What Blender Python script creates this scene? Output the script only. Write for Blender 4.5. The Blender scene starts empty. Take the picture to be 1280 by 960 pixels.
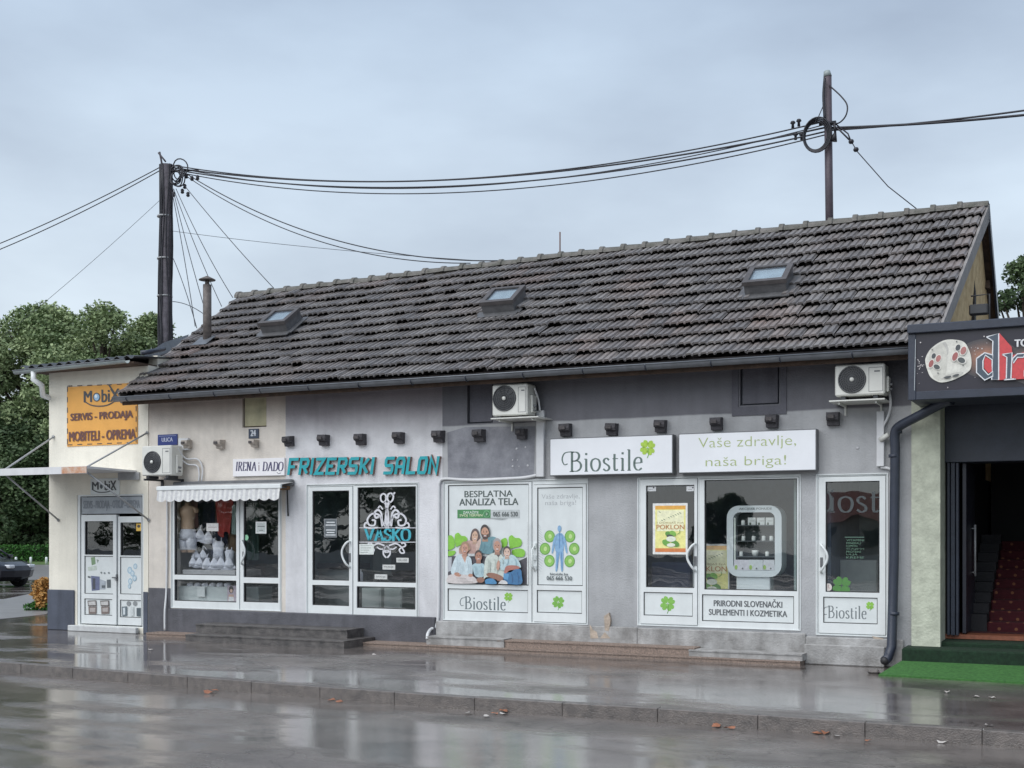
import bpy, math, random
import numpy as np
from mathutils import Vector, Matrix
R_ = math.radians
random.seed(7)
rng = np.random.default_rng(7)
SC = bpy.context.scene
COL = SC.collection

# ------------------------------------------------------------------ camera
CAM_H, FPX, HZ = 1.72, 1550.0, 668.0
YAW = R_(25.57)
SN, CS = math.sin(YAW), math.cos(YAW)
CAM = Vector((18.47*SN, -18.47*CS, CAM_H))
FW, RT, UP = Vector((-SN, CS, 0)), Vector((CS, SN, 0)), Vector((0, 0, 1))
cam = bpy.data.cameras.new('camera')
cam.sensor_width = 36
cam.lens = FPX/1280*36
cam.shift_y = (HZ-480)/1280
cam.clip_end = 2000
co = bpy.data.objects.new('camera', cam)
co.location = CAM
co.rotation_euler = (R_(90), 0, YAW)
COL.objects.link(co)
SC.camera = co

# ------------------------------------------------------------------ sky, sun, exposure
SUN_EL, SUN_AZ = R_(50), R_(200)          # azimuth of the sun, clockwise from +Y
w = bpy.data.worlds.new('World')
SC.world = w
w.use_nodes = True
nt = w.node_tree
nt.nodes.clear()
N = nt.nodes.new
out = N('ShaderNodeOutputWorld'); bg = N('ShaderNodeBackground')
sky = N('ShaderNodeTexSky'); sky.sky_type = 'NISHITA'; sky.sun_disc = False
sky.sun_elevation = SUN_EL; sky.sun_rotation = SUN_AZ
tc = N('ShaderNodeTexCoord'); mp = N('ShaderNodeMapping'); mp.inputs['Scale'].default_value = (1, 1, 2.6)
no = N('ShaderNodeTexNoise'); no.inputs['Scale'].default_value = 2.6; no.inputs['Detail'].default_value = 6
no.inputs['Roughness'].default_value = .5
cr = N('ShaderNodeValToRGB')
cr.color_ramp.elements[0].position = .36; cr.color_ramp.elements[0].color = (3.0, 3.32, 3.66, 1)
cr.color_ramp.elements[1].position = .66; cr.color_ramp.elements[1].color = (4.2, 4.65, 4.95, 1)
sx = N('ShaderNodeSeparateXYZ'); grad = N('ShaderNodeMapRange')
grad.inputs[1].default_value = 0.0; grad.inputs[2].default_value = .5
grad.inputs[3].default_value = 1.2; grad.inputs[4].default_value = .80
tint = N('ShaderNodeMix'); tint.data_type = 'RGBA'; tint.blend_type = 'MIX'
tint.inputs[6].default_value = (1.05, 1.03, .98, 1); tint.inputs[7].default_value = (.70, .80, .97, 1)
g2 = N('ShaderNodeMapRange'); g2.inputs[1].default_value = 0; g2.inputs[2].default_value = .5
mul = N('ShaderNodeMix'); mul.data_type = 'RGBA'; mul.blend_type = 'MULTIPLY'; mul.inputs[0].default_value = 1
mul2 = N('ShaderNodeVectorMath'); mul2.operation = 'SCALE'
mx = N('ShaderNodeMix'); mx.data_type = 'RGBA'; mx.inputs[0].default_value = .92
L = nt.links.new
L(tc.outputs['Generated'], mp.inputs[0]); L(mp.outputs[0], no.inputs['Vector'])
L(no.outputs['Fac'], cr.inputs[0]); L(tc.outputs['Generated'], sx.inputs[0])
L(sx.outputs['Z'], grad.inputs[0]); L(sx.outputs['Z'], g2.inputs[0]); L(g2.outputs[0], tint.inputs[0])
L(cr.outputs[0], mul.inputs[6]); L(tint.outputs[2], mul.inputs[7])
L(mul.outputs[2], mul2.inputs[0]); L(grad.outputs[0], mul2.inputs['Scale'])
L(sky.outputs[0], mx.inputs[6]); L(mul2.outputs[0], mx.inputs[7])
L(mx.outputs[2], bg.inputs[0]); bg.inputs[1].default_value = .10
L(bg.outputs[0], out.inputs[0])
sl = bpy.data.lights.new('sun', 'SUN'); sl.energy = 1.5; sl.angle = R_(70); sl.color = (1, .985, .96)
so = bpy.data.objects.new('sun', sl); COL.objects.link(so)
sd = Vector((math.sin(SUN_AZ)*math.cos(SUN_EL), math.cos(SUN_AZ)*math.cos(SUN_EL), math.sin(SUN_EL)))
so.rotation_euler = sd.to_track_quat('Z', 'Y').to_euler(); so.location = (0, -10, 30)
SC.view_settings.view_transform = 'Standard'; SC.view_settings.look = 'None'
SC.view_settings.exposure = .98; SC.view_settings.gamma = 1
SC.cycles.max_bounces = 8; SC.cycles.transparent_max_bounces = 16

# ------------------------------------------------------------------ pixel of the photo -> point of the place
def ray(px, py): return FW + RT*((px-640)/FPX) + UP*((HZ-py)/FPX)
def P(px, py, y=0.0):
    d = ray(px, py); return CAM + d*((y-CAM.y)/d.y)
def S(px, y=0.0): return P(px, HZ, y).x
def H(px, py, y=0.0): return P(px, py, y).z
def G(px, py, z=0.0):
    d = ray(px, py); return CAM + d*((z-CAM.z)/d.z)
def RX(xl, xr, yt, yb, y=0.0, xm=None):
    xm = (xl+xr)/2 if xm is None else xm
    return S(xl, y), S(xr, y), H(xm, yb, y), H(xm, yt, y)

# ------------------------------------------------------------------ materials
def srgb(r, g, b):
    f = lambda c: (c/255/12.92) if c/255 <= .04045 else ((c/255+.055)/1.055)**2.4
    return (f(r), f(g), f(b))
_M = {}
def mat(name, col, rough=.6, var=.12, scale=6, bump=.1, bscale=60, metal=0, col2=None, streak=0, coord='pos', spec=.5, lo=.35, hi=.65):
    if name in _M: return _M[name]
    m = bpy.data.materials.new(name); m.use_nodes = True
    t = m.node_tree; b = t.nodes['Principled BSDF']
    n = t.nodes.new; l = t.links.new
    if coord == 'pos':
        src = n('ShaderNodeNewGeometry').outputs['Position']
    else:
        src = n('ShaderNodeTexCoord').outputs['Object']
    c2 = col2 if col2 else tuple(max(0, c*(1-2*var)) for c in col)
    a = n('ShaderNodeTexNoise'); a.inputs['Scale'].default_value = scale; a.inputs['Detail'].default_value = 8
    a.inputs['Roughness'].default_value = .65
    l(src, a.inputs['Vector'])
    mr = n('ShaderNodeMapRange'); mr.inputs[1].default_value = lo; mr.inputs[2].default_value = hi
    l(a.outputs['Fac'], mr.inputs[0])
    mxx = n('ShaderNodeMix'); mxx.data_type = 'RGBA'
    mxx.inputs[6].default_value = (*col, 1); mxx.inputs[7].default_value = (*c2, 1)
    l(mr.outputs[0], mxx.inputs[0]); cout = mxx.outputs[2]
    if streak:
        mpp = n('ShaderNodeMapping'); mpp.inputs['Scale'].default_value = (7, 7, .6)
        s = n('ShaderNodeTexNoise'); s.inputs['Scale'].default_value = 1.0; s.inputs['Detail'].default_value = 6
        l(src, mpp.inputs[0]); l(mpp.outputs[0], s.inputs['Vector'])
        m3 = n('ShaderNodeMapRange'); m3.inputs[1].default_value = .45; m3.inputs[2].default_value = .75
        m3.inputs[3].default_value = 1; m3.inputs[4].default_value = 1-streak
        l(s.outputs['Fac'], m3.inputs[0])
        vm = n('ShaderNodeVectorMath'); vm.operation = 'SCALE'
        l(cout, vm.inputs[0]); l(m3.outputs[0], vm.inputs['Scale']); cout = vm.outputs[0]
    l(cout, b.inputs['Base Color'])
    b.inputs['Roughness'].default_value = rough; b.inputs['Metallic'].default_value = metal
    b.inputs['Specular IOR Level'].default_value = spec
    if bump:
        bn = n('ShaderNodeTexNoise'); bn.inputs['Scale'].default_value = bscale; bn.inputs['Detail'].default_value = 4
        l(src, bn.inputs['Vector'])
        bp = n('ShaderNodeBump'); bp.inputs['Strength'].default_value = bump; bp.inputs['Distance'].default_value = .02
        l(bn.outputs['Fac'], bp.inputs['Height']); l(bp.outputs[0], b.inputs['Normal'])
    _M[name] = m; return m

def glass_mat(name, f0=.075, tint=(.95, .97, .97)):
    m = bpy.data.materials.new(name); m.use_nodes = True; t = m.node_tree; t.nodes.clear()
    n = t.nodes.new; l = t.links.new
    o = n('ShaderNodeOutputMaterial'); mxs = n('ShaderNodeMixShader'); tr = n('ShaderNodeBsdfTransparent')
    gl = n('ShaderNodeBsdfGlossy'); lw = n('ShaderNodeLayerWeight'); lw.inputs[0].default_value = .5
    pw = n('ShaderNodeMath'); pw.operation = 'POWER'; pw.inputs[1].default_value = 5
    ma = n('ShaderNodeMath'); ma.operation = 'MULTIPLY_ADD'; ma.inputs[1].default_value = 1-f0; ma.inputs[2].default_value = f0
    tr.inputs[0].default_value = (*tint, 1); gl.inputs['Roughness'].default_value = .01
    g = n('ShaderNodeTexNoise'); g.inputs['Scale'].default_value = 1.3
    bp = n('ShaderNodeBump'); bp.inputs['Strength'].default_value = .06; bp.inputs['Distance'].default_value = .05
    ge = n('ShaderNodeNewGeometry'); l(ge.outputs['Position'], g.inputs['Vector'])
    l(g.outputs['Fac'], bp.inputs['Height']); l(bp.outputs[0], gl.inputs['Normal'])
    l(lw.outputs['Facing'], pw.inputs[0]); l(pw.outputs[0], ma.inputs[0])
    l(ma.outputs[0], mxs.inputs[0]); l(tr.outputs[0], mxs.inputs[1]); l(gl.outputs[0], mxs.inputs[2]); l(mxs.outputs[0], o.inputs[0])
    _M[name] = m; return m

def print_mat():
    m = bpy.data.materials.new('printed_vinyl'); m.use_nodes = True; t = m.node_tree
    b = t.nodes['Principled BSDF']; a = t.nodes.new('ShaderNodeAttribute'); a.attribute_name = 'Col'
    g = t.nodes.new('ShaderNodeNewGeometry'); k = t.nodes.new('ShaderNodeTexNoise'); k.inputs['Scale'].default_value = 22; k.inputs['Detail'].default_value = 6; k.inputs['Roughness'].default_value = .7
    t.links.new(g.outputs['Position'], k.inputs['Vector'])
    r = t.nodes.new('ShaderNodeMapRange'); r.inputs[1].default_value = .35; r.inputs[2].default_value = .65; r.inputs[3].default_value = .80; r.inputs[4].default_value = 1.04
    t.links.new(k.outputs['Fac'], r.inputs[0]); s = t.nodes.new('ShaderNodeVectorMath'); s.operation = 'SCALE'
    t.links.new(a.outputs['Color'], s.inputs[0]); t.links.new(r.outputs[0], s.inputs['Scale'])
    f = t.nodes.new('ShaderNodeMix'); f.data_type = 'RGBA'; f.inputs[0].default_value = .07; f.inputs[7].default_value = (.6, .62, .62, 1)
    t.links.new(s.outputs[0], f.inputs[6]); t.links.new(f.outputs[2], b.inputs['Base Color']); b.inputs['Roughness'].default_value = .4
    return m
PRINT = print_mat()

def leaf_mat(name, c1, c2):
    m = bpy.data.materials.new(name); m.use_nodes = True; t = m.node_tree; b = t.nodes['Principled BSDF']
    n = t.nodes.new; l = t.links.new
    g = n('ShaderNodeNewGeometry'); r = n('ShaderNodeMix'); r.data_type = 'RGBA'
    no = n('ShaderNodeTexNoise'); no.inputs['Scale'].default_value = .55; no.inputs['Detail'].default_value = 3
    l(g.outputs['Position'], no.inputs['Vector'])
    ad = n('ShaderNodeMath'); ad.operation = 'MULTIPLY_ADD'; ad.inputs[1].default_value = .45
    l(g.outputs['Random Per Island'], ad.inputs[0])
    mr = n('ShaderNodeMapRange'); mr.inputs[1].default_value = .35; mr.inputs[2].default_value = .65; mr.inputs[4].default_value = .6
    l(no.outputs['Fac'], mr.inputs[0]); l(mr.outputs[0], ad.inputs[2])
    r.inputs[6].default_value = (*c1, 1); r.inputs[7].default_value = (*c2, 1)
    l(ad.outputs[0], r.inputs[0]); l(r.outputs[2], b.inputs['Base Color'])
    b.inputs['Roughness'].default_value = .6; b.inputs['Specular IOR Level'].default_value = .3
    _M[name] = m; return m

def asphalt(name, base, r_wet, r_dry, pud_scale, lo, hi, bump):
    m = bpy.data.materials.new(name); m.use_nodes = True; t = m.node_tree; b = t.nodes['Principled BSDF']
    n = t.nodes.new; l = t.links.new
    g = n('ShaderNodeNewGeometry')
    mp = n('ShaderNodeMapping'); mp.inputs['Scale'].default_value = (.45, 1.25, 1)
    l(g.outputs['Position'], mp.inputs[0])
    p = n('ShaderNodeTexNoise'); p.inputs['Scale'].default_value = pud_scale; p.inputs['Detail'].default_value = 7; p.inputs['Roughness'].default_value = .6
    l(mp.outputs[0], p.inputs['Vector'])
    mr = n('ShaderNodeMapRange'); mr.inputs[1].default_value = lo; mr.inputs[2].default_value = hi
    l(p.outputs['Fac'], mr.inputs[0])                                    # 1 = standing water
    ro = n('ShaderNodeMapRange'); ro.inputs[3].default_value = r_dry; ro.inputs[4].default_value = r_wet
    l(mr.outputs[0], ro.inputs[0]); l(ro.outputs[0], b.inputs['Roughness'])
    f = n('ShaderNodeTexNoise'); f.inputs['Scale'].default_value = 90; f.inputs['Detail'].default_value = 3
    l(g.outputs['Position'], f.inputs['Vector'])
    big = n('ShaderNodeTexNoise'); big.inputs['Scale'].default_value = 1.7; big.inputs['Detail'].default_value = 6
    l(g.outputs['Position'], big.inputs['Vector'])
    add = n('ShaderNodeMath'); add.operation = 'ADD'; l(f.outputs['Fac'], add.inputs[0]); l(big.outputs['Fac'], add.inputs[1])
    cmr = n('ShaderNodeMapRange'); cmr.inputs[1].default_value = .7; cmr.inputs[2].default_value = 1.3; l(add.outputs[0], cmr.inputs[0])
    c = n('ShaderNodeMix'); c.data_type = 'RGBA'; c.inputs[6].default_value = (*[x*.5 for x in base], 1); c.inputs[7].default_value = (*[x*1.6 for x in base], 1)
    l(cmr.outputs[0], c.inputs[0]); l(c.outputs[2], b.inputs['Base Color'])
    st = n('ShaderNodeMapRange'); st.inputs[3].default_value = bump; st.inputs[4].default_value = bump*.12; l(mr.outputs[0], st.inputs[0])
    bp = n('ShaderNodeBump'); bp.inputs['Distance'].default_value = .01
    wv = n('ShaderNodeTexNoise'); wv.inputs['Scale'].default_value = 7; wv.inputs['Detail'].default_value = 3
    l(g.outputs['Position'], wv.inputs['Vector'])
    hs = n('ShaderNodeMath'); hs.operation = 'MULTIPLY_ADD'; hs.inputs[1].default_value = .8; l(wv.outputs['Fac'], hs.inputs[0]); l(f.outputs['Fac'], hs.inputs[2])
    l(st.outputs[0], bp.inputs['Strength']); l(hs.outputs[0], bp.inputs['Height'])
    vo = n('ShaderNodeTexVoronoi'); vo.feature = 'DISTANCE_TO_EDGE'; vo.inputs['Scale'].default_value = .55
    dn = n('ShaderNodeTexNoise'); dn.inputs['Scale'].default_value = 2.2; dn.inputs['Detail'].default_value = 5; l(g.outputs['Position'], dn.inputs['Vector'])
    dv = n('ShaderNodeVectorMath'); dv.operation = 'MULTIPLY_ADD'; dv.inputs[1].default_value = (.9, .9, .9); l(dn.outputs['Color'], dv.inputs[0]); l(g.outputs['Position'], dv.inputs[2]); l(dv.outputs[0], vo.inputs['Vector'])
    cm_ = n('ShaderNodeMapRange'); cm_.inputs[1].default_value = .002; cm_.inputs[2].default_value = .012; cm_.inputs[3].default_value = .6; cm_.inputs[4].default_value = 1; l(vo.outputs['Distance'], cm_.inputs[0])
    cs_ = n('ShaderNodeVectorMath'); cs_.operation = 'SCALE'; l(c.outputs[2], cs_.inputs[0]); l(cm_.outputs[0], cs_.inputs['Scale']); l(cs_.outputs[0], b.inputs['Base Color'])
    l(bp.outputs[0], b.inputs['Normal'])
    b.inputs['IOR'].default_value = 1.5; b.inputs['Specular IOR Level'].default_value = .62
    _M[name] = m; return m

def tile_mat():
    m = bpy.data.materials.new('roof_tile_clay'); m.use_nodes = True; t = m.node_tree; b = t.nodes['Principled BSDF']
    n = t.nodes.new; l = t.links.new
    g = n('ShaderNodeNewGeometry'); oi = n('ShaderNodeObjectInfo')
    big = n('ShaderNodeTexNoise'); big.inputs['Scale'].default_value = .55; big.inputs['Detail'].default_value = 5
    l(g.outputs['Position'], big.inputs['Vector'])
    ri = n('ShaderNodeMath'); ri.operation = 'ADD'; l(g.outputs['Random Per Island'], ri.inputs[0]); l(oi.outputs['Random'], ri.inputs[1])
    fr = n('ShaderNodeMath'); fr.operation = 'FRACT'; l(ri.outputs[0], fr.inputs[0])
    base = n('ShaderNodeValToRGB')
    e = base.color_ramp.elements; e[0].color = (*srgb(114, 111, 111), 1); e[1].color = (*srgb(138, 134, 132), 1)
    x = base.color_ramp.elements.new(.5); x.color = (*srgb(126, 122, 121), 1)
    l(fr.outputs[0], base.inputs[0])
    red = n('ShaderNodeMix'); red.data_type = 'RGBA'; red.inputs[7].default_value = (*srgb(158, 112, 92), 1)
    mr = n('ShaderNodeMapRange'); mr.inputs[1].default_value = .52; mr.inputs[2].default_value = .72; mr.inputs[4].default_value = .26
    l(big.outputs['Fac'], mr.inputs[0])
    rm = n('ShaderNodeMath'); rm.operation = 'MULTIPLY'; l(mr.outputs[0], rm.inputs[0]); l(fr.outputs[0], rm.inputs[1])
    l(rm.outputs[0], red.inputs[0]); l(base.outputs[0], red.inputs[6])
    fine = n('ShaderNodeTexNoise'); fine.inputs['Scale'].default_value = 9; fine.inputs['Detail'].default_value = 8; fine.inputs['Roughness'].default_value = .7
    l(g.outputs['Position'], fine.inputs['Vector'])
    fm = n('ShaderNodeMapRange'); fm.inputs[1].default_value = .35; fm.inputs[2].default_value = .62; fm.inputs[3].default_value = .70; fm.inputs[4].default_value = 1.06
    l(fine.outputs['Fac'], fm.inputs[0])
    vm = n('ShaderNodeVectorMath'); vm.operation = 'SCALE'; l(red.outputs[2], vm.inputs[0]); l(fm.outputs[0], vm.inputs['Scale'])
    l(vm.outputs[0], b.inputs['Base Color']); b.inputs['Roughness'].default_value = .42
    bn = n('ShaderNodeTexNoise'); bn.inputs['Scale'].default_value = 55; l(g.outputs['Position'], bn.inputs['Vector'])
    bp = n('ShaderNodeBump'); bp.inputs['Strength'].default_value = .35; bp.inputs['Distance'].default_value = .01
    l(bn.outputs['Fac'], bp.inputs['Height']); l(bp.outputs[0], b.inputs['Normal'])
    _M['tile'] = m; return m
TILE = tile_mat()
GLASS = glass_mat('window_glass', .17)
WHITE = mat('white_upvc', srgb(226, 230, 230), .32, .04, 3, .02, streak=.06)
GASKET = mat('dark_gasket', (.03, .03, .033), .6, bump=0)
PANEL = mat('white_panel', srgb(222, 227, 227), .3, .04, 4, .02, streak=.05)
CREAM = mat('cream_plaster', srgb(238, 233, 219), .85, .06, 1.4, .35, 45, streak=.08)
CREAMD = mat('dull_cream_plaster', srgb(224, 217, 208), .85, .08, 1.6, .4, 40, streak=.12)
LILAC = mat('pale_grey_plaster', srgb(208, 207, 214), .85, .10, 2.2, .35, 45, col2=srgb(168, 166, 174), streak=.16)
BROWNGREY = mat('shaded_sooty_grey_plaster', srgb(150, 145, 150), .85, .14, 1.8, .35, 45, streak=.25)  # darkened for eave shade as well as soot
GREY = mat('grey_plaster', srgb(152, 153, 160), .85, .10, 2.4, .4, 45, streak=.2)
DGREY = mat('dark_grey_plaster', srgb(100, 100, 108), .85, .10, 2.4, .4, 45, streak=.22)
PATCH = mat('patched_grey_plaster', srgb(150, 151, 157), .85, .16, 3.5, .4, 45, col2=srgb(118, 119, 126))
SLATE = mat('slate_blue_paint', srgb(84, 90, 104), .7, .12, 3, .25, streak=.25)
PLINTH = mat('plinth_render', srgb(96, 96, 102), .75, .14, 4, .4, 40, streak=.25)
LPLINTH = mat('pale_concrete', srgb(176, 175, 174), .8, .16, 3.5, .45, 40, col2=srgb(132, 130, 128), streak=.25)
GRANITE = mat('washed_pink_aggregate', srgb(160, 140, 128), .7, .2, 45, .6, 90, col2=srgb(112, 100, 92))
CONC = mat('wet_concrete', srgb(104, 100, 98), .4, .2, 8, .5, 60, col2=srgb(64, 62, 62))
KERB = mat('kerb_concrete', srgb(116, 109, 105), .35, .2, 9, .5, 70, col2=srgb(88, 84, 82))
ZINC = mat('zinc_gutter', srgb(118, 122, 128), .42, .14, 5, .1, metal=.3)
DMETAL = mat('blue_black_metal', srgb(52, 58, 72), .4, .12, 6, .08)
WOOD = mat('weathered_wood', srgb(92, 74, 62), .8, .25, 9, .4, 30, streak=.3)
BARGE = mat('grey_barge_board', srgb(140, 136, 134), .7, .12, 5, .2)
OCHRE = mat('ochre_plaster', srgb(206, 182, 138), .9, .2, 5, .9, 12, col2=srgb(176, 148, 106))
CABLE = mat('cable_black', (.018, .018, .026), .5, bump=0)
POLE = mat('tarred_pole', srgb(92, 88, 96), .8, .25, 8, .5, 30, streak=.4)
MAST = mat('mast_steel', srgb(84, 74, 82), .5, .15, 8, .1)
AC_W = mat('ac_casing', srgb(218, 218, 212), .35, .05, 3, .02, streak=.05)
AC_D = mat('ac_grille_dark', srgb(58, 60, 64), .5, bump=0)
AC_M = mat('ac_grille_mid', srgb(110, 112, 115), .5, bump=0)
DARK = mat('dark_interior', srgb(44, 50, 56), .8, .2, 2, .0)
DFLOOR = mat('interior_floor', srgb(70, 66, 64), .4, .1, 3, .0)
GCLOTH = mat('white_cloth', srgb(232, 234, 244), .8, .1, 18, .4, 40)
LGREEN = mat('pale_green_render', srgb(196, 200, 182), .85, .14, 6, .5, 28)
TURF = None

# ------------------------------------------------------------------ mesh builder
class MB:
    def __init__(s): s.v = []; s.f = []; s.m = []; s.c = []; s.mats = []; s.smooth = []
    def mi(s, m):
        if m not in s.mats: s.mats.append(m)
        return s.mats.index(m)
    def add(s, verts, faces, m, col=(1, 1, 1), smooth=False):
        o = len(s.v); k = s.mi(m)
        s.v.extend([tuple(v) for v in verts])
        for f in faces:
            s.f.append(tuple(i+o for i in f)); s.m.append(k); s.c.append(col); s.smooth.append(smooth)
        return s
    def box(s, x0, x1, y0, y1, z0, z1, m, bev=0):
        if x0 > x1: x0, x1 = x1, x0
        if y0 > y1: y0, y1 = y1, y0
        if z0 > z1: z0, z1 = z1, z0
        b = min(bev, (x1-x0)*.4, (y1-y0)*.4, (z1-z0)*.4)
        if b <= 0:
            v = [(x, y, z) for x in (x0, x1) for y in (y0, y1) for z in (z0, z1)]
            f = [(0, 1, 3, 2), (4, 6, 7, 5), (0, 4, 5, 1), (2, 3, 7, 6), (0, 2, 6, 4), (1, 5, 7, 3)]
            return s.add(v, f, m)
        v = []; idx = {}
        X = (x0, x1); Y = (y0, y1); Z = (z0, z1)
        for i in (0, 1):
            for j in (0, 1):
                for k in (0, 1):
                    sx, sy, sz = (1-2*i)*b, (1-2*j)*b, (1-2*k)*b
                    for a, p in (('x', (X[i], Y[j]+sy, Z[k]+sz)), ('y', (X[i]+sx, Y[j], Z[k]+sz)), ('z', (X[i]+sx, Y[j]+sy, Z[k]))):
                        idx[(a, i, j, k)] = len(v); v.append(p)
        f = []
        for i in (0, 1):
            f.append([idx[('x', i, *q)] for q in ((0, 0), (0, 1), (1, 1), (1, 0))][::1 if i == 0 else -1])
            f.append([idx[('y', q[0], i, q[1])] for q in ((0, 0), (1, 0), (1, 1), (0, 1))][::1 if i == 0 else -1])
            f.append([idx[('z', *q, i)] for q in ((0, 0), (0, 1), (1, 1), (1, 0))][::1 if i == 0 else -1])
        for i in (0, 1):
            for j in (0, 1):
                f.append([idx[('x', i, j, 0)], idx[('y', i, j, 0)], idx[('y', i, j, 1)], idx[('x', i, j, 1)]])
                f.append([idx[('x', i, 0, j)], idx[('z', i, 0, j)], idx[('z', i, 1, j)], idx[('x', i, 1, j)]])
                f.append([idx[('y', 0, i, j)], idx[('z', 0, i, j)], idx[('z', 1, i, j)], idx[('y', 1, i, j)]])
                for k in (0, 1): f.append([idx[('x', i, j, k)], idx[('y', i, j, k)], idx[('z', i, j, k)]])
        return s.add(v, f, m)
    def obox(s, c, ax, ay, az, m):
        c = Vector(c); v = [c+ax*i+ay*j+az*k for i in (-1, 1) for j in (-1, 1) for k in (-1, 1)]
        return s.add(v, [(0, 1, 3, 2), (4, 6, 7, 5), (0, 4, 5, 1), (2, 3, 7, 6), (0, 2, 6, 4), (1, 5, 7, 3)], m)
    def tube(s, pts, r, m, n=8, caps=True):
        pts = [Vector(p) for p in pts]; rs = r if isinstance(r, (list, tuple)) else [r]*len(pts)
        v = []; up = None
        for i, p in enumerate(pts):
            t = (pts[min(i+1, len(pts)-1)]-pts[max(i-1, 0)]).normalized()
            if up is None: up = Vector((0, 0, 1)) if abs(t.z) < .9 else Vector((1, 0, 0))
            a = t.cross(up).normalized(); b = a.cross(t).normalized(); up = b
            for k in range(n):
                q = 2*math.pi*k/n; v.append(p+(a*math.cos(q)+b*math.sin(q))*rs[i])
        f = [(i*n+k, i*n+(k+1) % n, (i+1)*n+(k+1) % n, (i+1)*n+k) for i in range(len(pts)-1) for k in range(n)]
        s.add(v, f, m, smooth=True)
        if caps:
            o = len(s.v)-len(v); mi = s.mi(m)
            for ring in (list(range(n))[::-1], [(len(pts)-1)*n+k for k in range(n)]):
                s.f.append(tuple(o+i for i in ring)); s.m.append(mi); s.c.append((1, 1, 1)); s.smooth.append(False)
        return s
    def lathe(s, prof, c, m, n=16, sx=1, sy=1, axis='z'):
        v = []
        for (r, z) in prof:
            for k in range(n):
                q = 2*math.pi*k/n; a, b = r*math.cos(q)*sx, r*math.sin(q)*sy
                p = (a, b, z) if axis == 'z' else (a, -z, b) if axis == 'y' else (z, a, b)
                v.append((c[0]+p[0], c[1]+p[1], c[2]+p[2]))
        f = [(i*n+k, i*n+(k+1) % n, (i+1)*n+(k+1) % n, (i+1)*n+k) for i in range(len(prof)-1) for k in range(n)]
        f += [tuple(range(n))[::-1], tuple((len(prof)-1)*n+k for k in range(n))]
        return s.add(v, f, m, smooth=True)
    def prism(s, poly, d, m, col=(1, 1, 1)):
        d = Vector(d); n = len(poly); v = [Vector(p) for p in poly]; v += [p+d for p in v]
        f = [tuple(range(n))[::-1], tuple(range(n, 2*n))]+[(i, (i+1) % n, (i+1) % n+n, i+n) for i in range(n)]
        return s.add(v, f, m, col)
    def build(s, name, parent=None, local=False, share=None):
        me = bpy.data.meshes.new(name)
        off = Vector((0, 0, 0))
        if parent is not None and not local:
            off = Vector(parent['_o'])
        me.from_pydata([(v[0]-off.x, v[1]-off.y, v[2]-off.z) for v in s.v], [], s.f)
        for m in s.mats: me.materials.append(m)
        me.polygons.foreach_set('material_index', s.m)
        me.polygons.foreach_set('use_smooth', s.smooth)
        if any(c != (1, 1, 1) for c in s.c):
            at = me.color_attributes.new('Col', 'FLOAT_COLOR', 'CORNER')
            arr = []
            for poly, c in zip(me.polygons, s.c): arr.extend(list((*c, 1))*poly.loop_total)
            at.data.foreach_set('color', arr)
        me.update()
        o = bpy.data.objects.new(name, me); COL.objects.link(o)
        if parent is not None:
            o.parent = parent; o['_o'] = tuple(parent['_o'])
        else: o['_o'] = (0, 0, 0)
        return o

def tag(o, label=None, cat=None, group=None, kind=None):
    if label: o['label'] = label
    if cat: o['category'] = cat
    if group: o['group'] = group
    if kind: o['kind'] = kind
    return o
def T(name, label, cat, loc=(0, 0, 0), group=None):
    o = bpy.data.objects.new(name, None); COL.objects.link(o); o.location = loc; o['_o'] = tuple(loc)
    o.empty_display_size = .2
    return tag(o, label, cat, group)
def cells(mb, x0, x1, z0, z1, holes, y0, y1, m):
    xs = sorted({x0, x1, *[min(max(h[0], x0), x1) for h in holes], *[min(max(h[1], x0), x1) for h in holes]})
    for a, b in zip(xs[:-1], xs[1:]):
        if b-a < 1e-5: continue
        c = (a+b)/2; hs = sorted([(max(h[2], z0), min(h[3], z1)) for h in holes if h[0] < c < h[1] and h[3] > z0 and h[2] < z1])
        z = z0
        for h0, h1 in hs:
            if h0-z > 1e-5: mb.box(a, b, y0, y1, z, h0, m)
            z = max(z, h1)
        if z1-z > 1e-5: mb.box(a, b, y0, y1, z, z1, m)
def copy(o, parent, loc, name=None, rot=None, scale=None):
    c = o.copy(); COL.objects.link(c); c.parent = parent; c.location = loc
    if rot is not None: c.rotation_euler = rot
    if scale is not None: c.scale = scale
    return c
def spline(pts, n=8):
    pts = [Vector(p if len(p) == 3 else (*p, 0)) for p in pts]; q = [pts[0]*2-pts[1]]+pts+[pts[-1]*2-pts[-2]]; o = []
    for i in range(1, len(q)-2):
        for k in range(n):
            t = k/n; a, b, c, d = q[i-1:i+3]
            o.append(.5*((2*b)+(c-a)*t+(2*a-5*b+4*c-d)*t*t+(3*b-a-3*c+d)*t**3))
    o.append(pts[-1]); return o

# ------------------------------------------------------------------ lettering and flat print
_TC = {}
def text_geo(s, bold=0, shear=0, ext=0, space=1):
    k = (s, bold, shear, ext, space)
    if k not in _TC:
        cu = bpy.data.curves.new('t', 'FONT'); cu.body = s; cu.offset = bold; cu.shear = shear; cu.extrude = ext
        cu.space_character = space; cu.resolution_u = 4; cu.align_x = 'CENTER'
        o = bpy.data.objects.new('t', cu); COL.objects.link(o)
        bpy.context.view_layer.update()
        me = bpy.data.meshes.new_from_object(o.evaluated_get(bpy.context.evaluated_depsgraph_get()))
        v = np.array([x.co[:] for x in me.vertices]); f = [tuple(p.vertices) for p in me.polygons]
        bpy.data.objects.remove(o); bpy.data.curves.remove(cu); bpy.data.meshes.remove(me)
        _TC[k] = (v, f)
    return _TC[k]

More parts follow.
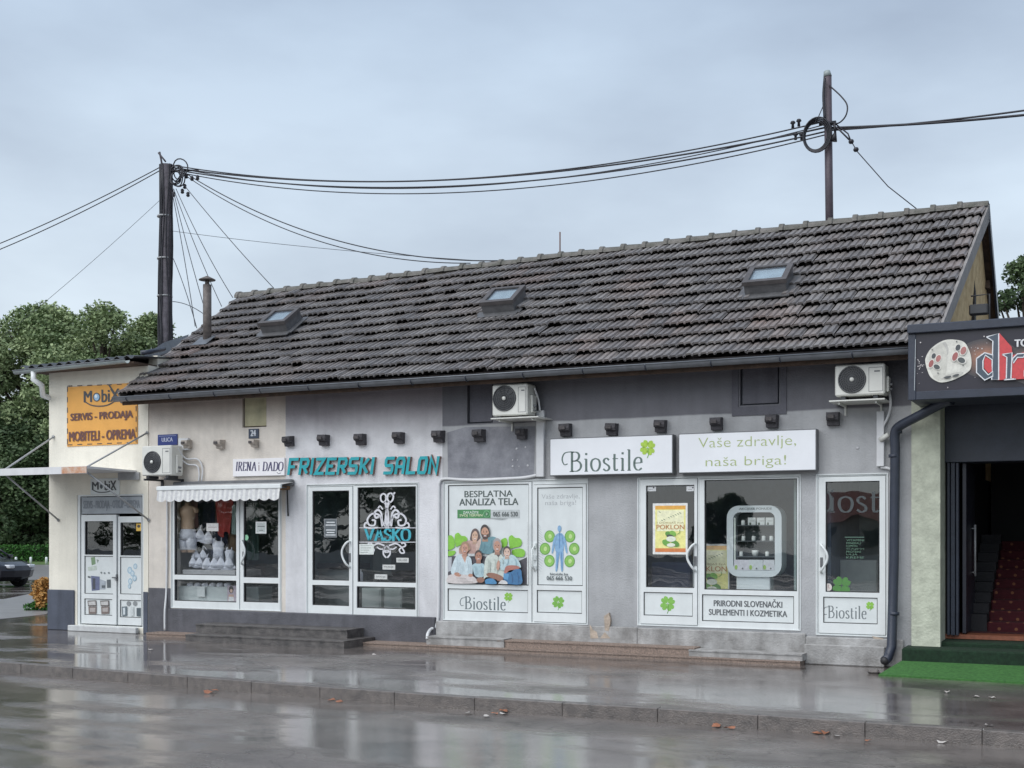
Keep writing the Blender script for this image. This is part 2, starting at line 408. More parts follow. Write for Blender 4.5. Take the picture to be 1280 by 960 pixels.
class Print(MB):
    """flat print: polygons given in photo pixels, laid on the plane y (each layer a hair further out)"""
    def __init__(s, y, step=.0007): super().__init__(); s.y = y; s.step = step; s.k = 0
    def lay(s): s.k += 1; return s.y-s.k*s.step
    def poly(s, pts, col):
        y = s.lay(); return s.add([P(a, b, y) for a, b in pts], [tuple(range(len(pts)))], PRINT, srgb(*col))
    def rect(s, x0, y0, x1, y1, col):
        y = s.lay(); a, b, c, d = RX(x0, x1, y0, y1, y)
        return s.add([(a, y, c), (b, y, c), (b, y, d), (a, y, d)], [(0, 1, 2, 3)], PRINT, srgb(*col))
    def ell(s, cx, cy, rx, ry, col, rot=0, n=18):
        return s.poly([(cx+rx*math.cos(q)*math.cos(rot)-ry*math.sin(q)*math.sin(rot), cy+rx*math.cos(q)*math.sin(rot)+ry*math.sin(q)*math.cos(rot)) for q in [2*math.pi*i/n for i in range(n)]], col)
    def line(s, pts, wd, col, thin=None):
        y = s.lay(); pts = [Vector((a, b)) for a, b in pts]; v = []
        for i, p in enumerate(pts):
            t = (pts[min(i+1, len(pts)-1)]-pts[max(i-1, 0)]); t = t.normalized() if t.length else Vector((1, 0))
            ww = wd if thin is None else thin+(wd-thin)*abs(t.y)
            nn = Vector((-t.y, t.x))*ww/2
            if thin is not None and abs(t.y) > .8: nn = Vector((ww/2*(1 if nn.x > 0 else -1), 0))
            v += [p+nn, p-nn]
        f = [(2*i, 2*i+1, 2*i+3, 2*i+2) for i in range(len(pts)-1)]
        return s.add([P(a[0], a[1], y) for a in v], f, PRINT, srgb(*col))
    def curve(s, pts, wd, col, thin=None): return s.line([(q.x, q.y) for q in spline(pts, 7)], wd, col, thin)
    def text(s, t, x0, y0, x1, y1, col, bold=0, shear=0, space=1):
        v, f = text_geo(t, min(bold, 0), shear, 0, space)
        mn, mxx = v.min(0), v.max(0); d = bold*(y1-y0)*2.2 if bold > 0 else 0
        for dx, dy in (((-d, -d*.4), (0, d*.4), (d, -d*.2)) if d else ((0, 0),)):
            y = s.lay(); a, b, c, e = RX(x0+dx+d, x1+dx-d, y0+dy, y1+dy, y)
            s.add([(a+(p[0]-mn[0])/(mxx[0]-mn[0])*(b-a), y, c+(p[1]-mn[1])/(mxx[1]-mn[1])*(e-c)) for p in v], f, PRINT, srgb(*col))
        if d: s.k -= 1
        return s
    def serif(s, t, x0, y0, x1, y1, col, thick=.15, thin=.05, space=.1, shear=0, slope=0):
        """y0 = cap line, y1 = base line at the middle of the word"""
        adv = 0; lay = []
        for ch in t:
            wdt, st, sf = SERIF[ch]; lay.append((adv, st, sf)); adv += wdt+space
        adv -= space; sx = (x1-x0)/adv; hh = y1-y0
        def tf(p, a): 
            X = x0+(a+p[0]+shear*p[1])*sx; return (X, y1-p[1]*hh+slope*(X-(x0+x1)/2))
        for a, st, sf in lay:
            for stroke in st:
                pts = stroke if len(stroke) == 2 else [(q.x, q.y) for q in spline(stroke, 6)]
                s.k -= 1
                pp = [tf(p, a) for p in pts]
                s.line(pp, thick*sx if False else thick*hh, col, thin*hh)
            for (px, py, hw) in sf:
                s.k -= 1
                s.line([tf((px-hw, py), a), tf((px+hw, py), a)], thin*hh, col)
        s.k += 1; return s

c_ = lambda *p: list(p)
SERIF = {
 'B': (.62, [c_((.12, 0), (.12, 1)), c_((.12, .98), (.34, .98), (.47, .86), (.45, .66), (.3, .54), (.12, .53)), c_((.12, .53), (.4, .53), (.56, .38), (.55, .16), (.38, .02), (.12, .02))], [(.1, 0, .1), (.1, 1, .1)]),
 'i': (.22, [c_((.11, 0), (.11, .62)), c_((.11, .82), (.11, .93))], [(.11, 0, .09), (.07, .62, .06)]),
 'o': (.5, [c_((.25, .64), (.08, .55), (.03, .32), (.1, .08), (.25, 0), (.4, .08), (.47, .32), (.42, .55), (.25, .64))], []),
 's': (.36, [c_((.32, .54), (.2, .64), (.07, .56), (.08, .42), (.2, .33), (.32, .22), (.32, .08), (.18, 0), (.03, .1))], []),
 't': (.32, [c_((.13, .85), (.13, .12), (.2, .01), (.3, .06))], [(.17, .61, .14)]),
 'l': (.22, [c_((.11, 0), (.11, 1.05))], [(.11, 0, .09), (.07, 1.05, .06)]),
 'e': (.45, [c_((.05, .36), (.4, .37)), c_((.4, .37), (.38, .57), (.23, .65), (.08, .54), (.04, .3), (.1, .08), (.26, 0), (.42, .1))], []),
 'V': (.72, [c_((.06, 1), (.36, 0)), c_((.36, 0), (.66, 1))], [(.07, 1, .12), (.65, 1, .11)]),
 'A': (.72, [c_((.06, 0), (.36, 1)), c_((.36, 1), (.66, 0)), c_((.18, .33), (.54, .33))], [(.07, 0, .11), (.65, 0, .12)]),
 'S': (.52, [c_((.46, .78), (.42, .94), (.25, 1), (.08, .9), (.08, .68), (.26, .53), (.46, .38), (.46, .13), (.26, 0), (.08, .06), (.04, .24))], []),
 'K': (.7, [c_((.13, 0), (.13, 1)), c_((.13, .42), (.6, 1)), c_((.27, .56), (.62, 0))], [(.13, 0, .12), (.13, 1, .12), (.6, 1, .1), (.62, 0, .11)]),
 'O': (.72, [c_((.36, 1), (.12, .88), (.05, .5), (.12, .12), (.36, 0), (.6, .12), (.67, .5), (.6, .88), (.36, 1))], []),
 'I': (.26, [c_((.13, 0), (.13, 1))], [(.13, 0, .12), (.13, 1, .12)]),
 'R': (.62, [c_((.13, 0), (.13, 1)), c_((.13, .98), (.38, .98), (.5, .84), (.46, .62), (.3, .51), (.13, .5)), c_((.32, .5), (.58, 0))], [(.13, 0, .12), (.1, 1, .1), (.58, 0, .09)]),
 'E': (.54, [c_((.13, 0), (.13, 1)), c_((.13, .98), (.48, .98)), c_((.13, .52), (.4, .52)), c_((.13, .02), (.5, .02)), c_((.48, .98), (.48, .8)), c_((.5, .02), (.5, .22))], [(.1, 0, .1), (.1, 1, .1)]),
 'N': (.7, [c_((.13, 0), (.13, 1)), c_((.13, 1), (.57, 0)), c_((.57, 0), (.57, 1))], [(.13, 0, .1), (.1, 1, .12), (.57, 1, .1)]),
 'D': (.68, [c_((.13, 0), (.13, 1)), c_((.13, .98), (.38, .98), (.6, .8), (.63, .5), (.6, .2), (.38, .02), (.13, .02))], [(.1, 0, .1), (.1, 1, .1)]),
 ' ': (.3, [], []),
}
def clover(p, cx, cy, r, col=(128, 190, 70), dark=(96, 160, 50), stem=True, rot=.3):
    for k in range(4):
        q = rot+k*math.pi/2+math.pi/4
        ux, uy = math.cos(q), math.sin(q); vx, vy = -uy, ux
        pts = []
        for a, b in ((.08, 0), (.35, .42), (.72, .50), (.97, .34), (.98, .12), (.84, 0), (.98, -.12), (.97, -.34), (.72, -.50), (.35, -.42)):
            pts.append((cx+r*(ux*a+vx*b), cy+r*(uy*a+vy*b)))
        p.k -= (k > 0); p.poly(pts, col)
    if stem: p.curve([(cx, cy), (cx+r*.15, cy+r*.7), (cx-.05*r, cy+r*1.3)], max(.5, r*.09), dark)
def biostile(p, x0, yb, x1, h, slope, col=(96, 112, 104), green=(140, 200, 60), cl=None):
    p.serif('Biostile', x0, yb-h, x1, yb, col, .115, .045, .11, 0, slope)
    p.curve([(x0+h*.1, yb-h*.98), (x0-h*.25, yb-h*.9), (x0-h*.38, yb-h*.6), (x0-h*.28, yb-h*.32), (x0-h*.1, yb-h*.35)], h*.07, col, h*.04)
    if cl: clover(p, cl[0], cl[1], cl[2], green, (110, 170, 50), True, .1)

# ================================================================== GROUND
ASPH = asphalt('wet_asphalt_pavement', srgb(104, 98, 95), .03, .42, .62, .37, .49, .42)
ROADM = asphalt('wet_asphalt_road', srgb(106, 100, 96), .05, .42, .46, .38, .52, .60)
kp = [G(-500, 790), G(-160, 814), G(0, 828), G(220, 845.5), G(440, 862), G(640, 876), G(860, 889), G(1060, 903), G(1280, 917), G(1700, 944)]
kp = [Vector((-60, kp[0].y+.6, 0))]+kp+[Vector((40, kp[-1].y, 0))]
kpath = [q for q in spline([(p.x, p.y, 0) for p in kp], 10)]
def kerb_y(x):
    for a, b in zip(kpath[:-1], kpath[1:]):
        if a.x <= x <= b.x: return a.y+(b.y-a.y)*(x-a.x)/(b.x-a.x)
    return kpath[0].y if x < kpath[0].x else kpath[-1].y
mb = MB()
xs = [-900, -60]+[x/2 for x in range(-119, 80)]+[60, 900]
vv = []
for x in xs: vv += [(x, kerb_y(x)+.14, 0), (x, 900, 0)]
mb.add(vv, [(2*i, 2*i+2, 2*i+3, 2*i+1) for i in range(len(xs)-1)], ASPH)
tag(mb.build('pavement'), 'wet grey asphalt pavement with puddles in front of the shops', kind='structure')
mb = MB(); vv = []
for x in xs: vv += [(x, -900, -.125), (x, kerb_y(x)+.1, -.125)]
mb.add(vv, [(2*i, 2*i+2, 2*i+3, 2*i+1) for i in range(len(xs)-1)], ROADM)
tag(mb.build('road'), 'wet asphalt road reflecting the shops', kind='structure')
# kerb: a strip of stones, each its own piece
kr = MB()
for a, b in zip(kpath[8:-8][:-1], kpath[8:-8][1:]):
    kr.add([(a.x, a.y+.02, -.2), (b.x, b.y+.02, -.2), (b.x, b.y+.02, -.012), (a.x, a.y+.02, -.012), (b.x, b.y+.142, -.012), (a.x, a.y+.142, -.012)], [(0, 1, 2, 3), (3, 2, 4, 5)], GASKET)
kerb = tag(kr.build('kerb'), 'grey concrete kerb between pavement and road', kind='structure')
ks = MB().box(-.4985, .4985, 0, .14, -.2, .006, KERB, .006).build('kerb_stone', kerb, local=True)
x = -22.0; first = True
while x < 12:
    y0, y1 = kerb_y(x), kerb_y(x+1)
    k = ks if first else copy(ks, kerb, (0, 0, 0))
    k.location = (x+.5, (y0+y1)/2, rng.uniform(-.004, .004)); k.rotation_euler = (rng.uniform(-.01, .01), 0, math.atan2(y1-y0, 1)+rng.uniform(-.004, .004))
    first = False; x += 1.0
# side street surroundings at the left
GRASS = mat('grass_green', srgb(92, 116, 58), .9, .3, 3, .6, 40, col2=srgb(60, 84, 40))
PALE = mat('pale_wet_paving', srgb(150, 148, 148), .3, .15, 1.5, .2)
mb = MB(); a, b, c, d = G(-900, 725), G(61, 725), G(61, 706), G(-900, 706)
mb.add([(p.x, p.y, .004) for p in (a, b, G(150, 725), G(150, 706), c, d)], [(0, 1, 2, 3, 4, 5)], PALE)
tag(mb.build('side_path'), kind='structure')
mb = MB(); a, b, c, d = G(-900, 706), G(300, 706), G(300, 676), G(-900, 676)
mb.add([(p.x, p.y, .008) for p in (a, b, c, d)], [(0, 1, 2, 3)], GRASS)
tag(mb.build('lawn'), kind='structure')
mb = MB(); pts = [(-260, 752), (5, 749), (45, 741), (64, 737), (120, 735), (120, 745), (70, 752), (58, 768), (20, 772), (-260, 800)]
mb.add([(G(*p).x, G(*p).y, .004) for p in pts], [tuple(range(len(pts)))], PALE)
tag(mb.build('paving_apron'), kind='structure')

# ================================================================== MAIN BUILDING
x186, x357, x553, xR = S(186), S(357), S(553), S(1130)
root = T('shop_building', 'long low shop building with a steep grey tiled roof and white framed shopfronts', 'building', ((x186+xR)/2, 0, 0))
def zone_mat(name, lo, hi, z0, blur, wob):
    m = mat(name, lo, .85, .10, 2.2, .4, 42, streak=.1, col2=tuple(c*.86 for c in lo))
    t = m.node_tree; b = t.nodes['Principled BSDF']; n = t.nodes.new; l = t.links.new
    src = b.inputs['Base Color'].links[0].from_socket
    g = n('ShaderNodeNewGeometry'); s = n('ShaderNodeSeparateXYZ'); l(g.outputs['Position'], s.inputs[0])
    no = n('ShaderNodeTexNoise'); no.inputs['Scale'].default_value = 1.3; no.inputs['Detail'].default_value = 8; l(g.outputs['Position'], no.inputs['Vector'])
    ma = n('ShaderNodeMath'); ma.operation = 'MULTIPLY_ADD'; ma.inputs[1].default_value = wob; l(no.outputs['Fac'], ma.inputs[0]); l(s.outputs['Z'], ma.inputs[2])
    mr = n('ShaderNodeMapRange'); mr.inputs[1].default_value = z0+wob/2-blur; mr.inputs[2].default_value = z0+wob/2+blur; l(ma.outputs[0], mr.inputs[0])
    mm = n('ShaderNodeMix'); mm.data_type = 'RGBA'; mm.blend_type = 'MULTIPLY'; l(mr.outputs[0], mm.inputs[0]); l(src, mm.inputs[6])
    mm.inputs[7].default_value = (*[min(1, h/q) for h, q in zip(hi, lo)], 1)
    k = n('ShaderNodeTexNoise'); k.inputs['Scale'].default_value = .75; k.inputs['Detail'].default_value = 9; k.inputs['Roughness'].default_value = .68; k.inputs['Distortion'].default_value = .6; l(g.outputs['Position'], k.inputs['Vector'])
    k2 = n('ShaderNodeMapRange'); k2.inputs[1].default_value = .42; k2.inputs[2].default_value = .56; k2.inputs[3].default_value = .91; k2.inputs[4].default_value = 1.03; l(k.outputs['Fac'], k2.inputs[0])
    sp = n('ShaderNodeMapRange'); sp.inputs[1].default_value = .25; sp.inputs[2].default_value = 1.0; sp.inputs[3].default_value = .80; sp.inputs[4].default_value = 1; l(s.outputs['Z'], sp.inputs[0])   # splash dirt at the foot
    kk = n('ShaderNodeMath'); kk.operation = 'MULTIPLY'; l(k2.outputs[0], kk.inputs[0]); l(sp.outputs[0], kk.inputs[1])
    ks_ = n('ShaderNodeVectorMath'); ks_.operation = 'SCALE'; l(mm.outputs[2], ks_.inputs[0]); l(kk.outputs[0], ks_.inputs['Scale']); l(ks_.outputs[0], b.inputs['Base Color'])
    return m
WL = zone_mat('pale_grey_wall_shade_soot_top', srgb(224, 224, 227), srgb(146, 141, 146), H(450, 532), .26, .3)  # upper colour holds the shade of the eaves as well as soot
WC = zone_mat('cream_wall_shade_soot_top', srgb(228, 220, 210), srgb(182, 170, 162), H(270, 522), .25, .4)  # eave shade and soot both painted into the top of the cream
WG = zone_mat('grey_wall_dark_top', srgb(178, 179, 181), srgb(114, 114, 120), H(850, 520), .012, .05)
r_irena = RX(214, 352, 612, 762); r_salon = RX(383, 523.5, 604, 770.5); r_b1 = RX(554, 735, 600, 778)
r_b2 = RX(797, 1001, 595, 785); r_b3 = RX(1020, 1110, 592, 795); r_mob = RX(97, 180, 618, 783)
hatch1 = RX(303, 333, 489, 534); hatch2 = RX(584, 616, 478, 529); hatch3 = RX(925, 974, 455, 506)
openings = [r_irena, r_salon, r_b1, r_b2, r_b3]
WT = 4.34
def wallpart(x0, x1, z0, z1, m, label=None, y0=0.0, y1=.24):
    mb = MB(); cells(mb, x0, x1, z0, z1, [h for h in openings+[hatch1, hatch2, hatch3] if h[1] > x0 and h[0] < x1], y0, y1, m)
    return tag(mb.build('wall', root), label)
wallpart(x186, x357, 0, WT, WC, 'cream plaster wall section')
wallpart(x357, x553, 0, WT, WL, 'pale grey wall section, eave shade and soot coloured in at the top')
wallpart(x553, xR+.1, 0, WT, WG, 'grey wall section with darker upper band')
mb = MB(); a, b_, c, d = RX(560, 669, 535, 597)
mb.prism([(a, -.003, c), (b_-.02, -.003, c+.01), (b_, -.003, d), (a+.3, -.003, d+.03), (a-.01, -.003, d-.04)], (0, .002, 0), PATCH); mb.build('plaster_patch', root)
mb = MB()
for px, py, r in ((646, 561, .02), (657, 559, .016), (641, 575, .012), (647, 575, .012), (641, 583, .018), (660, 582, .02), (649, 583, .01), (1072, 560, .02), (735, 565, .015)):
    q = P(px, py); mb.lathe([(r, 0), (r*.8, .006)], (q.x, -.003, q.z), mat('filler_white', srgb(205, 205, 208), bump=0), 9, axis='y')
tag(mb.build('filler_spots', root), kind='stuff')
# peeled plaster near the base
PEEL = mat('bare_plaster', srgb(196, 180, 164), .9, .2, 8, .5)
mb = MB()
for poly in ([(738, 798), (737, 780), (741, 787), (746, 790), (748, 798)], [(750, 798), (756, 790), (763, 798)], [(756, 788), (755, 770), (761, 766), (763, 776), (761, 789)], [(1090, 795), (1104, 798), (1108, 812), (1106, 826), (1100, 810)]):
    mb.prism([P(a, b, -.0525) for a, b in poly], (0, .002 if poly[0][1] > 790 else .05, 0), PEEL)
mb.build('peeled_plaster', root)
# side, back and inner walls
mb = MB(); mb.box(x186, x186+.2, .24, 6.0, 0, WT, CREAMD); mb.box(xR-.1, xR+.1, .24, 6.0, 0, WT, OCHRE); mb.box(x186, xR+.1, 6.0, 6.2, 0, WT, CREAMD)
tag(mb.build('wall', root), 'rear and end walls')
# plinths
def bx(name, x0, x1, y0, y1, z0, z1, m, par=root, bev=.012, label=None):
    return tag(MB().box(x0, x1, y0, y1, z0, z1, m, bev).build(name, par), label)
bx('plinth', x186+.002, r_irena[0], -.02, .0, 0, H(200, 735), PLINTH)
bx('plinth', r_irena[0]-.02, S(546), -.07, -.001, 0, r_irena[2]-.01, PLINTH, label='dark painted plinth')
bx('plinth', S(546)+.002, S(798), -.05, -.001, 0, H(650, 779), LPLINTH, label='pale concrete plinth')
bx('plinth', S(798)+.002, S(1008), -.05, -.001, 0, H(900, 788), LPLINTH, label='pale concrete plinth')
bx('plinth', S(1008)+.002, xR, -.06, -.001, 0, H(1065, 797), LPLINTH, label='pale concrete plinth')
bx('plinth', S(1008), S(1108), -.14, -.061, 0, H(1060, 808, -.26), LPLINTH, label='projecting concrete block')

# ------------------------------------------------------------------ shopfronts
def casing(rect, holes, label=None):
    mb = MB(); cells(mb, *rect, holes, .012, .10, WHITE); cells(mb, rect[0]-.0, rect[1], rect[2], rect[3], [(rect[0]+.012, rect[1]-.012, rect[2]+.012, rect[3]-.012)], -.012, .012, WHITE)
    return tag(mb.build('door_frame', root), label)
def leaf(kind, rect, panes, parent=root, label=None):
    """rect in metres; panes = [(kind, rect)]"""
    mb = MB(); g = .007; x0, x1, z0, z1 = rect[0]+g, rect[1]-g, rect[2]+g, rect[3]-g
    cells(mb, x0, x1, z0, z1, [p[1] for p in panes], -.004, .075, WHITE)
    for k, r in panes:   # rubber gasket round every pane
        cells(mb, *r, [(r[0]+.011, r[1]-.011, r[2]+.011, r[3]-.011)], .012, .06, GASKET)
    o = tag(mb.build(kind, parent), label)
    for k, r in panes:
        q = (r[0]+.011, r[1]-.011, r[2]+.011, r[3]-.011)
        if k == 'glass': MB().add([(q[0], .032, q[2]), (q[1], .032, q[2]), (q[1], .032, q[3]), (q[0], .032, q[3])], [(0, 1, 2, 3)], GLASS).build('glass', o)
        else: MB().box(q[0], q[1], .016, .05, q[2], q[3], PANEL).build('panel', o)
    return o
def handle(o, px, py0, py1, flip=1, col=WHITE):
    a, b = P(px, py1), P(px, py0); h = b.z-a.z; mb = MB()
    pts = [(a.x, -.005, a.z), (a.x, -.05, a.z+.02), (a.x-.03*flip, -.085, a.z+h*.16), (a.x-.085*flip, -.09, a.z+h*.42), (a.x-.09*flip, -.09, a.z+h*.66), (a.x-.04*flip, -.08, a.z+h*.9), (a.x, -.05, b.z), (a.x, -.005, b.z)]
    mb.tube(spline(pts, 5), .017, col, 8); mb.box(a.x-.018, a.x+.018, -.012, -.004, a.z+h*.2, a.z+h*.55, AC_M)
    return mb.build('handle', o)
def room(rect, depth=3.0, wall=DARK, back=None):
    x0, x1 = rect[0]-.3, rect[1]+.3; zt = rect[3]+.15; z0 = rect[2]-.04; mb = MB(); back = back or wall
    mb.box(x0, x1, depth, depth+.05, z0, zt, back); mb.box(x0-.05, x0, .25, depth+.05, z0, zt, wall); mb.box(x1, x1+.05, .25, depth+.05, z0, zt, wall)
    mb.box(x0, x1, .24, depth, zt, zt+.05, wall); mb.box(x0-.04, x1+.04, .1, depth, z0-.06, z0, DFLOOR)
    return mb.build('room', root)

# --- lingerie shop
gl = lambda a, b, c, d: ('glass', RX(a, b, c, d)); pn = lambda a, b, c, d: ('panel', RX(a, b, c, d))
lw = RX(216, 299.5, 615, 761); ld = RX(301, 350.5, 615, 764)
casing(r_irena, [lw, ld], 'white frame under the striped awning')
win = leaf('window', lw, [gl(218, 295.5, 620, 719), gl(218, 295.5, 725, 752)])
dr = leaf('door', ld, [gl(304.5, 348, 620, 722), gl(304.5, 348, 729, 753)])
handle(dr, 304.5, 676, 706, -1)
p = Print(.029); p.rect(258, 654, 273, 664, (228, 226, 224)); p.line([(260, 659), (271, 659)], .5, (150, 120, 120))
o = p.build('paper_notice', win)
p = Print(.029); p.rect(319.5, 652, 333, 667, (232, 236, 234)); p.rect(321, 654, 331.5, 665, (205, 214, 212)); p.line([(322, 658), (331, 658)], 1, (110, 115, 115)); p.line([(324, 663), (329, 663)], .8, (110, 115, 115)); p.ell(308, 672, 2.6, 3.6, (150, 214, 172))
p.build('paper_notice', dr)
room(r_irena, 2.2, mat('shop_backdrop', srgb(96, 112, 118), .8, .2, 2, 0))
# --- hair salon
l1 = RX(386.5, 441, 608, 768); l2 = RX(442.5, 521.5, 606, 771)
casing(r_salon, [l1, l2], 'white frame of the hair salon')
d1 = leaf('door', l1, [gl(390.5, 436.5, 613.4, 725.5), gl(390.5, 436.5, 731.5, 757)])
w1 = leaf('window', l2, [gl(447, 520, 608.5, 728), gl(446, 519.5, 733.5, 761)])
handle(d1, 437.5, 677, 709, 1)
room(r_salon, 2.8, mat('salon_wall', srgb(214, 220, 220), .8, .1, 2, 0))
c3 = lambda x, y: (350+x/2.909, 480+y/2.909)
p = Print(.029); SL = (222, 222, 228)
def cv(pts, wd, col=SL, sx=1):
    p.curve([c3(*q) for q in pts], wd/2.909, col)
    p.k -= 1
def mir(pts, c=388): return [(2*c-a, b) for a, b in pts]
for f in (lambda q: q, mir):
    cv(f([(390, 520), (404, 500), (408, 470), (420, 458), (432, 468), (428, 486), (416, 482)]), 7)
    cv(f([(404, 518), (412, 480), (440, 472), (458, 492), (452, 512), (434, 514), (430, 498), (442, 494)]), 6.5)
    cv(f([(420, 522), (445, 524), (468, 520), (466, 506), (456, 506)]), 6)
    cv(f([(402, 456), (412, 444), (420, 452)]), 5)
    cv(f([(390, 632), (400, 618), (398, 600), (388, 590), (378, 600), (384, 612), (392, 604)]), 5.5)
    cv(f([(396, 588), (420, 580), (440, 592), (452, 612), (440, 614), (434, 602), (444, 594), (456, 588), (452, 578), (440, 580)]), 5.5)
    cv(f([(398, 600), (412, 600), (424, 592)]), 4.5)
cv([(374, 398), (366, 408), (368, 424), (378, 430), (385, 420), (384, 404), (374, 398)], 6)
cv([(403, 396), (393, 402), (391, 418), (399, 430), (409, 422), (412, 406), (403, 396)], 6); cv([(410, 404), (418, 394)], 6)
cv([(381, 428), (388, 448), (394, 500), (391, 526)], 9); cv([(397, 428), (390, 448), (384, 500), (388, 526)], 9)
p.k += 3
p.line([c3(284, 523), c3(494, 523)], .9, SL); p.line([c3(284, 575), c3(494, 575)], .9, SL)
p.serif('VASKO', *c3(308, 528), *c3(474, 569), (36, 172, 190), .24, .09, .05)
p.rect(*c3(288, 582), *c3(341, 620), (226, 232, 228))
for i in range(4): p.line([c3(293, 588+i*8), c3(335-i*5, 588+i*8)], .5, (120, 130, 125))
for (a, b, c, d, t) in ((423, 632, 468, 649, 'USLUGE'), (373, 657, 419, 675, 'PRANJE'), (344, 692, 390, 710, 'ŠIŠANJE')):
    p.rect(*c3(a, b), *c3(c, d), (206, 208, 206)); p.text(t, *c3(a+6, b+5), *c3(c-6, d-5), (70, 70, 74))
p.build('window_lettering', w1)
p = Print(.029)
p.rect(*c3(160, 490), *c3(207, 558), (120, 124, 128)); p.rect(*c3(163, 493), *c3(204, 555), (84, 92, 98))
for yy, ww in ((503, 15), (513, 18), (531, 17), (540, 14), (549, 18)): p.line([c3(184-ww, yy), c3(184+ww, yy)], 1.3, (220, 224, 226))
p.build('opening_hours', d1)

# --- supplement shop, film covered front
l1 = RX(556, 665, 603, 776.5); l2 = RX(667, 733, 605, 778.5)
casing(r_b1, [l1, l2], 'white frame of the film covered shopfront')
w1 = leaf('window', l1, [pn(560, 661, 605.5, 731), pn(559.5, 660, 736.5, 765)])
d1 = leaf('door', l2, [pn(671.5, 728.5, 609, 732), pn(671, 727.5, 738, 766.5)])
c4 = lambda x, y: (540+x/4, 580+y/4)
p = Print(.0155)
p.text('BESPLATNA', *c4(162, 133), *c4(404, 165), (62, 78, 74), .012); p.text('ANALIZA TELA', *c4(136, 172), *c4(432, 206), (62, 78, 74), .012)
p.rect(*c4(127, 228), *c4(293, 271), (58, 136, 72)); p.rect(*c4(293, 229), *c4(438, 270), (196, 202, 202))
p.text('ZAKAŽITE', *c4(155, 233), *c4(233, 248), (230, 240, 230), .01); p.text('SVOJ TERMIN', *c4(138, 251), *c4(252, 266), (230, 240, 200), .01)
p.ell(*c4(273, 250), 4.2, 4.4, (120, 190, 130)); p.ell(*c4(273, 250), 3.4, 3.6, (52, 122, 68)); p.line([c4(269, 244), c4(277, 250), c4(269, 256)], .6, (220, 240, 220))
p.text('065 666 530', *c4(305, 239), *c4(429, 262), (84, 92, 92), .01)
p.poly([c4(200, 272), c4(380, 272), c4(350, 278), c4(300, 274)], (160, 166, 166))
# family picture (c5 = zoomed crop of the picture)
c5 = lambda x, y: (560+x/9.6, 640+y/9.6)
GRN, GRD = (132, 200, 52), (90, 160, 44)
def P5(pts, col): p.poly([c5(*q) for q in pts], col)
def S5(pts, col): p.poly([(a.x, a.y) for a in spline([c5(*q) for q in pts]+[c5(*pts[0])], 4)][:-1], col)
def E5(cx, cy, rx, ry, col, rot=0): p.ell(*c5(cx, cy), rx/9.6, ry/9.6, col, rot)
S5([(2, 285), (40, 280), (75, 330), (82, 400), (70, 430), (2, 450)], GRN)
S5([(95, 420), (80, 330), (85, 270), (125, 250), (160, 285), (205, 290), (232, 330), (180, 380), (120, 410)], GRN)
S5([(2, 470), (70, 462), (92, 480), (60, 520), (2, 525)], GRN)
S5([(640, 330), (690, 310), (712, 350), (705, 400), (680, 430), (630, 400)], GRN)
S5([(735, 400), (728, 310), (765, 278), (805, 310), (860, 315), (885, 360), (865, 410), (790, 428), (745, 440)], GRN)
S5([(770, 455), (850, 436), (905, 450), (925, 490), (905, 535), (840, 540), (790, 520), (765, 485)], GRN)
P5([(2, 540), (60, 530), (240, 535), (440, 530), (840, 590), (955, 540), (955, 868), (2, 858)], (66, 62, 72))
P5([(2, 545), (45, 540), (40, 700), (2, 720)], (186, 190, 196))
SK, SK2, SK3 = (206, 160, 140), (190, 140, 118), (150, 104, 84)
def face(cx, cy, rx, ry, skin, hair, hr=1.2, tilt=0, beard=None, top=.35, long=0):
    E5(cx, cy-ry*.18, rx*hr, ry*1.12, hair, tilt)
    if long: S5([(cx-rx*1.2, cy-ry*.4), (cx-rx*1.3, cy+ry*long), (cx+rx*1.3, cy+ry*long), (cx+rx*1.2, cy-ry*.4)], hair)
    P5([(cx-rx*.5, cy+ry*.5), (cx+rx*.5, cy+ry*.5), (cx+rx*.7, cy+ry*1.35), (cx-rx*.7, cy+ry*1.35)], tuple(int(c*.86) for c in skin))
    E5(cx, cy+ry*.06, rx*.88, ry*.92, skin, tilt)
    if beard: S5([(cx-rx*.82, cy+ry*.1), (cx-rx*.6, cy+ry*.8), (cx, cy+ry*1.05), (cx+rx*.6, cy+ry*.8), (cx+rx*.82, cy+ry*.1), (cx+rx*.3, cy+ry*.3), (cx-rx*.3, cy+ry*.3)], beard)
    for k in (-1, 1):
        E5(cx+k*rx*.36, cy-ry*.12, rx*.14, ry*.06, (60, 44, 42)); E5(cx+k*rx*.36, cy-ry*.28, rx*.2, ry*.035, hair)
    P5([(cx-rx*.04, cy-ry*.05), (cx+rx*.1, cy+ry*.24), (cx-rx*.12, cy+ry*.24)], tuple(int(c*.88) for c in skin))
    E5(cx, cy+ry*.48, rx*.34, ry*.1, (238, 232, 228)); E5(cx, cy+ry*.57, rx*.3, ry*.05, (170, 90, 84))
# back row
S5([(130, 440), (160, 400), (240, 345), (330, 340), (380, 380), (370, 500), (240, 510), (140, 500)], (196, 160, 150))
face(322, 290, 40, 72, (214, 176, 150), (92, 72, 70), 1.25, .1, long=.7)
S5([(340, 380), (400, 320), (450, 315), (540, 295), (590, 330), (560, 420), (520, 500), (400, 490), (350, 450)], (108, 152, 162))
S5([(330, 400), (375, 330), (400, 330), (370, 450), (335, 460)], (206, 180, 168))
face(445, 250, 52, 78, (204, 156, 130), (52, 40, 38), 1.08, -.1, beard=(74, 54, 48))
# sofa back edge, arms
P5([(235, 500), (320, 500), (320, 530), (240, 530)], (206, 210, 212))
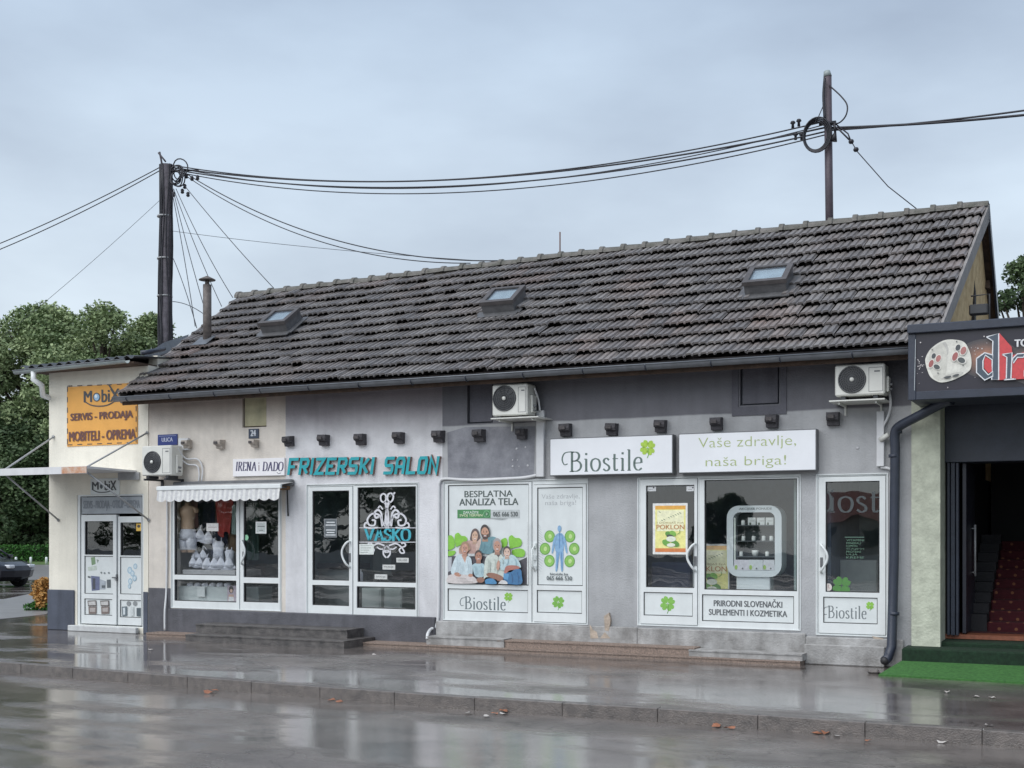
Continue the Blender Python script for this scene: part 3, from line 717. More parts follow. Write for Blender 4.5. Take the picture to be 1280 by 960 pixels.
# grandmother
S5([(30, 700), (80, 560), (120, 515), (180, 510), (260, 540), (285, 600), (290, 750), (200, 790), (60, 760)], (206, 222, 228))
P5([(160, 515), (225, 525), (205, 612)], (206, 160, 140))
face(200, 440, 44, 68, (212, 160, 138), (168, 136, 108), 1.2, .05, long=.3)
S5([(2, 760), (80, 745), (260, 760), (335, 800), (330, 855), (2, 850)], (214, 206, 204))
E5(115, 750, 42, 24, SK2, .3); E5(270, 760, 28, 20, SK2)
# boy
S5([(285, 640), (330, 615), (400, 615), (435, 640), (430, 770), (330, 770)], (176, 204, 212))
face(366, 535, 44, 62, (182, 130, 108), (70, 52, 46), 1.06)
E5(390, 815, 48, 34, SK3)
# grandfather
S5([(430, 700), (450, 560), (500, 510), (560, 490), (640, 510), (680, 600), (690, 760), (600, 800), (470, 780), (430, 800)], (208, 216, 208))
P5([(560, 490), (640, 495), (605, 545)], (90, 78, 72))
face(590, 410, 46, 76, (196, 146, 124), (166, 160, 160), 1.2, -.05)
p.line([c5(512, 600), c5(505, 720)], .5, (150, 160, 156)); p.line([c5(600, 540), c5(590, 740)], .4, (160, 166, 162))
E5(560, 770, 105, 34, SK3, .25); E5(620, 800, 42, 30, SK3)
# grandson
S5([(600, 620), (650, 550), (720, 520), (790, 520), (850, 590), (870, 670), (760, 680), (650, 700)], (186, 210, 216))
face(708, 485, 42, 60, (222, 190, 172), (70, 60, 56), 1.14)
S5([(670, 720), (700, 650), (790, 640), (860, 660), (830, 690), (740, 700), (690, 745)], (176, 110, 98))
E5(602, 640, 20, 60, (196, 150, 130), .1)
S5([(660, 860), (690, 740), (760, 720), (800, 690), (870, 690), (885, 760), (875, 866)], (44, 110, 160))
P5([(668, 735), (735, 745), (715, 815), (665, 800)], (84, 150, 196))
S5([(450, 862), (445, 820), (490, 798), (550, 805), (580, 862)], (66, 136, 184))
S5([(600, 860), (640, 820), (690, 825), (712, 864)], (214, 214, 214))
for x0_, y0_, x1_, y1_, col in ((110, 560, 90, 720, (178, 196, 204)), (150, 600, 140, 750, (184, 200, 208)), (230, 580, 240, 730, (176, 194, 202)), (320, 650, 325, 750, (146, 176, 188)), (400, 650, 395, 750, (148, 178, 190)), (480, 560, 470, 740, (176, 186, 178)), (560, 560, 555, 700, (180, 190, 182)), (650, 560, 655, 620, (170, 182, 176)), (720, 560, 700, 640, (154, 184, 194)), (800, 560, 815, 640, (152, 182, 192)), (440, 380, 420, 470, (84, 128, 140)), (520, 340, 500, 440, (86, 130, 142)), (400, 350, 385, 460, (80, 124, 136)), (190, 380, 180, 490, (168, 132, 124)), (270, 380, 262, 500, (170, 134, 126)), (760, 740, 770, 850, (30, 84, 130)), (830, 720, 845, 850, (34, 90, 138)), (100, 790, 220, 800, (186, 178, 176)), (150, 830, 300, 835, (188, 180, 178))):
    p.curve([c5(x0_, y0_), c5((x0_+x1_)/2+10, (y0_+y1_)/2), c5(x1_, y1_)], .9, col); p.k -= 1
p.k += 3
p.poly([c5(948, 120), c5(962, 120), c5(962, 870), c5(948, 870)], (214, 218, 218))
p.build('printed_film', w1)
p = Print(.0155); biostile(p, 581, 762, 632, 15.5, .035, (92, 106, 112), cl=(635.5, 746, 5.6)); p.build('lettering', w1)
p = Print(.0155)
p.text('Vaše zdravlje,', *c4(548, 150), *c4(738, 180), (178, 182, 184), -.008); p.text('naša briga!', *c4(566, 182), *c4(720, 212), (178, 182, 184), -.008)
for k in range(18): p.line([c4(530, 300+k*13), c4(566-abs(k-9)*2.5, 318+k*13)], .35, (176, 184, 190)); p.k -= 1
p.k += 1
for gx, gy in ((588, 362), (565, 424), (587, 484), (690, 362), (711, 424), (688, 486)):
    p.ell(*c4(gx, gy), 6.6, 7.6, (96, 160, 60)); p.ell(*c4(gx, gy), 5.6, 6.5, (138, 196, 84)); p.ell(*c4(gx+2, gy), 2.2, 2.8, (196, 226, 150)); p.k -= 3
p.k += 3
BL = (132, 176, 214)
def B4(pts, col=BL): p.poly([(a.x, a.y) for a in spline([c4(*q) for q in pts]+[c4(*pts[0])], 4)][:-1], col)
B4([(618, 355), (637, 344), (656, 355), (660, 400), (654, 440), (620, 440), (614, 400)]); B4([(620, 436), (637, 440), (632, 490), (626, 532), (618, 534), (618, 490)]); B4([(638, 440), (656, 436), (656, 490), (654, 532), (646, 534), (642, 490)])
B4([(618, 356), (608, 375), (600, 420), (598, 446), (606, 440), (614, 400), (620, 372)]); B4([(657, 356), (667, 375), (675, 420), (677, 446), (669, 440), (661, 400), (654, 372)])
p.ell(*c4(637, 323), 2.3, 4, BL); p.line([c4(637, 335), c4(637, 420)], .7, (90, 140, 196)); p.line([c4(637, 350), c4(650, 356), c4(655, 400)], .4, (90, 140, 196)); p.line([c4(630, 440), c4(626, 520)], .5, (90, 140, 196)); p.line([c4(646, 440), c4(650, 520)], .5, (90, 140, 196))
p.text('biostile.ba', *c4(590, 544), *c4(680, 556), (70, 80, 84), .015); p.text('065 666 530', *c4(573, 561), *c4(700, 581), (70, 80, 84), .012)
p.build('printed_film', d1)
p = Print(.0155); clover(p, *c4(631, 691), 7.8, (120, 184, 64), (90, 150, 50), True, .2); p.build('lettering', d1)
mb = MB()
for py in (682, 697, 710):
    q = P(668.5, py); mb.box(q.x-.02, q.x+.03, -.03, -.004, q.z-.04, q.z+.04, WHITE, .006)
q0, q1 = P(669, 712), P(669, 682); mb.tube([(q0.x, -.03, q0.z), (q0.x-.02, -.07, q0.z+.06), (q0.x-.02, -.07, q1.z-.06), (q0.x, -.03, q1.z)], .013, WHITE)
mb.build('handle', d1)

# --- supplement shop, glazed front
l1 = RX(800, 872, 598, 781); l2 = RX(873.5, 999, 597, 787)
casing(r_b2, [l1, l2], 'white frame of the glazed supplement shop')
d1 = leaf('door', l1, [gl(807.5, 868, 606.5, 734.5), pn(804.5, 866, 740.5, 770)])
w1 = leaf('window', l2, [gl(880.5, 996.5, 599, 738), pn(877.5, 992.5, 744, 778)])
handle(d1, 869.5, 680, 714, 1)
p = Print(.0155); clover(p, 834.5, 754.5, 9.6, (128, 190, 70), (90, 150, 50), True, .15); p.build('lettering', d1)
p = Print(.0155); p.text('PRIRODNI SLOVENAČKI', 892, 748.5, 978, 758.8, (84, 88, 92), .014); p.text('SUPLEMENTI I KOZMETIKA', 886, 762.5, 984, 770, (84, 88, 92), .014); p.build('lettering', w1)
def promo(p, x0, y0, x1, y1, full=True):
    w_, h_ = x1-x0, y1-y0; f = lambda a, b: (x0+a*w_, y0+b*h_)
    p.rect(x0, y0, x1, y1, (246, 240, 150)); p.rect(x0, y0, x1, y0+h_*.08, (240, 176, 64)); p.rect(x0, y0+h_*.92, x1, y1, (222, 128, 56)); p.rect(x0+w_*.06, y0+h_*.1, x1-w_*.06, y0+h_*.55, (250, 248, 206))
    for k in range(9):
        a = .12+.75*((k*37) % 10)/10; b = .13+.2*((k*53) % 10)/10
        p.line([f(a, b), f(a+.06, b+.02)], .8, (110, 130, 90)); p.k -= 1
    p.k += 1
    p.text('I DOBIJAŠ NA', *f(.06, .34), *f(.94, .4), (170, 150, 80)); p.text('POKLON', *f(.04, .41), *f(.96, .51), (200, 136, 70), .01)
    for (a, b, r, col) in ((.45, .62, .13, (92, 158, 52)), (.58, .6, .12, (130, 190, 70)), (.36, .8, .14, (110, 176, 60)), (.66, .82, .14, (90, 150, 50))): p.ell(*f(a, b), r*w_, r*h_*.45, col, .5)
    p.ell(*f(.5, .67), w_*.13, h_*.045, (60, 66, 60), .3); p.ell(*f(.52, .72), w_*.16, h_*.06, (240, 244, 226)); p.ell(*f(.52, .85), w_*.14, h_*.04, (240, 244, 226))
    p.curve([f(.72, .62), f(.8, .58), f(.8, .52)], .7, (110, 160, 60))
p = Print(.029); p.rect(816, 629, 859.5, 693, (240, 240, 236)); promo(p, 819, 632, 857, 690); tag(p.build('poster', d1), 'yellow poster in a white frame')
p = Print(.029)
for a in (809, 858): p.rect(a, 607.5, a+11, 614, (232, 234, 236)); p.ell(a+8, 609.5, 1, 1, (40, 40, 44)); p.line([(a+2, 612), (a+7, 612)], .5, (140, 140, 140))
p.build('sticker', d1)
room((r_b2[0], r_b2[1], r_b2[2], r_b2[3]), 2.6, mat('supplement_shop_wall', srgb(110, 122, 140), .8, .2, 1.5, 0))
# --- supplement shop side door
l1 = RX(1023, 1107.5, 595, 793)
casing(r_b3, [l1], 'white frame of the single door')
d1 = leaf('door', l1, [gl(1032, 1099.5, 601.5, 740.5), pn(1029, 1097, 746.5, 779.5)])
handle(d1, 1027, 681, 716, -1)
p = Print(.029)
p.serif('iost', 1036, 610, 1099, 640, (46, 56, 60), .13, .05, .1); p.curve([(1033, 614), (1038, 620), (1038, 634), (1033, 640)], 3, (46, 56, 60), 1.2)
clover(p, 1052, 732, 12, (66, 132, 44), (50, 110, 40), False, .1); p.ell(1035.5, 734, 4.4, 4.8, (222, 214, 208)); p.line([(1035.5, 731), (1035.5, 735), (1038, 735)], .5, (150, 90, 90))
p.rect(1056, 671, 1080, 672, (70, 110, 92))
for i in range(7): p.text(('VITAMINI', 'MINERALI', 'KOZMETIKA', 'ČAJEVI', 'PROTEINI', 'ULJA', 'KREME')[i], 1058, 674+i*3.6, 1080-(i % 3)*4, 676.6+i*3.6, (86, 128, 104)); p.k -= 1
p.build('window_lettering', d1)
p = Print(.0155); biostile(p, 1035, 773, 1083, 15, .03, (110, 118, 122), cl=(1087.5, 757, 5.2)); p.build('lettering', d1)
room(r_b3, 2.4, mat('side_room_wall', srgb(160, 180, 178), .8, .2, 1.5, 0))

# --- attic hatches
def hatch(r, m, edge, label):
    mb = MB(); mb.box(r[0]+.025, r[1]-.025, .03, .06, r[2]+.02, r[3], m, .005); mb.box(r[0], r[1], .075, .1, r[2], r[3], edge)
    tag(mb.build('hatch', root), label)
hatch(hatch1, mat('yellowed_board', srgb(196, 190, 158), .8, .15, 4, .2, streak=.2), WOOD, 'yellowed board closing a small attic opening')
hatch(hatch2, DGREY, DMETAL, 'grey closed attic hatch'); hatch(hatch3, DGREY, DMETAL, 'grey closed attic hatch')
mb = MB(); a, b_, c, d = hatch3
cells(mb, a-.11, b_+.1, c-.14, d+.3, [(a-.02, b_+.02, c-.02, d+.4)], -.016, -.001, DGREY); mb.build('hatch_trim', root)

# --- protruding beam ends
st = MB(); m_ = mat('beam_end_grey', srgb(84, 82, 86), .85, .2, 14, .5, 50)
st.prism([(-.085, -.19, .02), (-.085, -.17, .085), (-.085, 0, .095), (-.085, 0, -.095), (-.085, -.09, -.095), (-.085, -.11, -.03), (-.085, -.17, -.02)], (.17, 0, 0), m_)
st.box(-.06, .03, -.215, -.1889, -.005, .05, mat('beam_core', srgb(96, 92, 93), .9, .2, 20, .4), .006)
be = None; creams = []; m2 = mat('beam_end_cream', srgb(196, 186, 176), .85, .2, 14, .5, 50)
for px, py, s in ((232, 555, .8), (273, 555, .85), (316, 554, .7), (359, 551, .95), (403, 550, 1), (449, 549, 1), (497, 547, 1), (547, 545, 1.05), (598, 544, 1.05), (651, 542, .9), (706, 537, 1.05), (764, 536, 1), (825, 532, 1), (895, 529, 1), (965, 526, 1), (1041, 523, 1.02)):
    q = P(px-1, py, -.12)
    if be is None: be = st.build('beam_end', root, local=True); o = be
    else: o = be.copy(); COL.objects.link(o)
    o.location = (q.x-root['_o'][0], 0, q.z); o.scale = (s*.9, .85, s*.92); o.rotation_euler = (rng.uniform(-.05, .05), rng.uniform(-.06, .06), rng.uniform(-.05, .05))
    if px in (232, 273, 316):
        creams.append(o)
for o in creams:
    o['label'] = 'cream painted beam end'; o.data = o.data.copy(); o.data.materials[0] = m2

# ------------------------------------------------------------------ roof
EL, ER = P(150, 495, -.5), P(1167, 431.5, -.5)
RL, RR = P(300, 373.5, 2.8), P(1234, 260, 2.8)
def Q(u, v):
    a = EL.lerp(ER, u); b = RL.lerp(RR, u); q = a.lerp(b, v)
    q.z -= .035*math.sin(math.pi*v)*(.6+.4*math.sin(u*9)); return q
nrm = (ER-EL).cross(RL-EL).normalized()
if nrm.z < 0: nrm = -nrm
BL_, BR_ = Vector((RL.x+.04, 6.5, EL.z-.25)), Vector((P(1256, 430, 6.5).x, 6.5, EL.z-.25))
rf = MB(); nd = -nrm*.10
DECK = mat('roof_underlay_dark', srgb(52, 46, 44), .8, .2, 6, .1)
rf.prism([Q(0, 0)+nd*.6, Q(1, 0)+nd*.6, Q(1, 1)+nd*.6, Q(0, 1)+nd*.6], nd*.8, DECK)
rf.prism([RL+nd*.6, RR+nd*.6, BR_, BL_], (0, -.02, -.07), WOOD)
roof = tag(rf.build('roof', root), 'steep roof of weathered interlocking clay tiles')
# rear slope covering
rb = MB(); nn = 80
for i in range(nn):
    u0, u1 = i/nn, (i+1)/nn
    a0, a1, b0, b1 = RL.lerp(RR, u0), RL.lerp(RR, u1), BL_.lerp(BR_, u0), BL_.lerp(BR_, u1); mid = (a0+a1)/2+Vector((0, .01, .05)); mid2 = (b0+b1)/2+Vector((0, .01, .06))
    up = Vector((0, 0, .02)); rb.add([a0+up, mid, a1+up, b1+up, mid2, b0+up], [(0, 1, 4, 5), (1, 2, 3, 4)], TILE)
tag(rb.build('rear_tiles', roof), kind='stuff')
ROWS, COLS = 12, 62
prof = [(0, -.004), (.05, -.004), (.10, .016), (.40, .024), (.455, .002), (.535, .002), (.59, .018), (.87, .025), (.93, -.002), (1.0, -.004)]
def tile_mesh(wd, ln):
    mb = MB(); v = []
    for yy, dz in ((0, 0), (ln, -.0)):
        v += [((a-.5)*wd, yy, b+dz) for a, b in prof]
    v += [((a-.5)*wd, .004, b-.028) for a, b in prof]
    n = len(prof); f = [(i, i+1, n+i+1, n+i) for i in range(n-1)]+[(2*n+i, 2*n+i+1, i+1, i) for i in range(n-1)]
    return mb.add(v, f, TILE)
du = (ER-EL).length/COLS; dvl = (RL-EL).length/ROWS
tm = tile_mesh(du*1.0, dvl*1.12)
sky_px = [(355, 413, .54, .52), (633, 388, .56, .54), (963, 364, .60, .54)]
def roof_hit(px, py):
    d = ray(px, py); t = (Q(.5, .5)-CAM).dot(nrm)/d.dot(nrm); return CAM+d*t
sk = [(roof_hit(a, b), c, d) for a, b, c, d in sky_px]
U_ = (ER-EL).normalized(); V_ = nrm.cross(U_).normalized()
tiles = []
for i in range(ROWS):
    for j in range(COLS):
        u = (j+.5)/COLS; v = i/ROWS
        q = Q(u, v); a = (Q(u+.004, v)-Q(u-.004, v)).normalized(); bb = (Q(u, min(1, v+.08))-Q(u, v)).normalized()
        c = a.cross(bb).normalized(); bb2 = c.cross(a)
        mid = q+bb*dvl*.5; skip = False
        for s, sw, sh in sk:
            dd = mid-s
            if abs(dd.dot(U_)) < sw/2-.02 and abs(dd.dot(V_)) < sh/2-.02: skip = True
        if skip: continue
        # rest on the course below: tilt the front up
        M = Matrix((a, bb2, c)).transposed().to_4x4() @ Matrix.Rotation(-.20+rng.normal(0, .016), 4, 'X') @ Matrix.Rotation(rng.normal(0, .012), 4, 'Z') @ Matrix.Rotation(rng.normal(0, .01), 4, 'Y')
        sc = (Q(1, v)-Q(0, v)).length/(ER-EL).length
        M.translation = q+c*(.098+rng.normal(0, .004))+bb*rng.normal(0, .006)-bb*.03+c*rng.choice([0, 0, 0, 0, 0, .014])
        shear = (bb.dot(a))
        M = M @ Matrix(((sc, shear, 0, 0), (0, 1, 0, 0), (0, 0, 1, 0), (0, 0, 0, 1)))
        tiles.append((-(mid-CAM).length, M))
tiles.sort(key=lambda t: -t[0])
first = None
rv = np.array(tm.v); V = []; F = []
shoff = Vector(root['_o'])
me_cache = None
for k, (_, M) in enumerate(tiles):
    if k < 300:
        if first is None:
            o = first = tm.build('roof_tile', roof, local=True)
        else: o = first.copy(); COL.objects.link(o)
        M2 = M.copy(); M2.translation -= shoff; l_, r_, s_ = M2.decompose()
        o.location = l_; o.rotation_euler = r_.to_euler(); o.scale = s_
    else:
        Mn = np.array(M); pts = rv @ Mn[:3, :3].T+Mn[:3, 3]; b0 = len(V); V.extend(map(tuple, pts)); F.extend([tuple(b0+i for i in f) for f in tm.f])
mb = MB(); mb.add(V, F, TILE); tag(mb.build('far_roof_tiles', roof), 'remaining weathered tiles', kind='stuff')
# ridge tiles
RIDGE = mat('ridge_tile_mossy', srgb(112, 108, 104), .6, .2, 7, .5, 40, col2=srgb(74, 74, 66))
rt = MB(); n = 9; rings = [(-.03, .132), (.035, .128), (.05, .108), (.40, .092)]
v = []
for x_, r in rings:
    for k in range(n):
        q = math.pi*(k/(n-1)); v.append((x_, math.cos(q)*r*1.15, math.sin(q)*r-.02))
rt.add(v, [(i*n+k, i*n+k+1, (i+1)*n+k+1, (i+1)*n+k) for i in range(3) for k in range(n-1)]+[tuple(range(n))], RIDGE, smooth=False)
NR = 36; first = None; rd = (RR-RL); stp = rd.length/NR; rq = rd.normalized().to_track_quat('X', 'Z')
for k in range(NR):
    if first is None: o = first = rt.build('ridge_tile', roof, local=True)
    else: o = first.copy(); COL.objects.link(o)
    e = rq.to_euler(); o.location = RL+rd*(k/NR)+Vector((0, 0, .03+rng.normal(0, .005)))-shoff; o.rotation_euler = (e.x+rng.normal(0, .04), e.y+rng.normal(0, .012), e.z+rng.normal(0, .012)); o.scale = (stp/.38, 1, 1)
mb = MB(); mb.tube([RL+Vector((.02, 0, -.02)), RR+Vector((-.02, 0, -.02))], .085, mat('ridge_mortar', srgb(112, 106, 98), .95, .2, 12, .6), 8); mb.build('ridge_mortar', roof)
# barge boards
for (E, R__, B, s, m) in ((ER, RR, BR_, 1, BARGE), (EL, RL, BL_, -1, BARGE)):
    mb = MB(); o_ = Vector((.0, 0, 0)); t = Vector((.035*s, 0, 0)); up = nrm*.055
    mb.prism([E+up, R__+up+Vector((0, .05, .02)), R__+up-nrm*.2+Vector((0, .05, 0)), E-nrm*.14], t, m); mb.build('barge_board', roof)
    mb = MB(); mb.prism([R__+Vector((0, .0, .06)), B+Vector((0, 0, .04)), B+Vector((0, 0, -.14)), R__+Vector((0, 0, -.16))], t, DMETAL if s > 0 else BARGE); mb.build('barge_board', roof)
# gable walls, set in under the verge
for s, m, ins in ((1, OCHRE, .10), (-1, CREAMD, .16)):
    E, R__, B = (ER, RR, BR_) if s > 0 else (EL, RL, BL_)
    i_ = Vector((-ins*s, 0, -.16)); y0 = .02; t0 = (y0-E.y)/(R__.y-E.y); tb = (6.1-R__.y)/(B.y-R__.y)
    A0 = E.lerp(R__, t0)+i_; A1 = R__+i_; A2 = R__.lerp(B, tb)+i_
    mb = MB(); mb.prism([Vector((A0.x, A0.y, 2.6)), A0, A1, A2, Vector((A2.x, A2.y, 2.6))], (-.15*s, 0, 0), m)
    tag(mb.build('gable_wall', root), 'rough ochre gable wall' if s > 0 else None)
mb = MB()
for t_ in ():     # purlins and rafters seen under the right verge
    q = RR.lerp(BR_, t_)+Vector((-.02, 0, -.12)); mb.box(q.x-.35, q.x-.02, q.y-.06, q.y+.06, q.z-.12, q.z, WOOD)
a = P(1219, 330, 2.9); mb.box(RR.x-.27, RR.x-.17, 2.75, 3.0, 2.7, RR.z-.25, mat('dark_post', srgb(40, 36, 36), .8, .2, 6, .2)); mb.build('post', roof)
for t_ in (.28, .5, .72, .93):
    q = RR.lerp(BR_, t_)+Vector((-.02, 0, -.12)); MB().box(q.x-.35, q.x-.02, q.y-.06, q.y+.06, q.z-.12, q.z, WOOD).build('purlin', roof)
# gutter
gx0, gx1 = EL.x-.02, P(1139, 437, -.62).x; gz = EL.z-.045; gyc = -.60
mb = MB(); n = 9; v = []
gxs = [gx0+(gx1-gx0)*i/14 for i in range(15)]
for x_ in gxs:
    for k in range(n):
        q = math.pi+math.pi*k/(n-1); v.append((x_, gyc+math.cos(q)*.068, gz+math.sin(q)*.068))
mb.add(v, [(i*n+k, i*n+k+1, (i+1)*n+k+1, (i+1)*n+k) for i in range(14) for k in range(n-1)], ZINC, smooth=True)
mb.tube([(gx0, gyc-.068, gz+.004), (gx1, gyc-.068, gz+.004)], .011, ZINC, 6)
mb.add([(gx0, gyc+math.cos(math.pi+math.pi*k/8)*.068, gz+math.sin(math.pi+math.pi*k/8)*.068) for k in range(9)], [tuple(range(9))], ZINC)
gut = mb.build('gutter', root)
gb = MB(); n = 9
gb.tube([(0, gyc+math.cos(math.pi+math.pi*k/8)*.073, gz+math.sin(math.pi+math.pi*k/8)*.073) for k in range(9)]+[(0, gyc+.12, gz+.03)], .008, DMETAL, 5)
first = None; x_ = gx0+.3
while x_ < gx1:
    if first is None: o = first = gb.build('gutter_bracket', gut, local=True)
    else: o = first.copy(); COL.objects.link(o)
    o.location = (x_-root['_o'][0], 0, rng.normal(0, .004)); x_ += .92
mb = MB(); mb.box(EL.x+.05, ER.x-.05, -.50, -.47, EL.z-.16, EL.z-.02, WOOD); mb.build('fascia', root)
mb = MB(); mb.box(x186+.1, ER.x-.1, -.47, -.002, EL.z-.02, EL.z+.02, mat('eave_boarding', srgb(86, 80, 80), .8, .2, 8, .2)); mb.build('soffit', root)
# skylights
for (s, sw, sh), gcol in zip(sk, (0, 0, 0)):
    def wq(a, b, c): return s+U_*a+V_*b+nrm*c
    mb = MB(); FR = mat('skylight_frame', srgb(88, 84, 84), .5, .15, 8, .1); FL = mat('flashing_grey', srgb(112, 112, 114), .45, .15, 8, .1, metal=.3)
    h0 = .28; hx, hy = sw/2, sh/2
    # curb walls
    pts = [(-hx, -hy), (hx, -hy), (hx, hy), (-hx, hy)]
    for (a, b), (c, d) in zip(pts, pts[1:]+pts[:1]):
        mb.add([wq(a, b, 0), wq(c, d, 0), wq(c, d, h0-.05), wq(a, b, h0-.05)], [(0, 1, 2, 3)], FL)
    o = mb.build('skylight', root)
    mb = MB(); e = .02; ii = .06
    for (a, b, c, d) in ((-hx-e, hx+e, -hy-e, -hy+ii), (-hx-e, hx+e, hy-ii*.6, hy+e), (-hx-e, -hx+ii, -hy+ii, hy-ii*.6), (hx-ii, hx+e, -hy+ii, hy-ii*.6)):
        mb.obox(wq((a+b)/2, (c+d)/2, h0-.02), U_*(b-a)/2, V_*(d-c)/2, nrm*.03, FR)
    mb.build('frame', o)
    mb = MB(); mb.obox(wq(0, ii*.2, h0-.012), U_*(hx-ii), V_*(hy-ii*.8), nrm*.006, glass_mat('skylight_glass', .16, (.9, .93, .95)) if 'skylight_glass' not in _M else _M['skylight_glass']); mb.build('glass', o)
    mb = MB(); mb.obox(wq(0, 0, h0-.05), U_*(hx-.03), V_*(hy-.03), nrm*.01, mat('skylight_painted_sheen', srgb(206, 216, 218), .6, bump=0)); mb.build('sky_sheen_sheet', o)  # pale sheet under the pane stands in for the reflected sky
    mb = MB(); mb.obox(wq(0, -hy-.06, .085), U_*(hx+.06), V_*.08, nrm*.008, FL)
    mb.obox(wq(hx+.05, 0, .085), U_*.05, V_*(hy+.05), nrm*.006, FL); mb.obox(wq(-hx-.05, 0, .085), U_*.05, V_*(hy+.05), nrm*.006, FL); mb.build('flashing', o)

# ================================================================== CORNER SHOP
x62 = S(62); ctop = H(62, 466)
cs = T('corner_shop', 'cream corner shop with a corrugated roof and dark blue plinth', 'building', ((x62+x186)/2, 0, 0))
def cbx(name, *a, label=None, par=cs, bev=.01): return tag(MB().box(*a, bev).build(name, par), label)
mb = MB(); cells(mb, x62, x186-.003, 0, ctop, [r_mob], -.012, .22, CREAM); tag(mb.build('wall', cs), 'cream front wall')
mb = MB(); mb.box(x62, x62+.2, .22, 6, 0, ctop, CREAM); mb.box(x62, x186, 6, 6.2, 0, ctop, CREAM); mb.box(x186-.2, x186-.003, .22, 6, 2.6, ctop+.2, CREAM); tag(mb.build('wall', cs), 'side and rear walls')
zp = H(75, 737); cbx('plinth', x62-.02, r_mob[0]-.05, -.04, -.013, 0, zp, SLATE); cbx('plinth', x62-.021, x62-.001, -.0125, 6, 0, zp, SLATE); cbx('plinth', r_mob[1]+.002, x186-.004, -.03, -.013, 0, zp, SLATE)
cbx('step', S(91), S(176), -.13, -.041, 0, H(135, 783.5, -.13), mat('white_stone', srgb(206, 208, 208), .6, .12, 6, .3))
root_ = root; 
l0 = RX(100, 178, 620, 782)
mb = MB(); cells(mb, *r_mob, [l0], .0, .10, WHITE); fr = mb.build('door_frame', cs)
tp = RX(102, 177, 621, 642)
l1 = RX(101.5, 146, 643, 780.5); l2 = RX(147.5, 177.5, 645, 782)
BLUEW = mat('pale_blue_upvc', srgb(206, 222, 228), .35, .04, 3, .02)
mb = MB(); mb.box(*tp[:2], .005, .06, *tp[2:], mat('grey_film', srgb(168, 174, 180), .5, bump=0)); o = mb.build('transom', cs)
p = Print(.0045); p.text('SERVIS - PRODAJA - OTKUP - OPREMA', 104, 625.5, 175, 638.5, (120, 126, 134), .012); p.build('lettering', o)
d1 = leaf('door', l1, [gl(106, 141.5, 651.5, 693.5), pn(105.5, 141.5, 695, 742.5), pn(105.5, 140.5, 748.5, 769)], cs, 'pale blue white door leaf with printed pictures')
d2 = leaf('door', l2, [gl(150.5, 176.5, 653, 694.5), pn(150, 176.5, 696, 743), pn(150, 176.5, 750, 772)], cs, 'narrow door leaf with printed pictures')
cm = lambda x, y: (84+x/5.055, 600+y/5.053)
p = Print(.0155)
for poly, col in (([(150, 490), (175, 485), (180, 530), (155, 540)], (120, 150, 110)), ([(130, 550), (185, 540), (188, 568), (134, 575)], (196, 206, 196)), ([(185, 500), (200, 505), (192, 525)], (150, 160, 150)), ([(150, 605), (205, 610), (205, 695), (155, 700)], (96, 104, 140)), ([(160, 620), (178, 622), (178, 690), (160, 690)], (52, 56, 70)), ([(205, 625), (245, 640), (240, 690), (205, 690)], (170, 178, 186)), ([(250, 630), (275, 628), (275, 680), (252, 682)], (84, 92, 96)), ([(218, 665), (240, 665), (240, 682), (218, 682)], (84, 92, 96)), ([(130, 605), (148, 610), (146, 620), (130, 616)], (90, 96, 100))):
    p.poly([cm(*q) for q in poly], col)
for a, b in ((215, 585), (235, 588), (262, 586)): p.ell(*cm(a, b), 1, 1.2, (120, 130, 132))
for a in (128, 208):
    p.poly([cm(a, 762), cm(a+55, 760), cm(a+58, 795), cm(a+4, 797)], (84, 70, 66)); p.poly([cm(a+5, 768), cm(a+50, 766), cm(a+52, 790), cm(a+8, 791)], (200, 198, 196)); p.poly([cm(a+6, 800), cm(a+58, 798), cm(a+56, 845), cm(a+8, 846)], (120, 104, 98)); p.poly([cm(a+14, 808), cm(a+50, 806), cm(a+48, 832), cm(a+16, 833)], (176, 168, 164))
p.build('printed_film', d1)
p = Print(.0155)
for a, b, r in ((395, 570, 3), (430, 545, 2.4), (412, 590, 2.6), (398, 640, 2.6), (425, 620, 2.6), (392, 672, 1.8)): p.ell(*cm(a, b), r, r*1.5, (168, 196, 212)); p.ell(*cm(a, b), r*.6, r*.9, (206, 222, 230))
for a, b in ((388, 780), (428, 780)): p.ell(*cm(a, b), 2.6, 3, (140, 144, 146))
p.poly([cm(345, 800), cm(378, 798), cm(378, 858), cm(348, 860)], (96, 110, 118)); p.poly([cm(352, 808), cm(366, 806), cm(366, 850), cm(354, 852)], (214, 222, 226)); p.poly([cm(438, 808), cm(468, 808), cm(466, 862), cm(438, 860)], (70, 84, 92)); p.rect(*cm(400, 800), *cm(420, 858), (206, 212, 212))
p.build('printed_film', d2)
p = Print(.029); p.rect(*cm(436, 275), *cm(468, 322), (236, 190, 70)); p.ell(*cm(452, 292), 2, 2, (60, 50, 40)); p.build('sticker', d2)
q = P(145, 722); mb = MB(); mb.box(q.x-.05, q.x+.05, -.05, -.03, q.z-.01, q.z+.012, AC_M); mb.box(q.x+.02, q.x+.045, -.03, -.003, q.z-.06, q.z+.06, AC_M); mb.build('handle', d1)
tmp = root; 
mb = MB(); a = r_mob; mb.box(a[0]-.3, a[1]+.2, 2.2, 2.25, a[2]-.05, a[3]+.2, DARK); mb.box(a[0]-.35, a[0]-.3, .2, 2.25, a[2]-.05, a[3]+.2, DARK); mb.box(a[1]+.2, a[1]+.25, .2, 2.25, a[2]-.05, a[3]+.2, DARK)
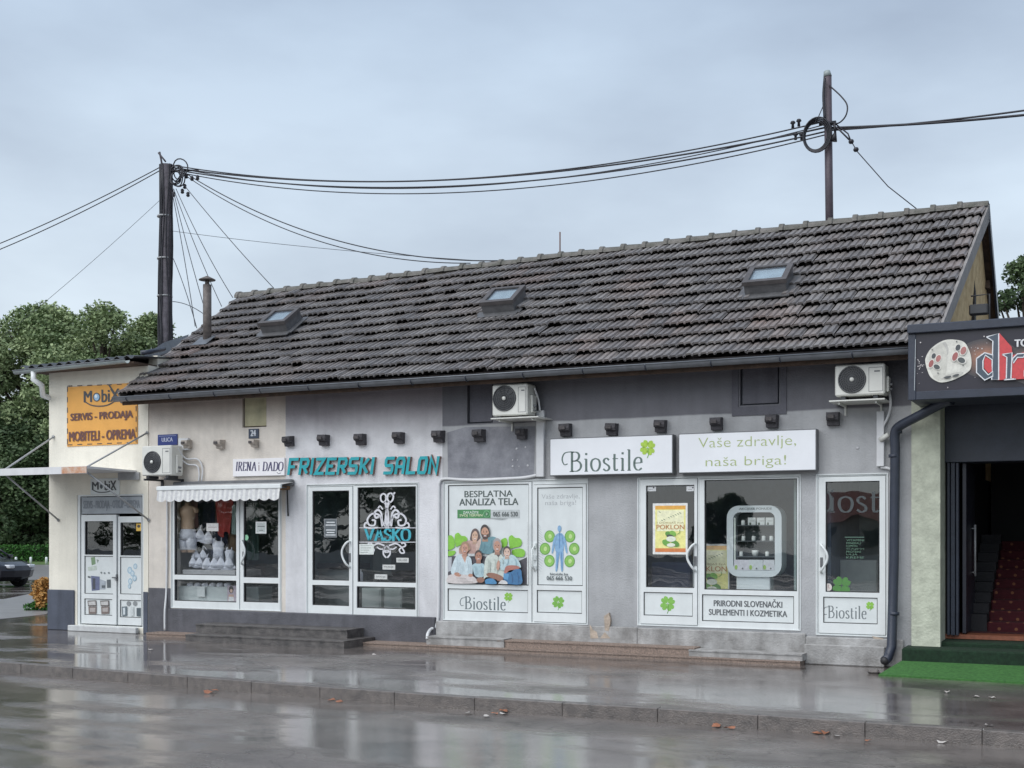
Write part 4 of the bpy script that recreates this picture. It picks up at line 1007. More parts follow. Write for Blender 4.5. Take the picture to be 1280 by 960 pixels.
mb.box(a[0]-.3, a[1]+.2, .22, 2.2, a[3]+.2, a[3]+.25, DARK); mb.box(a[0]-.35, a[1]+.25, .1, 2.2, a[2]-.08, a[2]-.03, DFLOOR); mb.box(a[0]+.3, a[0]+.9, 1.2, 1.6, a[2]+.9, a[2]+1.3, AC_D); mb.build('room', cs)
# corrugated roof and gutter
CORR = mat('corrugated_sheet', srgb(88, 92, 96), .5, .25, 5, .2)
z0 = ctop+.02; y0, y1 = -.42, 6.4; xa, xb = x62-.28, x186+.05; n = 96
mb = MB(); v = []
for i in range(n+1):
    x_ = xa+(xb-xa)*i/n; dz = .028*math.sin(i*math.pi/4); sl_ = (x_-x62)*.015
    v += [(x_, y0, z0+.05+dz+sl_), (x_, y1, z0+.75+dz+sl_), (x_, y0, z0+.035+dz+sl_)]
mb.add(v, [(3*i, 3*i+3, 3*i+4, 3*i+1) for i in range(n)]+[(3*i+2, 3*i+5, 3*i+3, 3*i) for i in range(n)], CORR)
tag(mb.build('roof', cs), 'grey corrugated roof sheet')
mb = MB(); mb.box(xa+.05, xb-.06, -.36, 6.2, z0-.03, z0+.005, WOOD); mb.build('eave_board', cs)
mb = MB(); v = []
for i in range(2):
    x_ = (xa-.06, xb-.1)[i]
    for k in range(9):
        q = math.pi+math.pi*k/8; v.append((x_, -.47+math.cos(q)*.06, z0-.03+math.sin(q)*.06+i*.05))
mb.add(v, [(k, k+1, 9+k+1, 9+k) for k in range(8)], mat('grey_green_gutter', srgb(150, 160, 160), .4, .1, 5, .05), smooth=True); mb.add(v[:9], [tuple(range(9))], ZINC)
mb.tube([(xa-.06, -.53, z0-.026), (xb-.1, -.53, z0+.024)], .01, ZINC, 6); mb.build('gutter', cs)
a = P(42, 467, -.47)
mb = MB(); mb.tube([(a.x, -.47, z0-.06), (a.x, -.47, z0-.20), (a.x+.12, -.4, z0-.30), (x62-.04, -.12, z0-.44), (x62+.03, .1, z0-.50)], .05, WHITE, 10); mb.build('downpipe', cs)
# flashing where the two roofs meet
mb = MB(); mb.add([P(176, 447, -.2), P(205, 428, .9), P(236, 418, 2.2), P(232, 432, 1.9), P(196, 446, .4)], [(0, 1, 2, 3, 4)], ZINC); mb.tube([P(176, 441, -.3), P(186, 440, -.2), P(205, 436, .5)], .04, DMETAL, 8); mb.build('flashing', cs)

# canopy over the corner shop door
cz = H(110, 590); W1 = mat('canopy_white', srgb(222, 222, 224), .4, .06, 2, .05, streak=.1)
cx0, cx1 = S(62)-.02, S(172); cy = -1.2
cn = T('door_canopy', 'flat white sheet canopy on rods over the corner shop door', 'canopy', ((cx0+cx1)/2, -.02, cz))
mb = MB(); mb.prism([(cx0, -.013, cz), (cx0, cy, cz+.02), (cx0, cy, cz-.10), (cx0, cy+.02, cz-.10), (cx0, cy+.02, cz-.02), (cx0, -.013, cz-.03)], (cx1-cx0, 0, 0), W1)
mb.build('canopy_sheet', cn)
mb = MB(); mb.box(cx1-.55, cx1+.004, cy-.006, cy, cz-.095, cz+.015, mat('rust_patch', srgb(190, 130, 92), .8, .3, 9, .3, col2=srgb(206, 190, 176))); mb.build('rusty_edge', cn)
rodm = mat('rod_grey', srgb(168, 170, 172), .45, .1, 8, .05)
def rod(a, b, r=.016):
    mb = MB(); mb.tube([a, b], r, rodm, 6); mb.lathe([(.03, 0), (.03, .015)], (a[0], a[1], a[2]), rodm, 8, axis='y'); mb.build('rod', cn)
for pxw, pyw, pxf, pyf in ((67, 546, None, 1), (184, 541, None, 1), (73, 650, None, 0), (186, 650, None, 0)):
    a = P(pxw, pyw, -.02); left = pxw < 100
    rod((a.x, -.02, a.z), ((cx0+.12) if left else (cx1-.1), cy+.08, cz+(.0 if pyf else -.06)))
mb = MB(); mb.box(S(150), S(176), -.05, -.013, cz-.16, cz-.03, rodm); mb.build('wall_bracket', cn)

# ================================================================== SIGNS
def board(name, label, cat, rect, y0, y1, m, group=None, bev=.004):
    r = T(name, label, cat, ((rect[0]+rect[1])/2, y1, rect[2]), group); MB().box(rect[0], rect[1], y0, y1, rect[2], rect[3], m, bev).build('board', r); return r
ORG = mat('orange_banner', srgb(232, 170, 84), .5, .05, 3, .1)
s = board('shop_banner', 'orange banner reading SERVIS - PRODAJA above the white canopy', 'sign', RX(83.5, 171.5, 481, 556.5, -.03), -.03, -.0125, ORG)
co_ = lambda x, y: (x/2.527, 420+y/2.526)
p = Print(-.031)
for k in range(14):
    if k % 2 == 0: p.line([co_(213+k*15.6, 158-k*.5), co_(213+(k+1)*15.6, 157.5-k*.5)], 1.2, (60, 44, 40)); p.k -= 1; p.line([co_(213+k*15.6, 344-k*.6), co_(213+(k+1)*15.6, 343.5-k*.6)], 1.2, (60, 44, 40)); p.k -= 1
for k in range(11):
    if k % 2 == 0: p.line([co_(213, 160+k*16.5), co_(213, 160+(k+1)*16.5)], 1.2, (60, 44, 40)); p.k -= 1; p.line([co_(430, 155+k*16.5), co_(430, 155+(k+1)*16.5)], 1.2, (60, 44, 40)); p.k -= 1
p.k += 1
p.text('M', *co_(264, 174), *co_(291, 209), (44, 48, 56), .02); p.text('biX', *co_(320, 168), *co_(378, 208), (44, 48, 56), .015)
p.ell(*co_(305, 193), 4.6, 5.6, (44, 48, 56)); p.ell(*co_(305, 193), 3.4, 4.4, (150, 190, 220)); p.ell(*co_(303, 190), 1.6, 2.2, (230, 240, 246))
p.curve([co_(266, 206), co_(290, 219), (co_(325, 221)), co_(352, 212), co_(378, 192)], 1.4, (44, 48, 56)); p.line([co_(344, 155), co_(384, 212)], 1.8, (44, 48, 56))
p.text('SERVIS - PRODAJA', *co_(222, 240), *co_(420, 270), (96, 44, 34), .02); p.text('MOBITELI - OPREMA', *co_(217, 298), *co_(429, 329), (96, 44, 34), .02)
p.build('lettering', s)
s = board('small_sign', 'small white sign with dark lettering between canopy and corner shop door', 'sign', RX(113, 149, 598, 618, -.035), -.035, -.0125, PANEL)
p = Print(-.036); p.text('M', *co_(290, 461), *co_(312, 485), (44, 48, 54), .02); p.text('biX', *co_(330, 457), *co_(368, 487), (44, 48, 54), .015); p.ell(*co_(320, 475), 1.8, 3, (60, 70, 80))
p.curve([co_(290, 484), co_(310, 493), co_(340, 492), co_(358, 484)], 1.2, (44, 48, 54)); p.build('lettering', s)
s = board('street_plate', 'small blue street name plate over the left air conditioner', 'sign', RX(197, 221.5, 543, 556.5, -.02), -.02, -.001, mat('enamel_blue', srgb(44, 60, 128), .35, .06, 4, 0))
p = Print(-.021); p.rect(198.5, 544.5, 220, 545.2, (140, 150, 190)); p.text('ULICA', 202, 547, 216, 552, (196, 202, 226), .02); p.build('lettering', s)
s = board('house_number', 'small dark blue number plate under the yellowed hatch', 'sign', RX(310.5, 323, 536, 548, -.02), -.02, -.001, mat('enamel_navy', srgb(60, 70, 88), .35, .06, 4, 0))
p = Print(-.021); p.text('24', 313, 537.5, 320, 545, (206, 212, 220), .03); p.build('lettering', s)
s = board('name_sign', 'white sign reading IRENA i DADO above the striped awning', 'sign', RX(291, 355.5, 573, 595, -.04), -.04, -.001, mat('sign_white', srgb(236, 234, 236), .4, .03, 3, .02))
p = Print(-.041); p.serif('IRENA', 294.5, 577.5, 320, 588.5, (70, 64, 104), .15, .05, .08, .12); p.text('i', 323, 578, 324.2, 588.5, (150, 130, 140)); p.serif('DADO', 328, 577.5, 353.5, 588.5, (70, 64, 104), .15, .05, .08, .12); p.curve([(346, 590), (348, 592), (351, 591)], .6, (90, 90, 110)); p.build('lettering', s)
# raised teal letters
LT = T('letter_sign', 'raised teal letters reading FRIZERSKI SALON on the grey wall', 'sign', (S(455), -.001, H(455, 593)))
TEAL = mat('teal_paint', srgb(40, 168, 178), .45, .1, 5, .05); BR = mat('letter_edge_brown', srgb(150, 116, 104), .6, .1, 5, .1)
BLK = {'F': [[(0, 0), (0, 1), (1, 1)], [(0, .48), (.8, .48)]], 'R': [[(0, 0), (0, 1), (.85, 1), (1, .85), (1, .62), (.85, .48), (0, .48)], [(.45, .48), (1, 0)]], 'I': [[(.5, 0), (.5, 1)]], 'Z': [[(0, 1), (1, 1), (0, 0), (1, 0)]], 'E': [[(1, 1), (0, 1), (0, 0), (1, 0)], [(0, .5), (.8, .5)]],
 'S': [[(1, 1), (.12, 1), (0, .88), (0, .62), (.12, .5), (.88, .5), (1, .38), (1, .12), (.88, 0), (0, 0)]], 'K': [[(0, 0), (0, 1)], [(0, .45), (.35, .5), (1, 1)], [(.35, .5), (1, 0)]], 'A': [[(0, 0), (0, .8), (.2, 1), (.8, 1), (1, .8), (1, 0)], [(0, .42), (1, .42)]], 'L': [[(0, 1), (0, 0), (1, 0)]],
 'O': [[(.5, 0), (.12, 0), (0, .15), (0, .85), (.12, 1), (.88, 1), (1, .85), (1, .15), (.88, 0), (.5, 0)]], 'N': [[(0, 0), (0, 1), (1, 0), (1, 1)]]}
def letter(ch, xa, xb, yt, yb):
    a, b = S(xa, -.05), S(xb, -.05); z0, z1 = H((xa+xb)/2, yb, -.05), H((xa+xb)/2, yt, -.05); hh = z1-z0; st = .155*hh
    ax, bx_ = a+st/2*1.1, b-st/2*1.1; az, bz = z0+st/2, z1-st/2; mb = MB()
    for k, pl in enumerate(BLK[ch]):
        pp = [Vector((ax+(x_ if ch != 'I' else .5)*(bx_-ax), 0, az+z_*(bz-az))) for x_, z_ in pl]; n = len(pp); L_, Rr = [], []
        for i in range(n):
            d0 = (pp[i]-pp[i-1]).normalized() if i else (pp[1]-pp[0]).normalized(); d1 = (pp[i+1]-pp[i]).normalized() if i < n-1 else d0
            t = (d0+d1).normalized(); nn = Vector((-t.z, 0, t.x)); co = max(.45, nn.dot(Vector((-d1.z, 0, d1.x)))); w_ = st/2*1.18/co
            e = Vector((0, 0, 0)) if 0 < i < n-1 else d0*(st/2*(1 if i else -1))*(0 if (ch == 'O' or (ch in 'RKFEA' and k)) else 1)
            L_.append(pp[i]+nn*w_+e); Rr.append(pp[i]-nn*w_+e)
        sh = lambda q, yy: (q.x+(q.z-z0)*.16-.03, yy, q.z); yf = -.058-.0025*k; V0 = [sh(q, yf) for q in L_]+[sh(q, yf) for q in Rr]; V1 = [sh(q, -.002) for q in L_]+[sh(q, -.002) for q in Rr]
        for i in range(n-1):
            yo = -.0004*i; mb.add([(V0[j][0], yf+yo, V0[j][2]) for j in (i, n+i, n+i+1, i+1)], [(0, 1, 2, 3)], TEAL)
        mb.add(V0+V1, [(i, i+1, 2*n+i+1, 2*n+i) for i in range(n-1)]+[(n+i, 3*n+i, 3*n+i+1, n+i+1) for i in range(n-1)]+[(0, 2*n, 3*n, n), (n-1, 2*n-1, 4*n-1, 3*n-1)], BR)
    return mb.build('letter', LT)
word = 'FRIZERSKI SALON'; wl = dict(I=.32, **{' ': .75}); adv = [wl.get(c, 1) for c in word]; tot = sum(adv)+.16*(len(word)-1); cur = 361.0; k_ = (549-361)/tot
for ch, a_ in zip(word, adv):
    if ch != ' ':
        m_x = cur+a_*k_/2; letter(ch, cur, cur+a_*k_, 571.5-(m_x-455)*.012, 593-(m_x-455)*.006)
    cur += (a_+.16)*k_
# light boxes
LBM = mat('lightbox_acrylic', srgb(236, 238, 242), .25, .03, 2, .01)
def lightbox(label, rect, y0=-.16):
    r = T('light_box_sign', label, 'sign', ((rect[0]+rect[1])/2, -.02, rect[2]))
    mb = MB(); mb.box(rect[0], rect[1], y0, -.02, rect[2], rect[3], AC_M, .004); mb.build('case', r)
    mb = MB(); mb.box(rect[0]+.012, rect[1]-.012, y0-.006, y0-.0005, rect[2]+.012, rect[3]-.012, LBM, .002); mb.build('face_panel', r); return r
s = lightbox('white light box sign reading Biostile with a green clover', RX(687, 841, 545.5, 593.5, -.166))
p = Print(-.167); biostile(p, 712, 588.5, 803, 24.5, -.022, (84, 106, 100), (172, 210, 52), cl=(809.5, 559.5, 10)); p.build('lettering', s)
s = lightbox('white light box sign with green words Vaše zdravlje, naša briga!', RX(848, 1020.5, 539, 590, -.166))
p = Print(-.167); p.text('Vaše zdravlje,', 873, 545.5, 995, 562, (172, 188, 120), -.012); p.text('naša briga!', 882, 570, 982.5, 585.5, (172, 188, 120), -.012); p.build('lettering', s)
MB().box(S(843.5), S(846), -.05, -.01, H(845, 594), H(845, 588), AC_M).build('clip', s)

# ================================================================== AIR CONDITIONERS
def ac(label, rect, yf, fan, fr, depth=.3, spiral=False, shelf=None, foot=True):
    """rect of the front face on the plane yf; fan = (px, py); fr = fan radius in m"""
    r = T('air_conditioner', label, 'air conditioner', ((rect[0]+rect[1])/2, yf+depth/2, rect[2]))
    x0, x1, z0, z1 = rect; fx, fz = P(*fan, yf).x, P(*fan, yf).z
    MB().box(x0, x1, yf, yf+depth, z0+.02, z1, AC_W, .018).build('casing', r)
    mb = MB(); mb.lathe([(fr, 0), (fr, .004), (fr*.98, .006), (fr*.2, .002), (.001, .002)], (fx, yf-.0005, fz), AC_D, 32, axis='y'); mb.build('fan_recess', r)
    mb = MB()
    for k in range(1, 7):
        rr = fr*k/6.4; mb.tube([(fx+rr*math.cos(q), yf-.016, fz+rr*math.sin(q)) for q in [2*math.pi*i/28 for i in range(29)]], .0026 if k < 6 else .006, AC_M, 4, False)
    for k in range(26 if spiral else 12):
        q0 = 2*math.pi*k/(26 if spiral else 12); mb.tube([(fx+fr*t*math.cos(q0+(t*1.1 if spiral else 0)), yf-.014, fz+fr*t*math.sin(q0+(t*1.1 if spiral else 0))) for t in (.12, .35, .6, .8, 1)], .003, AC_M if spiral else AC_D, 4, False)
    mb.build('fan_grille', r)
    mb = MB(); mb.lathe([(fr*.16, 0), (fr*.15, .02), (.001, .024)], (fx, yf-.008, fz), AC_W, 14, axis='y'); mb.build('hub', r)
    sx0 = fx+fr+.03; mb = MB(); cells(mb, sx0, x1-.025, z0+.06, z1-.05, [(sx0+.006, x1-.031, z0+.066, z1-.056)], yf-.002, yf+.002, AC_M); mb.build('side_cover', r)
    p = Print(yf-.001); w_ = x1-sx0; q0 = (z1-.11)
    mb2 = MB(); mb2.box(sx0+w_*.35, sx0+w_*.7, yf-.003, yf-.001, q0, q0+.018, AC_M); mb2.build('badge', r)
    mb = MB(); mb.box(x1, x1+.035, yf+depth*.35, yf+depth*.85, z0+.06, z1-.16, AC_W, .01); mb.tube([(x1+.03, yf+depth*.5, z0+.16), (x1+.075, yf+depth*.5, z0+.15)], .018, AC_M, 8); mb.tube([(x1+.03, yf+depth*.5, z0+.1), (x1+.07, yf+depth*.5, z0+.09)], .014, AC_M, 8); mb.build('valve_cover', r)
    if foot:
        for xx in (x0+.1, x1-.12): MB().box(xx-.03, xx+.03, yf+.03, yf+depth-.02, z0-.025, z0+.019, AC_D, .004).build('foot', r)
    return r
r1 = RX(177, 214, 557, 596, -.42); ac('white air conditioner on the cream wall beside the blue street plate', r1, -.42, (190.5, 577.5), .185)
r2 = RX(615, 659, 480, 521, -.42); ac('white air conditioner on a shelf between the teal letters and the Biostile sign', r2, -.42, (630.5, 498), .19)
r3 = RX(1043.5, 1106, 455, 496, -.42); ac('white air conditioner with spiral grille above the single door', r3, -.42, (1065, 474.5), .178, spiral=True)
BRK = T('wall_bracket', 'dark metal bracket carrying the left air conditioner', 'bracket', (r1[0], -.2, r1[2]-.1))
mb = MB()
for xx in (r1[0]+.1, r1[1]-.1): mb.box(xx-.02, xx+.02, -.46, -.01, r1[2]-.06, r1[2]-.028, AC_D); mb.box(xx-.02, xx+.02, -.04, -.008, r1[2]-.25, r1[2]-.06, AC_D)
mb.build('arm', BRK)
for rr, (a, b, c), lab, nm in ((r2, (613, 673, 523), 'white shelf under the air conditioner near the teal letters', 's'), (r3, (1036, 1106, 501), 'white shelf under the air conditioner above the single door', 's')):
    x0, x1, z = S(a, -.5), S(b, -.5), H((a+b)/2, c, -.5)
    s = T('wall_shelf', lab, 'shelf', ((x0+x1)/2, -.25, z)); mb = MB(); mb.box(x0, x1, -.50, -.001, z, z+.02, AC_W, .005); mb.build('board', s)
    mb = MB()
    for xx in (x0+.12, x1-.12): mb.box(xx-.012, xx+.012, -.45, -.001, z-.03, z-.001, AC_W); mb.box(xx-.012, xx+.012, -.03, -.001, z-.14, z-.031, AC_W)
    mb.build('bracket', s)
def thing_mb(name, label, cat, mb):
    o = mb.build(name); tag(o, label, cat); return o
TR = mat('trunking_white', srgb(218, 219, 221), .45, .06, 4, .03)
a = RX(670, 679.5, 513, 596, -.07); mb = MB(); mb.box(a[0], a[1], -.07, -.002, a[2], a[3], TR, .006); thing_mb('pipe_cover', 'white pipe cover beside the grey patched wall', 'pipe cover', mb)
a = RX(1095.5, 1105, 514, 583, -.07); mb = MB(); mb.box(a[0], a[1], -.07, -.002, a[2], a[3], TR, .006); thing_mb('pipe_cover', 'white pipe cover above the single door', 'pipe cover', mb)
def wp(px, py, y=-.03): q = P(px, py, y); return q
mb = MB(); mb.tube(spline([wp(671, 594), wp(655, 597), wp(630, 598.5), wp(600, 600), (wp(575, 599.5)), wp(556, 598.5), wp(549.5, 603), wp(548.5, 620), wp(548.5, 700), wp(548, 765), wp(545, 782), (wp(538, 787, -.1)), wp(534.5, 793, -.3), wp(534, 799, -.34)], 6), .024, TR, 8); thing_mb('drain_pipe', 'thin white pipe bending down between salon and film covered front', 'pipe', mb)
mb = MB(); mb.tube(spline([wp(1101, 584), (wp(1112, 586)), wp(1115, 592), wp(1114.5, 640), wp(1112.5, 760), wp(1111, 806)], 6), .02, TR, 8); mb.tube(spline([wp(1107, 470, -.2), wp(1113, 500, -.12), wp(1111, 518, -.06), wp(1104, 533, -.05)], 6), .018, TR, 7); mb.tube([wp(1100, 550, -.09), wp(1111, 543, -.12)], .035, AC_W, 8); thing_mb('drain_pipe', 'thin white pipe running down at the right of the single door', 'pipe', mb)
mb = MB(); mb.tube(spline([wp(668, 485, -.25), wp(673, 500, -.12), wp(675, 515, -.07)], 6), .016, TR, 7); thing_mb('hose', 'short white hose from the middle air conditioner into its pipe cover', 'hose', mb)
mb = MB(); mb.tube(spline([wp(222, 560, -.25), wp(232, 573, -.1), wp(247, 574, -.05), wp(253, 585, -.04), wp(252, 602, -.04)], 6), .014, TR, 7); mb.tube(spline([wp(222, 570, -.25), wp(234, 580, -.08), wp(246, 582, -.05), wp(249, 592, -.04), wp(248, 603, -.04)], 6), .014, TR, 7); mb.box(*[S(v) for v in (226, 238)], -.07, -.002, H(232, 563), H(232, 548), TR, .006)
thing_mb('hose', 'curved white hoses and junction box right of the left air conditioner', 'hose', mb)
mb = MB(); mb.tube(spline([wp(208, 610, -.05), wp(209, 640), wp(208.5, 700), wp(208, 738), (wp(206, 765, -.09)), wp(206, 788, -.1)], 6), .018, TR, 7); thing_mb('drain_pipe', 'thin white pipe left of the lingerie window', 'pipe', mb)
mb = MB(); q = wp(356, 607); mb.box(q.x-.07, q.x+.09, -.09, -.002, q.z-.07, q.z+.07, mat('rusty_box', srgb(170, 132, 96), .8, .3, 14, .4), .01); mb.tube([wp(359, 612, -.06), wp(360, 645, -.02)], .012, GASKET, 6); thing_mb('junction_box', 'rusty junction box at the right end of the striped awning', 'box', mb)

# ------------------------------------------------------------------ striped awning
A = T('awning', 'grey white striped awning with scalloped edge over the lingerie shop', 'awning', (S(275), -.002, H(275, 606)))
ax0, ax1, az0, az1 = RX(196.5, 352, 606.5, 612, -.42)
MB().box(ax0, ax1, -.45, -.40, az0, az1, WHITE, .01).build('front_rail', A); MB().box(ax0+.06, ax1-.04, -.12, -.002, az1-.02, az1+.09, AC_M, .02).build('cassette', A)
mb = MB(); nst = 60
for i in range(nst):
    a = ax0+(ax1-ax0)*i/nst; b = ax0+(ax1-ax0)*(i+1)/nst; mb.add([(a, -.10, az1+.04), (b, -.10, az1+.04), (b, -.405, az1-.005), (a, -.405, az1-.005)], [(0, 1, 2, 3)], PRINT, srgb(*((212, 212, 210) if i % 2 else (190, 190, 192))))
mb.build('canopy_cloth', A)
mb = MB(); N_ = 13*12; zb = H(275, 627, -.43)
for i in range(N_):
    v = []
    for j in (i, i+1):
        t = j/N_; x_ = ax0+.02+(ax1-ax0-.04)*t; yy = -.43-.006*math.sin(t*90); sc_ = abs(math.sin(t*13*math.pi))
        v += [(x_, yy-.004, az0), (x_, yy-.03, zb+.04-.035*sc_)]
    mb.add([v[0], v[2], v[3], v[1]], [(0, 1, 2, 3)], PRINT, srgb(*((218, 218, 216) if (i//3) % 2 else (194, 194, 196))))
mb.build('valance', A)
mb = MB()
for xx in (ax0+.15, ax1-.15): mb.tube([(xx, -.06, az1-.04), (xx, -.40, az0+.01)], .014, AC_M, 6)
mb.build('folding_arm', A)

# ================================================================== STEPS AT THE BASE
def slab(name, label, poly, z0, z1, m, cat='step'):
    mb = MB(); mb.prism([(a, b, z0) for a, b in poly], (0, 0, z1-z0), m); return thing_mb(name, label, cat, mb)
def rslab(name, label, px0, px1, yf, yb, z0, z1, m, bev=.02, cat='step', n=14):
    """slab with a slightly broken front edge"""
    x0, x1 = S(px0, yf), S(px1, yf); mb = MB(); pts = [(x0, yb)]
    for i in range(n+1): pts.append((x0+(x1-x0)*i/n, yf+(rng.uniform(-.012, .014) if 0 < i < n else 0)))
    pts.append((x1, yb)); mb.prism([(a, b, z0) for a, b in pts], (0, 0, z1-z0-.02), m); mb.prism([(a, b-(.012 if b < yb else 0), z1-.019) for a, b in pts], (0, 0, .019), m)
    return thing_mb(name, label, cat, mb)
zs = H(335, 803, -1.0); 
rslab('step', 'lower dark concrete step in front of the lingerie shop', 232, 430, -.95, -.072, 0, .115, CONC)
rslab('step', 'upper dark concrete step in front of the lingerie shop', 245, 434, -.55, -.073, .116, .25, CONC)
rslab('base_ledge', 'low gravelly ledge along the foot of the shops', 183, 1000, -.42, -.071, 0, .06, GRANITE, cat='ledge', n=60)
rslab('step', 'pinkish aggregate step below the film covered front', 622, 868, -.33, -.052, .061, .17, GRANITE, n=30)
rslab('step', 'grey concrete step slab with broken edge at the white drain pipe', 533, 630, -.34, -.0705, .061, .185, LPLINTH)
rslab('step', 'grey concrete step slab before the glazed supplement shop', 861, 1003, -.38, -.0625, .061, .15, LPLINTH)

# ================================================================== CASINO BUILDING
cb = T('casino_building', 'casino entrance with pale green pillar and dark recess', 'building', (8.0, 0, 0))
pxa, pxb = S(1133), S(1176)
PH = 3.95
MB().box(xR+.1, pxb, -.06, .55, 0, PH, LGREEN).build('pillar', cb)
cbx2 = lambda name, *a, label=None, bev=.006: tag(MB().box(*a, bev).build(name, cb), label)
yr = .42; xR2 = 13.5
cbx2('roller_shutter_box', pxb+.002, xR2, yr, .9, H(1230, 577, yr), PH, DMETAL, label='dark roller shutter box')
mb = MB(); mb.box(xR+.1, xR2, -.05, 7, PH, PH+.25, DMETAL); mb.box(xR2, xR2+.3, -.06, 7, 0, PH, LGREEN); mb.build('wall', cb)
zsh = H(1230, 577, yr)-.003
zf = H(1230, 795, .5)   # floor of the entrance
for a, b in ((1183.5, 1187), (1188, 1193.5), (1194.5, 1198)): cbx2('door_jamb', S(a, yr), S(b, yr), yr+.02, yr+.14, zf, zsh, DMETAL)
jx = S(1199, .5)
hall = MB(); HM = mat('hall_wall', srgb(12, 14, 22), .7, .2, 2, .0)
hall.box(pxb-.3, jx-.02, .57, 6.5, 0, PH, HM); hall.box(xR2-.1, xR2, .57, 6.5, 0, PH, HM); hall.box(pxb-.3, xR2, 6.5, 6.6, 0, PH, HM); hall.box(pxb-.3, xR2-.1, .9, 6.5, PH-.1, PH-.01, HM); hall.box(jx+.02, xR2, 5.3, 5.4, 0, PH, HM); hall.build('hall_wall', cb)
mb = MB(); dx = S(1203, .6); mb.box(dx, dx+.05, .58, 1.75, zf+.02, zsh, mat('door_dark', srgb(38, 40, 52), .35, .15, 3, .02), .005); dd = tag(mb.build('door', cb), 'dark door leaf folded open inwards')
a = P(1215, 716, 1.0); mb = MB(); mb.tube([(dx+.09, 1.35, zf+.75), (dx+.09, 1.35, zf+1.45)], .016, rodm, 6); mb.tube([(dx+.05, 1.35, zf+.8), (dx+.09, 1.35, zf+.8)], .01, rodm, 6); mb.tube([(dx+.05, 1.35, zf+1.4), (dx+.09, 1.35, zf+1.4)], .01, rodm, 6); mb.build('handle', dd)
# carpeted stairs
def carpet_red():
    m = mat('red_dotted_carpet', srgb(66, 14, 24), .95, .15, 20, .3, 80); t = m.node_tree; b = t.nodes['Principled BSDF']; n = t.nodes.new; l = t.links.new
    g = n('ShaderNodeNewGeometry'); mp = n('ShaderNodeMapping'); mp.inputs['Rotation'].default_value = (0, 0, R_(45)); mp.inputs['Scale'].default_value = (1/.15, 1/.15, 1); s0 = n('ShaderNodeSeparateXYZ'); l(g.outputs['Position'], s0.inputs[0]); ay = n('ShaderNodeMath'); ay.operation = 'ADD'; l(s0.outputs[1], ay.inputs[0]); l(s0.outputs[2], ay.inputs[1]); c0 = n('ShaderNodeCombineXYZ'); l(s0.outputs[0], c0.inputs[0]); l(ay.outputs[0], c0.inputs[1]); l(c0.outputs[0], mp.inputs[0])
    vf = n('ShaderNodeVectorMath'); vf.operation = 'FRACTION'; l(mp.outputs[0], vf.inputs[0])
    ds = n('ShaderNodeVectorMath'); ds.operation = 'DISTANCE'; sp = n('ShaderNodeSeparateXYZ'); cb_ = n('ShaderNodeCombineXYZ'); l(vf.outputs[0], sp.inputs[0]); l(sp.outputs[0], cb_.inputs[0]); l(sp.outputs[1], cb_.inputs[1]); l(cb_.outputs[0], ds.inputs[0]); ds.inputs[1].default_value = (.5, .5, 0)
    lt = n('ShaderNodeMath'); lt.operation = 'LESS_THAN'; lt.inputs[1].default_value = .14; l(ds.outputs['Value'], lt.inputs[0])
    mm = n('ShaderNodeMix'); mm.data_type = 'RGBA'; mm.inputs[7].default_value = (*srgb(112, 72, 50), 1); l(lt.outputs[0], mm.inputs[0]); l(b.inputs['Base Color'].links[0].from_socket, mm.inputs[6]); l(mm.outputs[2], b.inputs['Base Color']); return m
RED = carpet_red()
MB().box(jx-.3, xR2-.1, .9, 1.25, 0, zf+.005, RED).build('hall_floor', cb)
for k in range(9):
    MB().box(jx+.28, xR2-.1, 1.25+k*.31, 1.25+(k+1)*.31+.02, 0, zf+.135*(k+1), RED, .02).build('stair_step', cb)
mb = MB(); v = []
for k in range(9): mb.box(jx, jx+.279, 1.25+k*.31, 1.25+(k+1)*.31, 0, zf+.135*(k+1)+.10, mat('stair_side', srgb(24, 24, 30), .7, .1, 5, .1))
mb.build('stair_string', cb)
MB().box(jx-.28, xR2-.1, .5, .899, zf-.05, zf+.008, mat('orange_threshold', srgb(140, 84, 60), .6, .2, 10, .2), .004).build('threshold', cb)
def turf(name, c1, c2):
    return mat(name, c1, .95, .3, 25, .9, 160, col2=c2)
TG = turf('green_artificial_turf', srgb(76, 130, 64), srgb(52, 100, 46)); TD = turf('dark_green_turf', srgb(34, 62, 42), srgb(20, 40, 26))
s1x = S(1171, .1); 
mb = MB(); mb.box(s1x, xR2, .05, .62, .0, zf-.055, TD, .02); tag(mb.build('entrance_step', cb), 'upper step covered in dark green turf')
zz2 = H(1200, 812, -.35)
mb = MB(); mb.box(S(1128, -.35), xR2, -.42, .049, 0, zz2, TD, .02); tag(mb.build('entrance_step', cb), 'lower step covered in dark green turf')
mb = MB(); zbk = H(1200, 829, -.43); f0 = G(1098, 843, .02); f1 = G(1280, 853, .02); n = 30; bx0 = S(1127, -.43)
top, bot = [], []
for i in range(n+1):
    t = i/n; x_ = f0.x+(xR2+1-f0.x)*t; top.append(Vector((x_, f0.y+(f1.y-f0.y)*(x_-f0.x)/(f1.x-f0.x)+rng.uniform(-.015, .015), .02))); bot.append(Vector((bx0+(xR2+1-bx0)*t, -.425, zbk)))
mb.add(top+bot, [(i, i+1, n+2+i, n+1+i) for i in range(n)], TG)
mb.add(top+[Vector((q.x, q.y, .0)) for q in top], [(n+1+i, n+2+i, i+1, i) for i in range(n)], TG)
mb.add([top[0], bot[0], Vector((bot[0].x, bot[0].y, 0)), Vector((top[0].x, top[0].y, 0))], [(0, 1, 2, 3)], CONC)
thing_mb('turf_mat', 'bright green artificial turf mat before the casino steps', 'mat', mb)
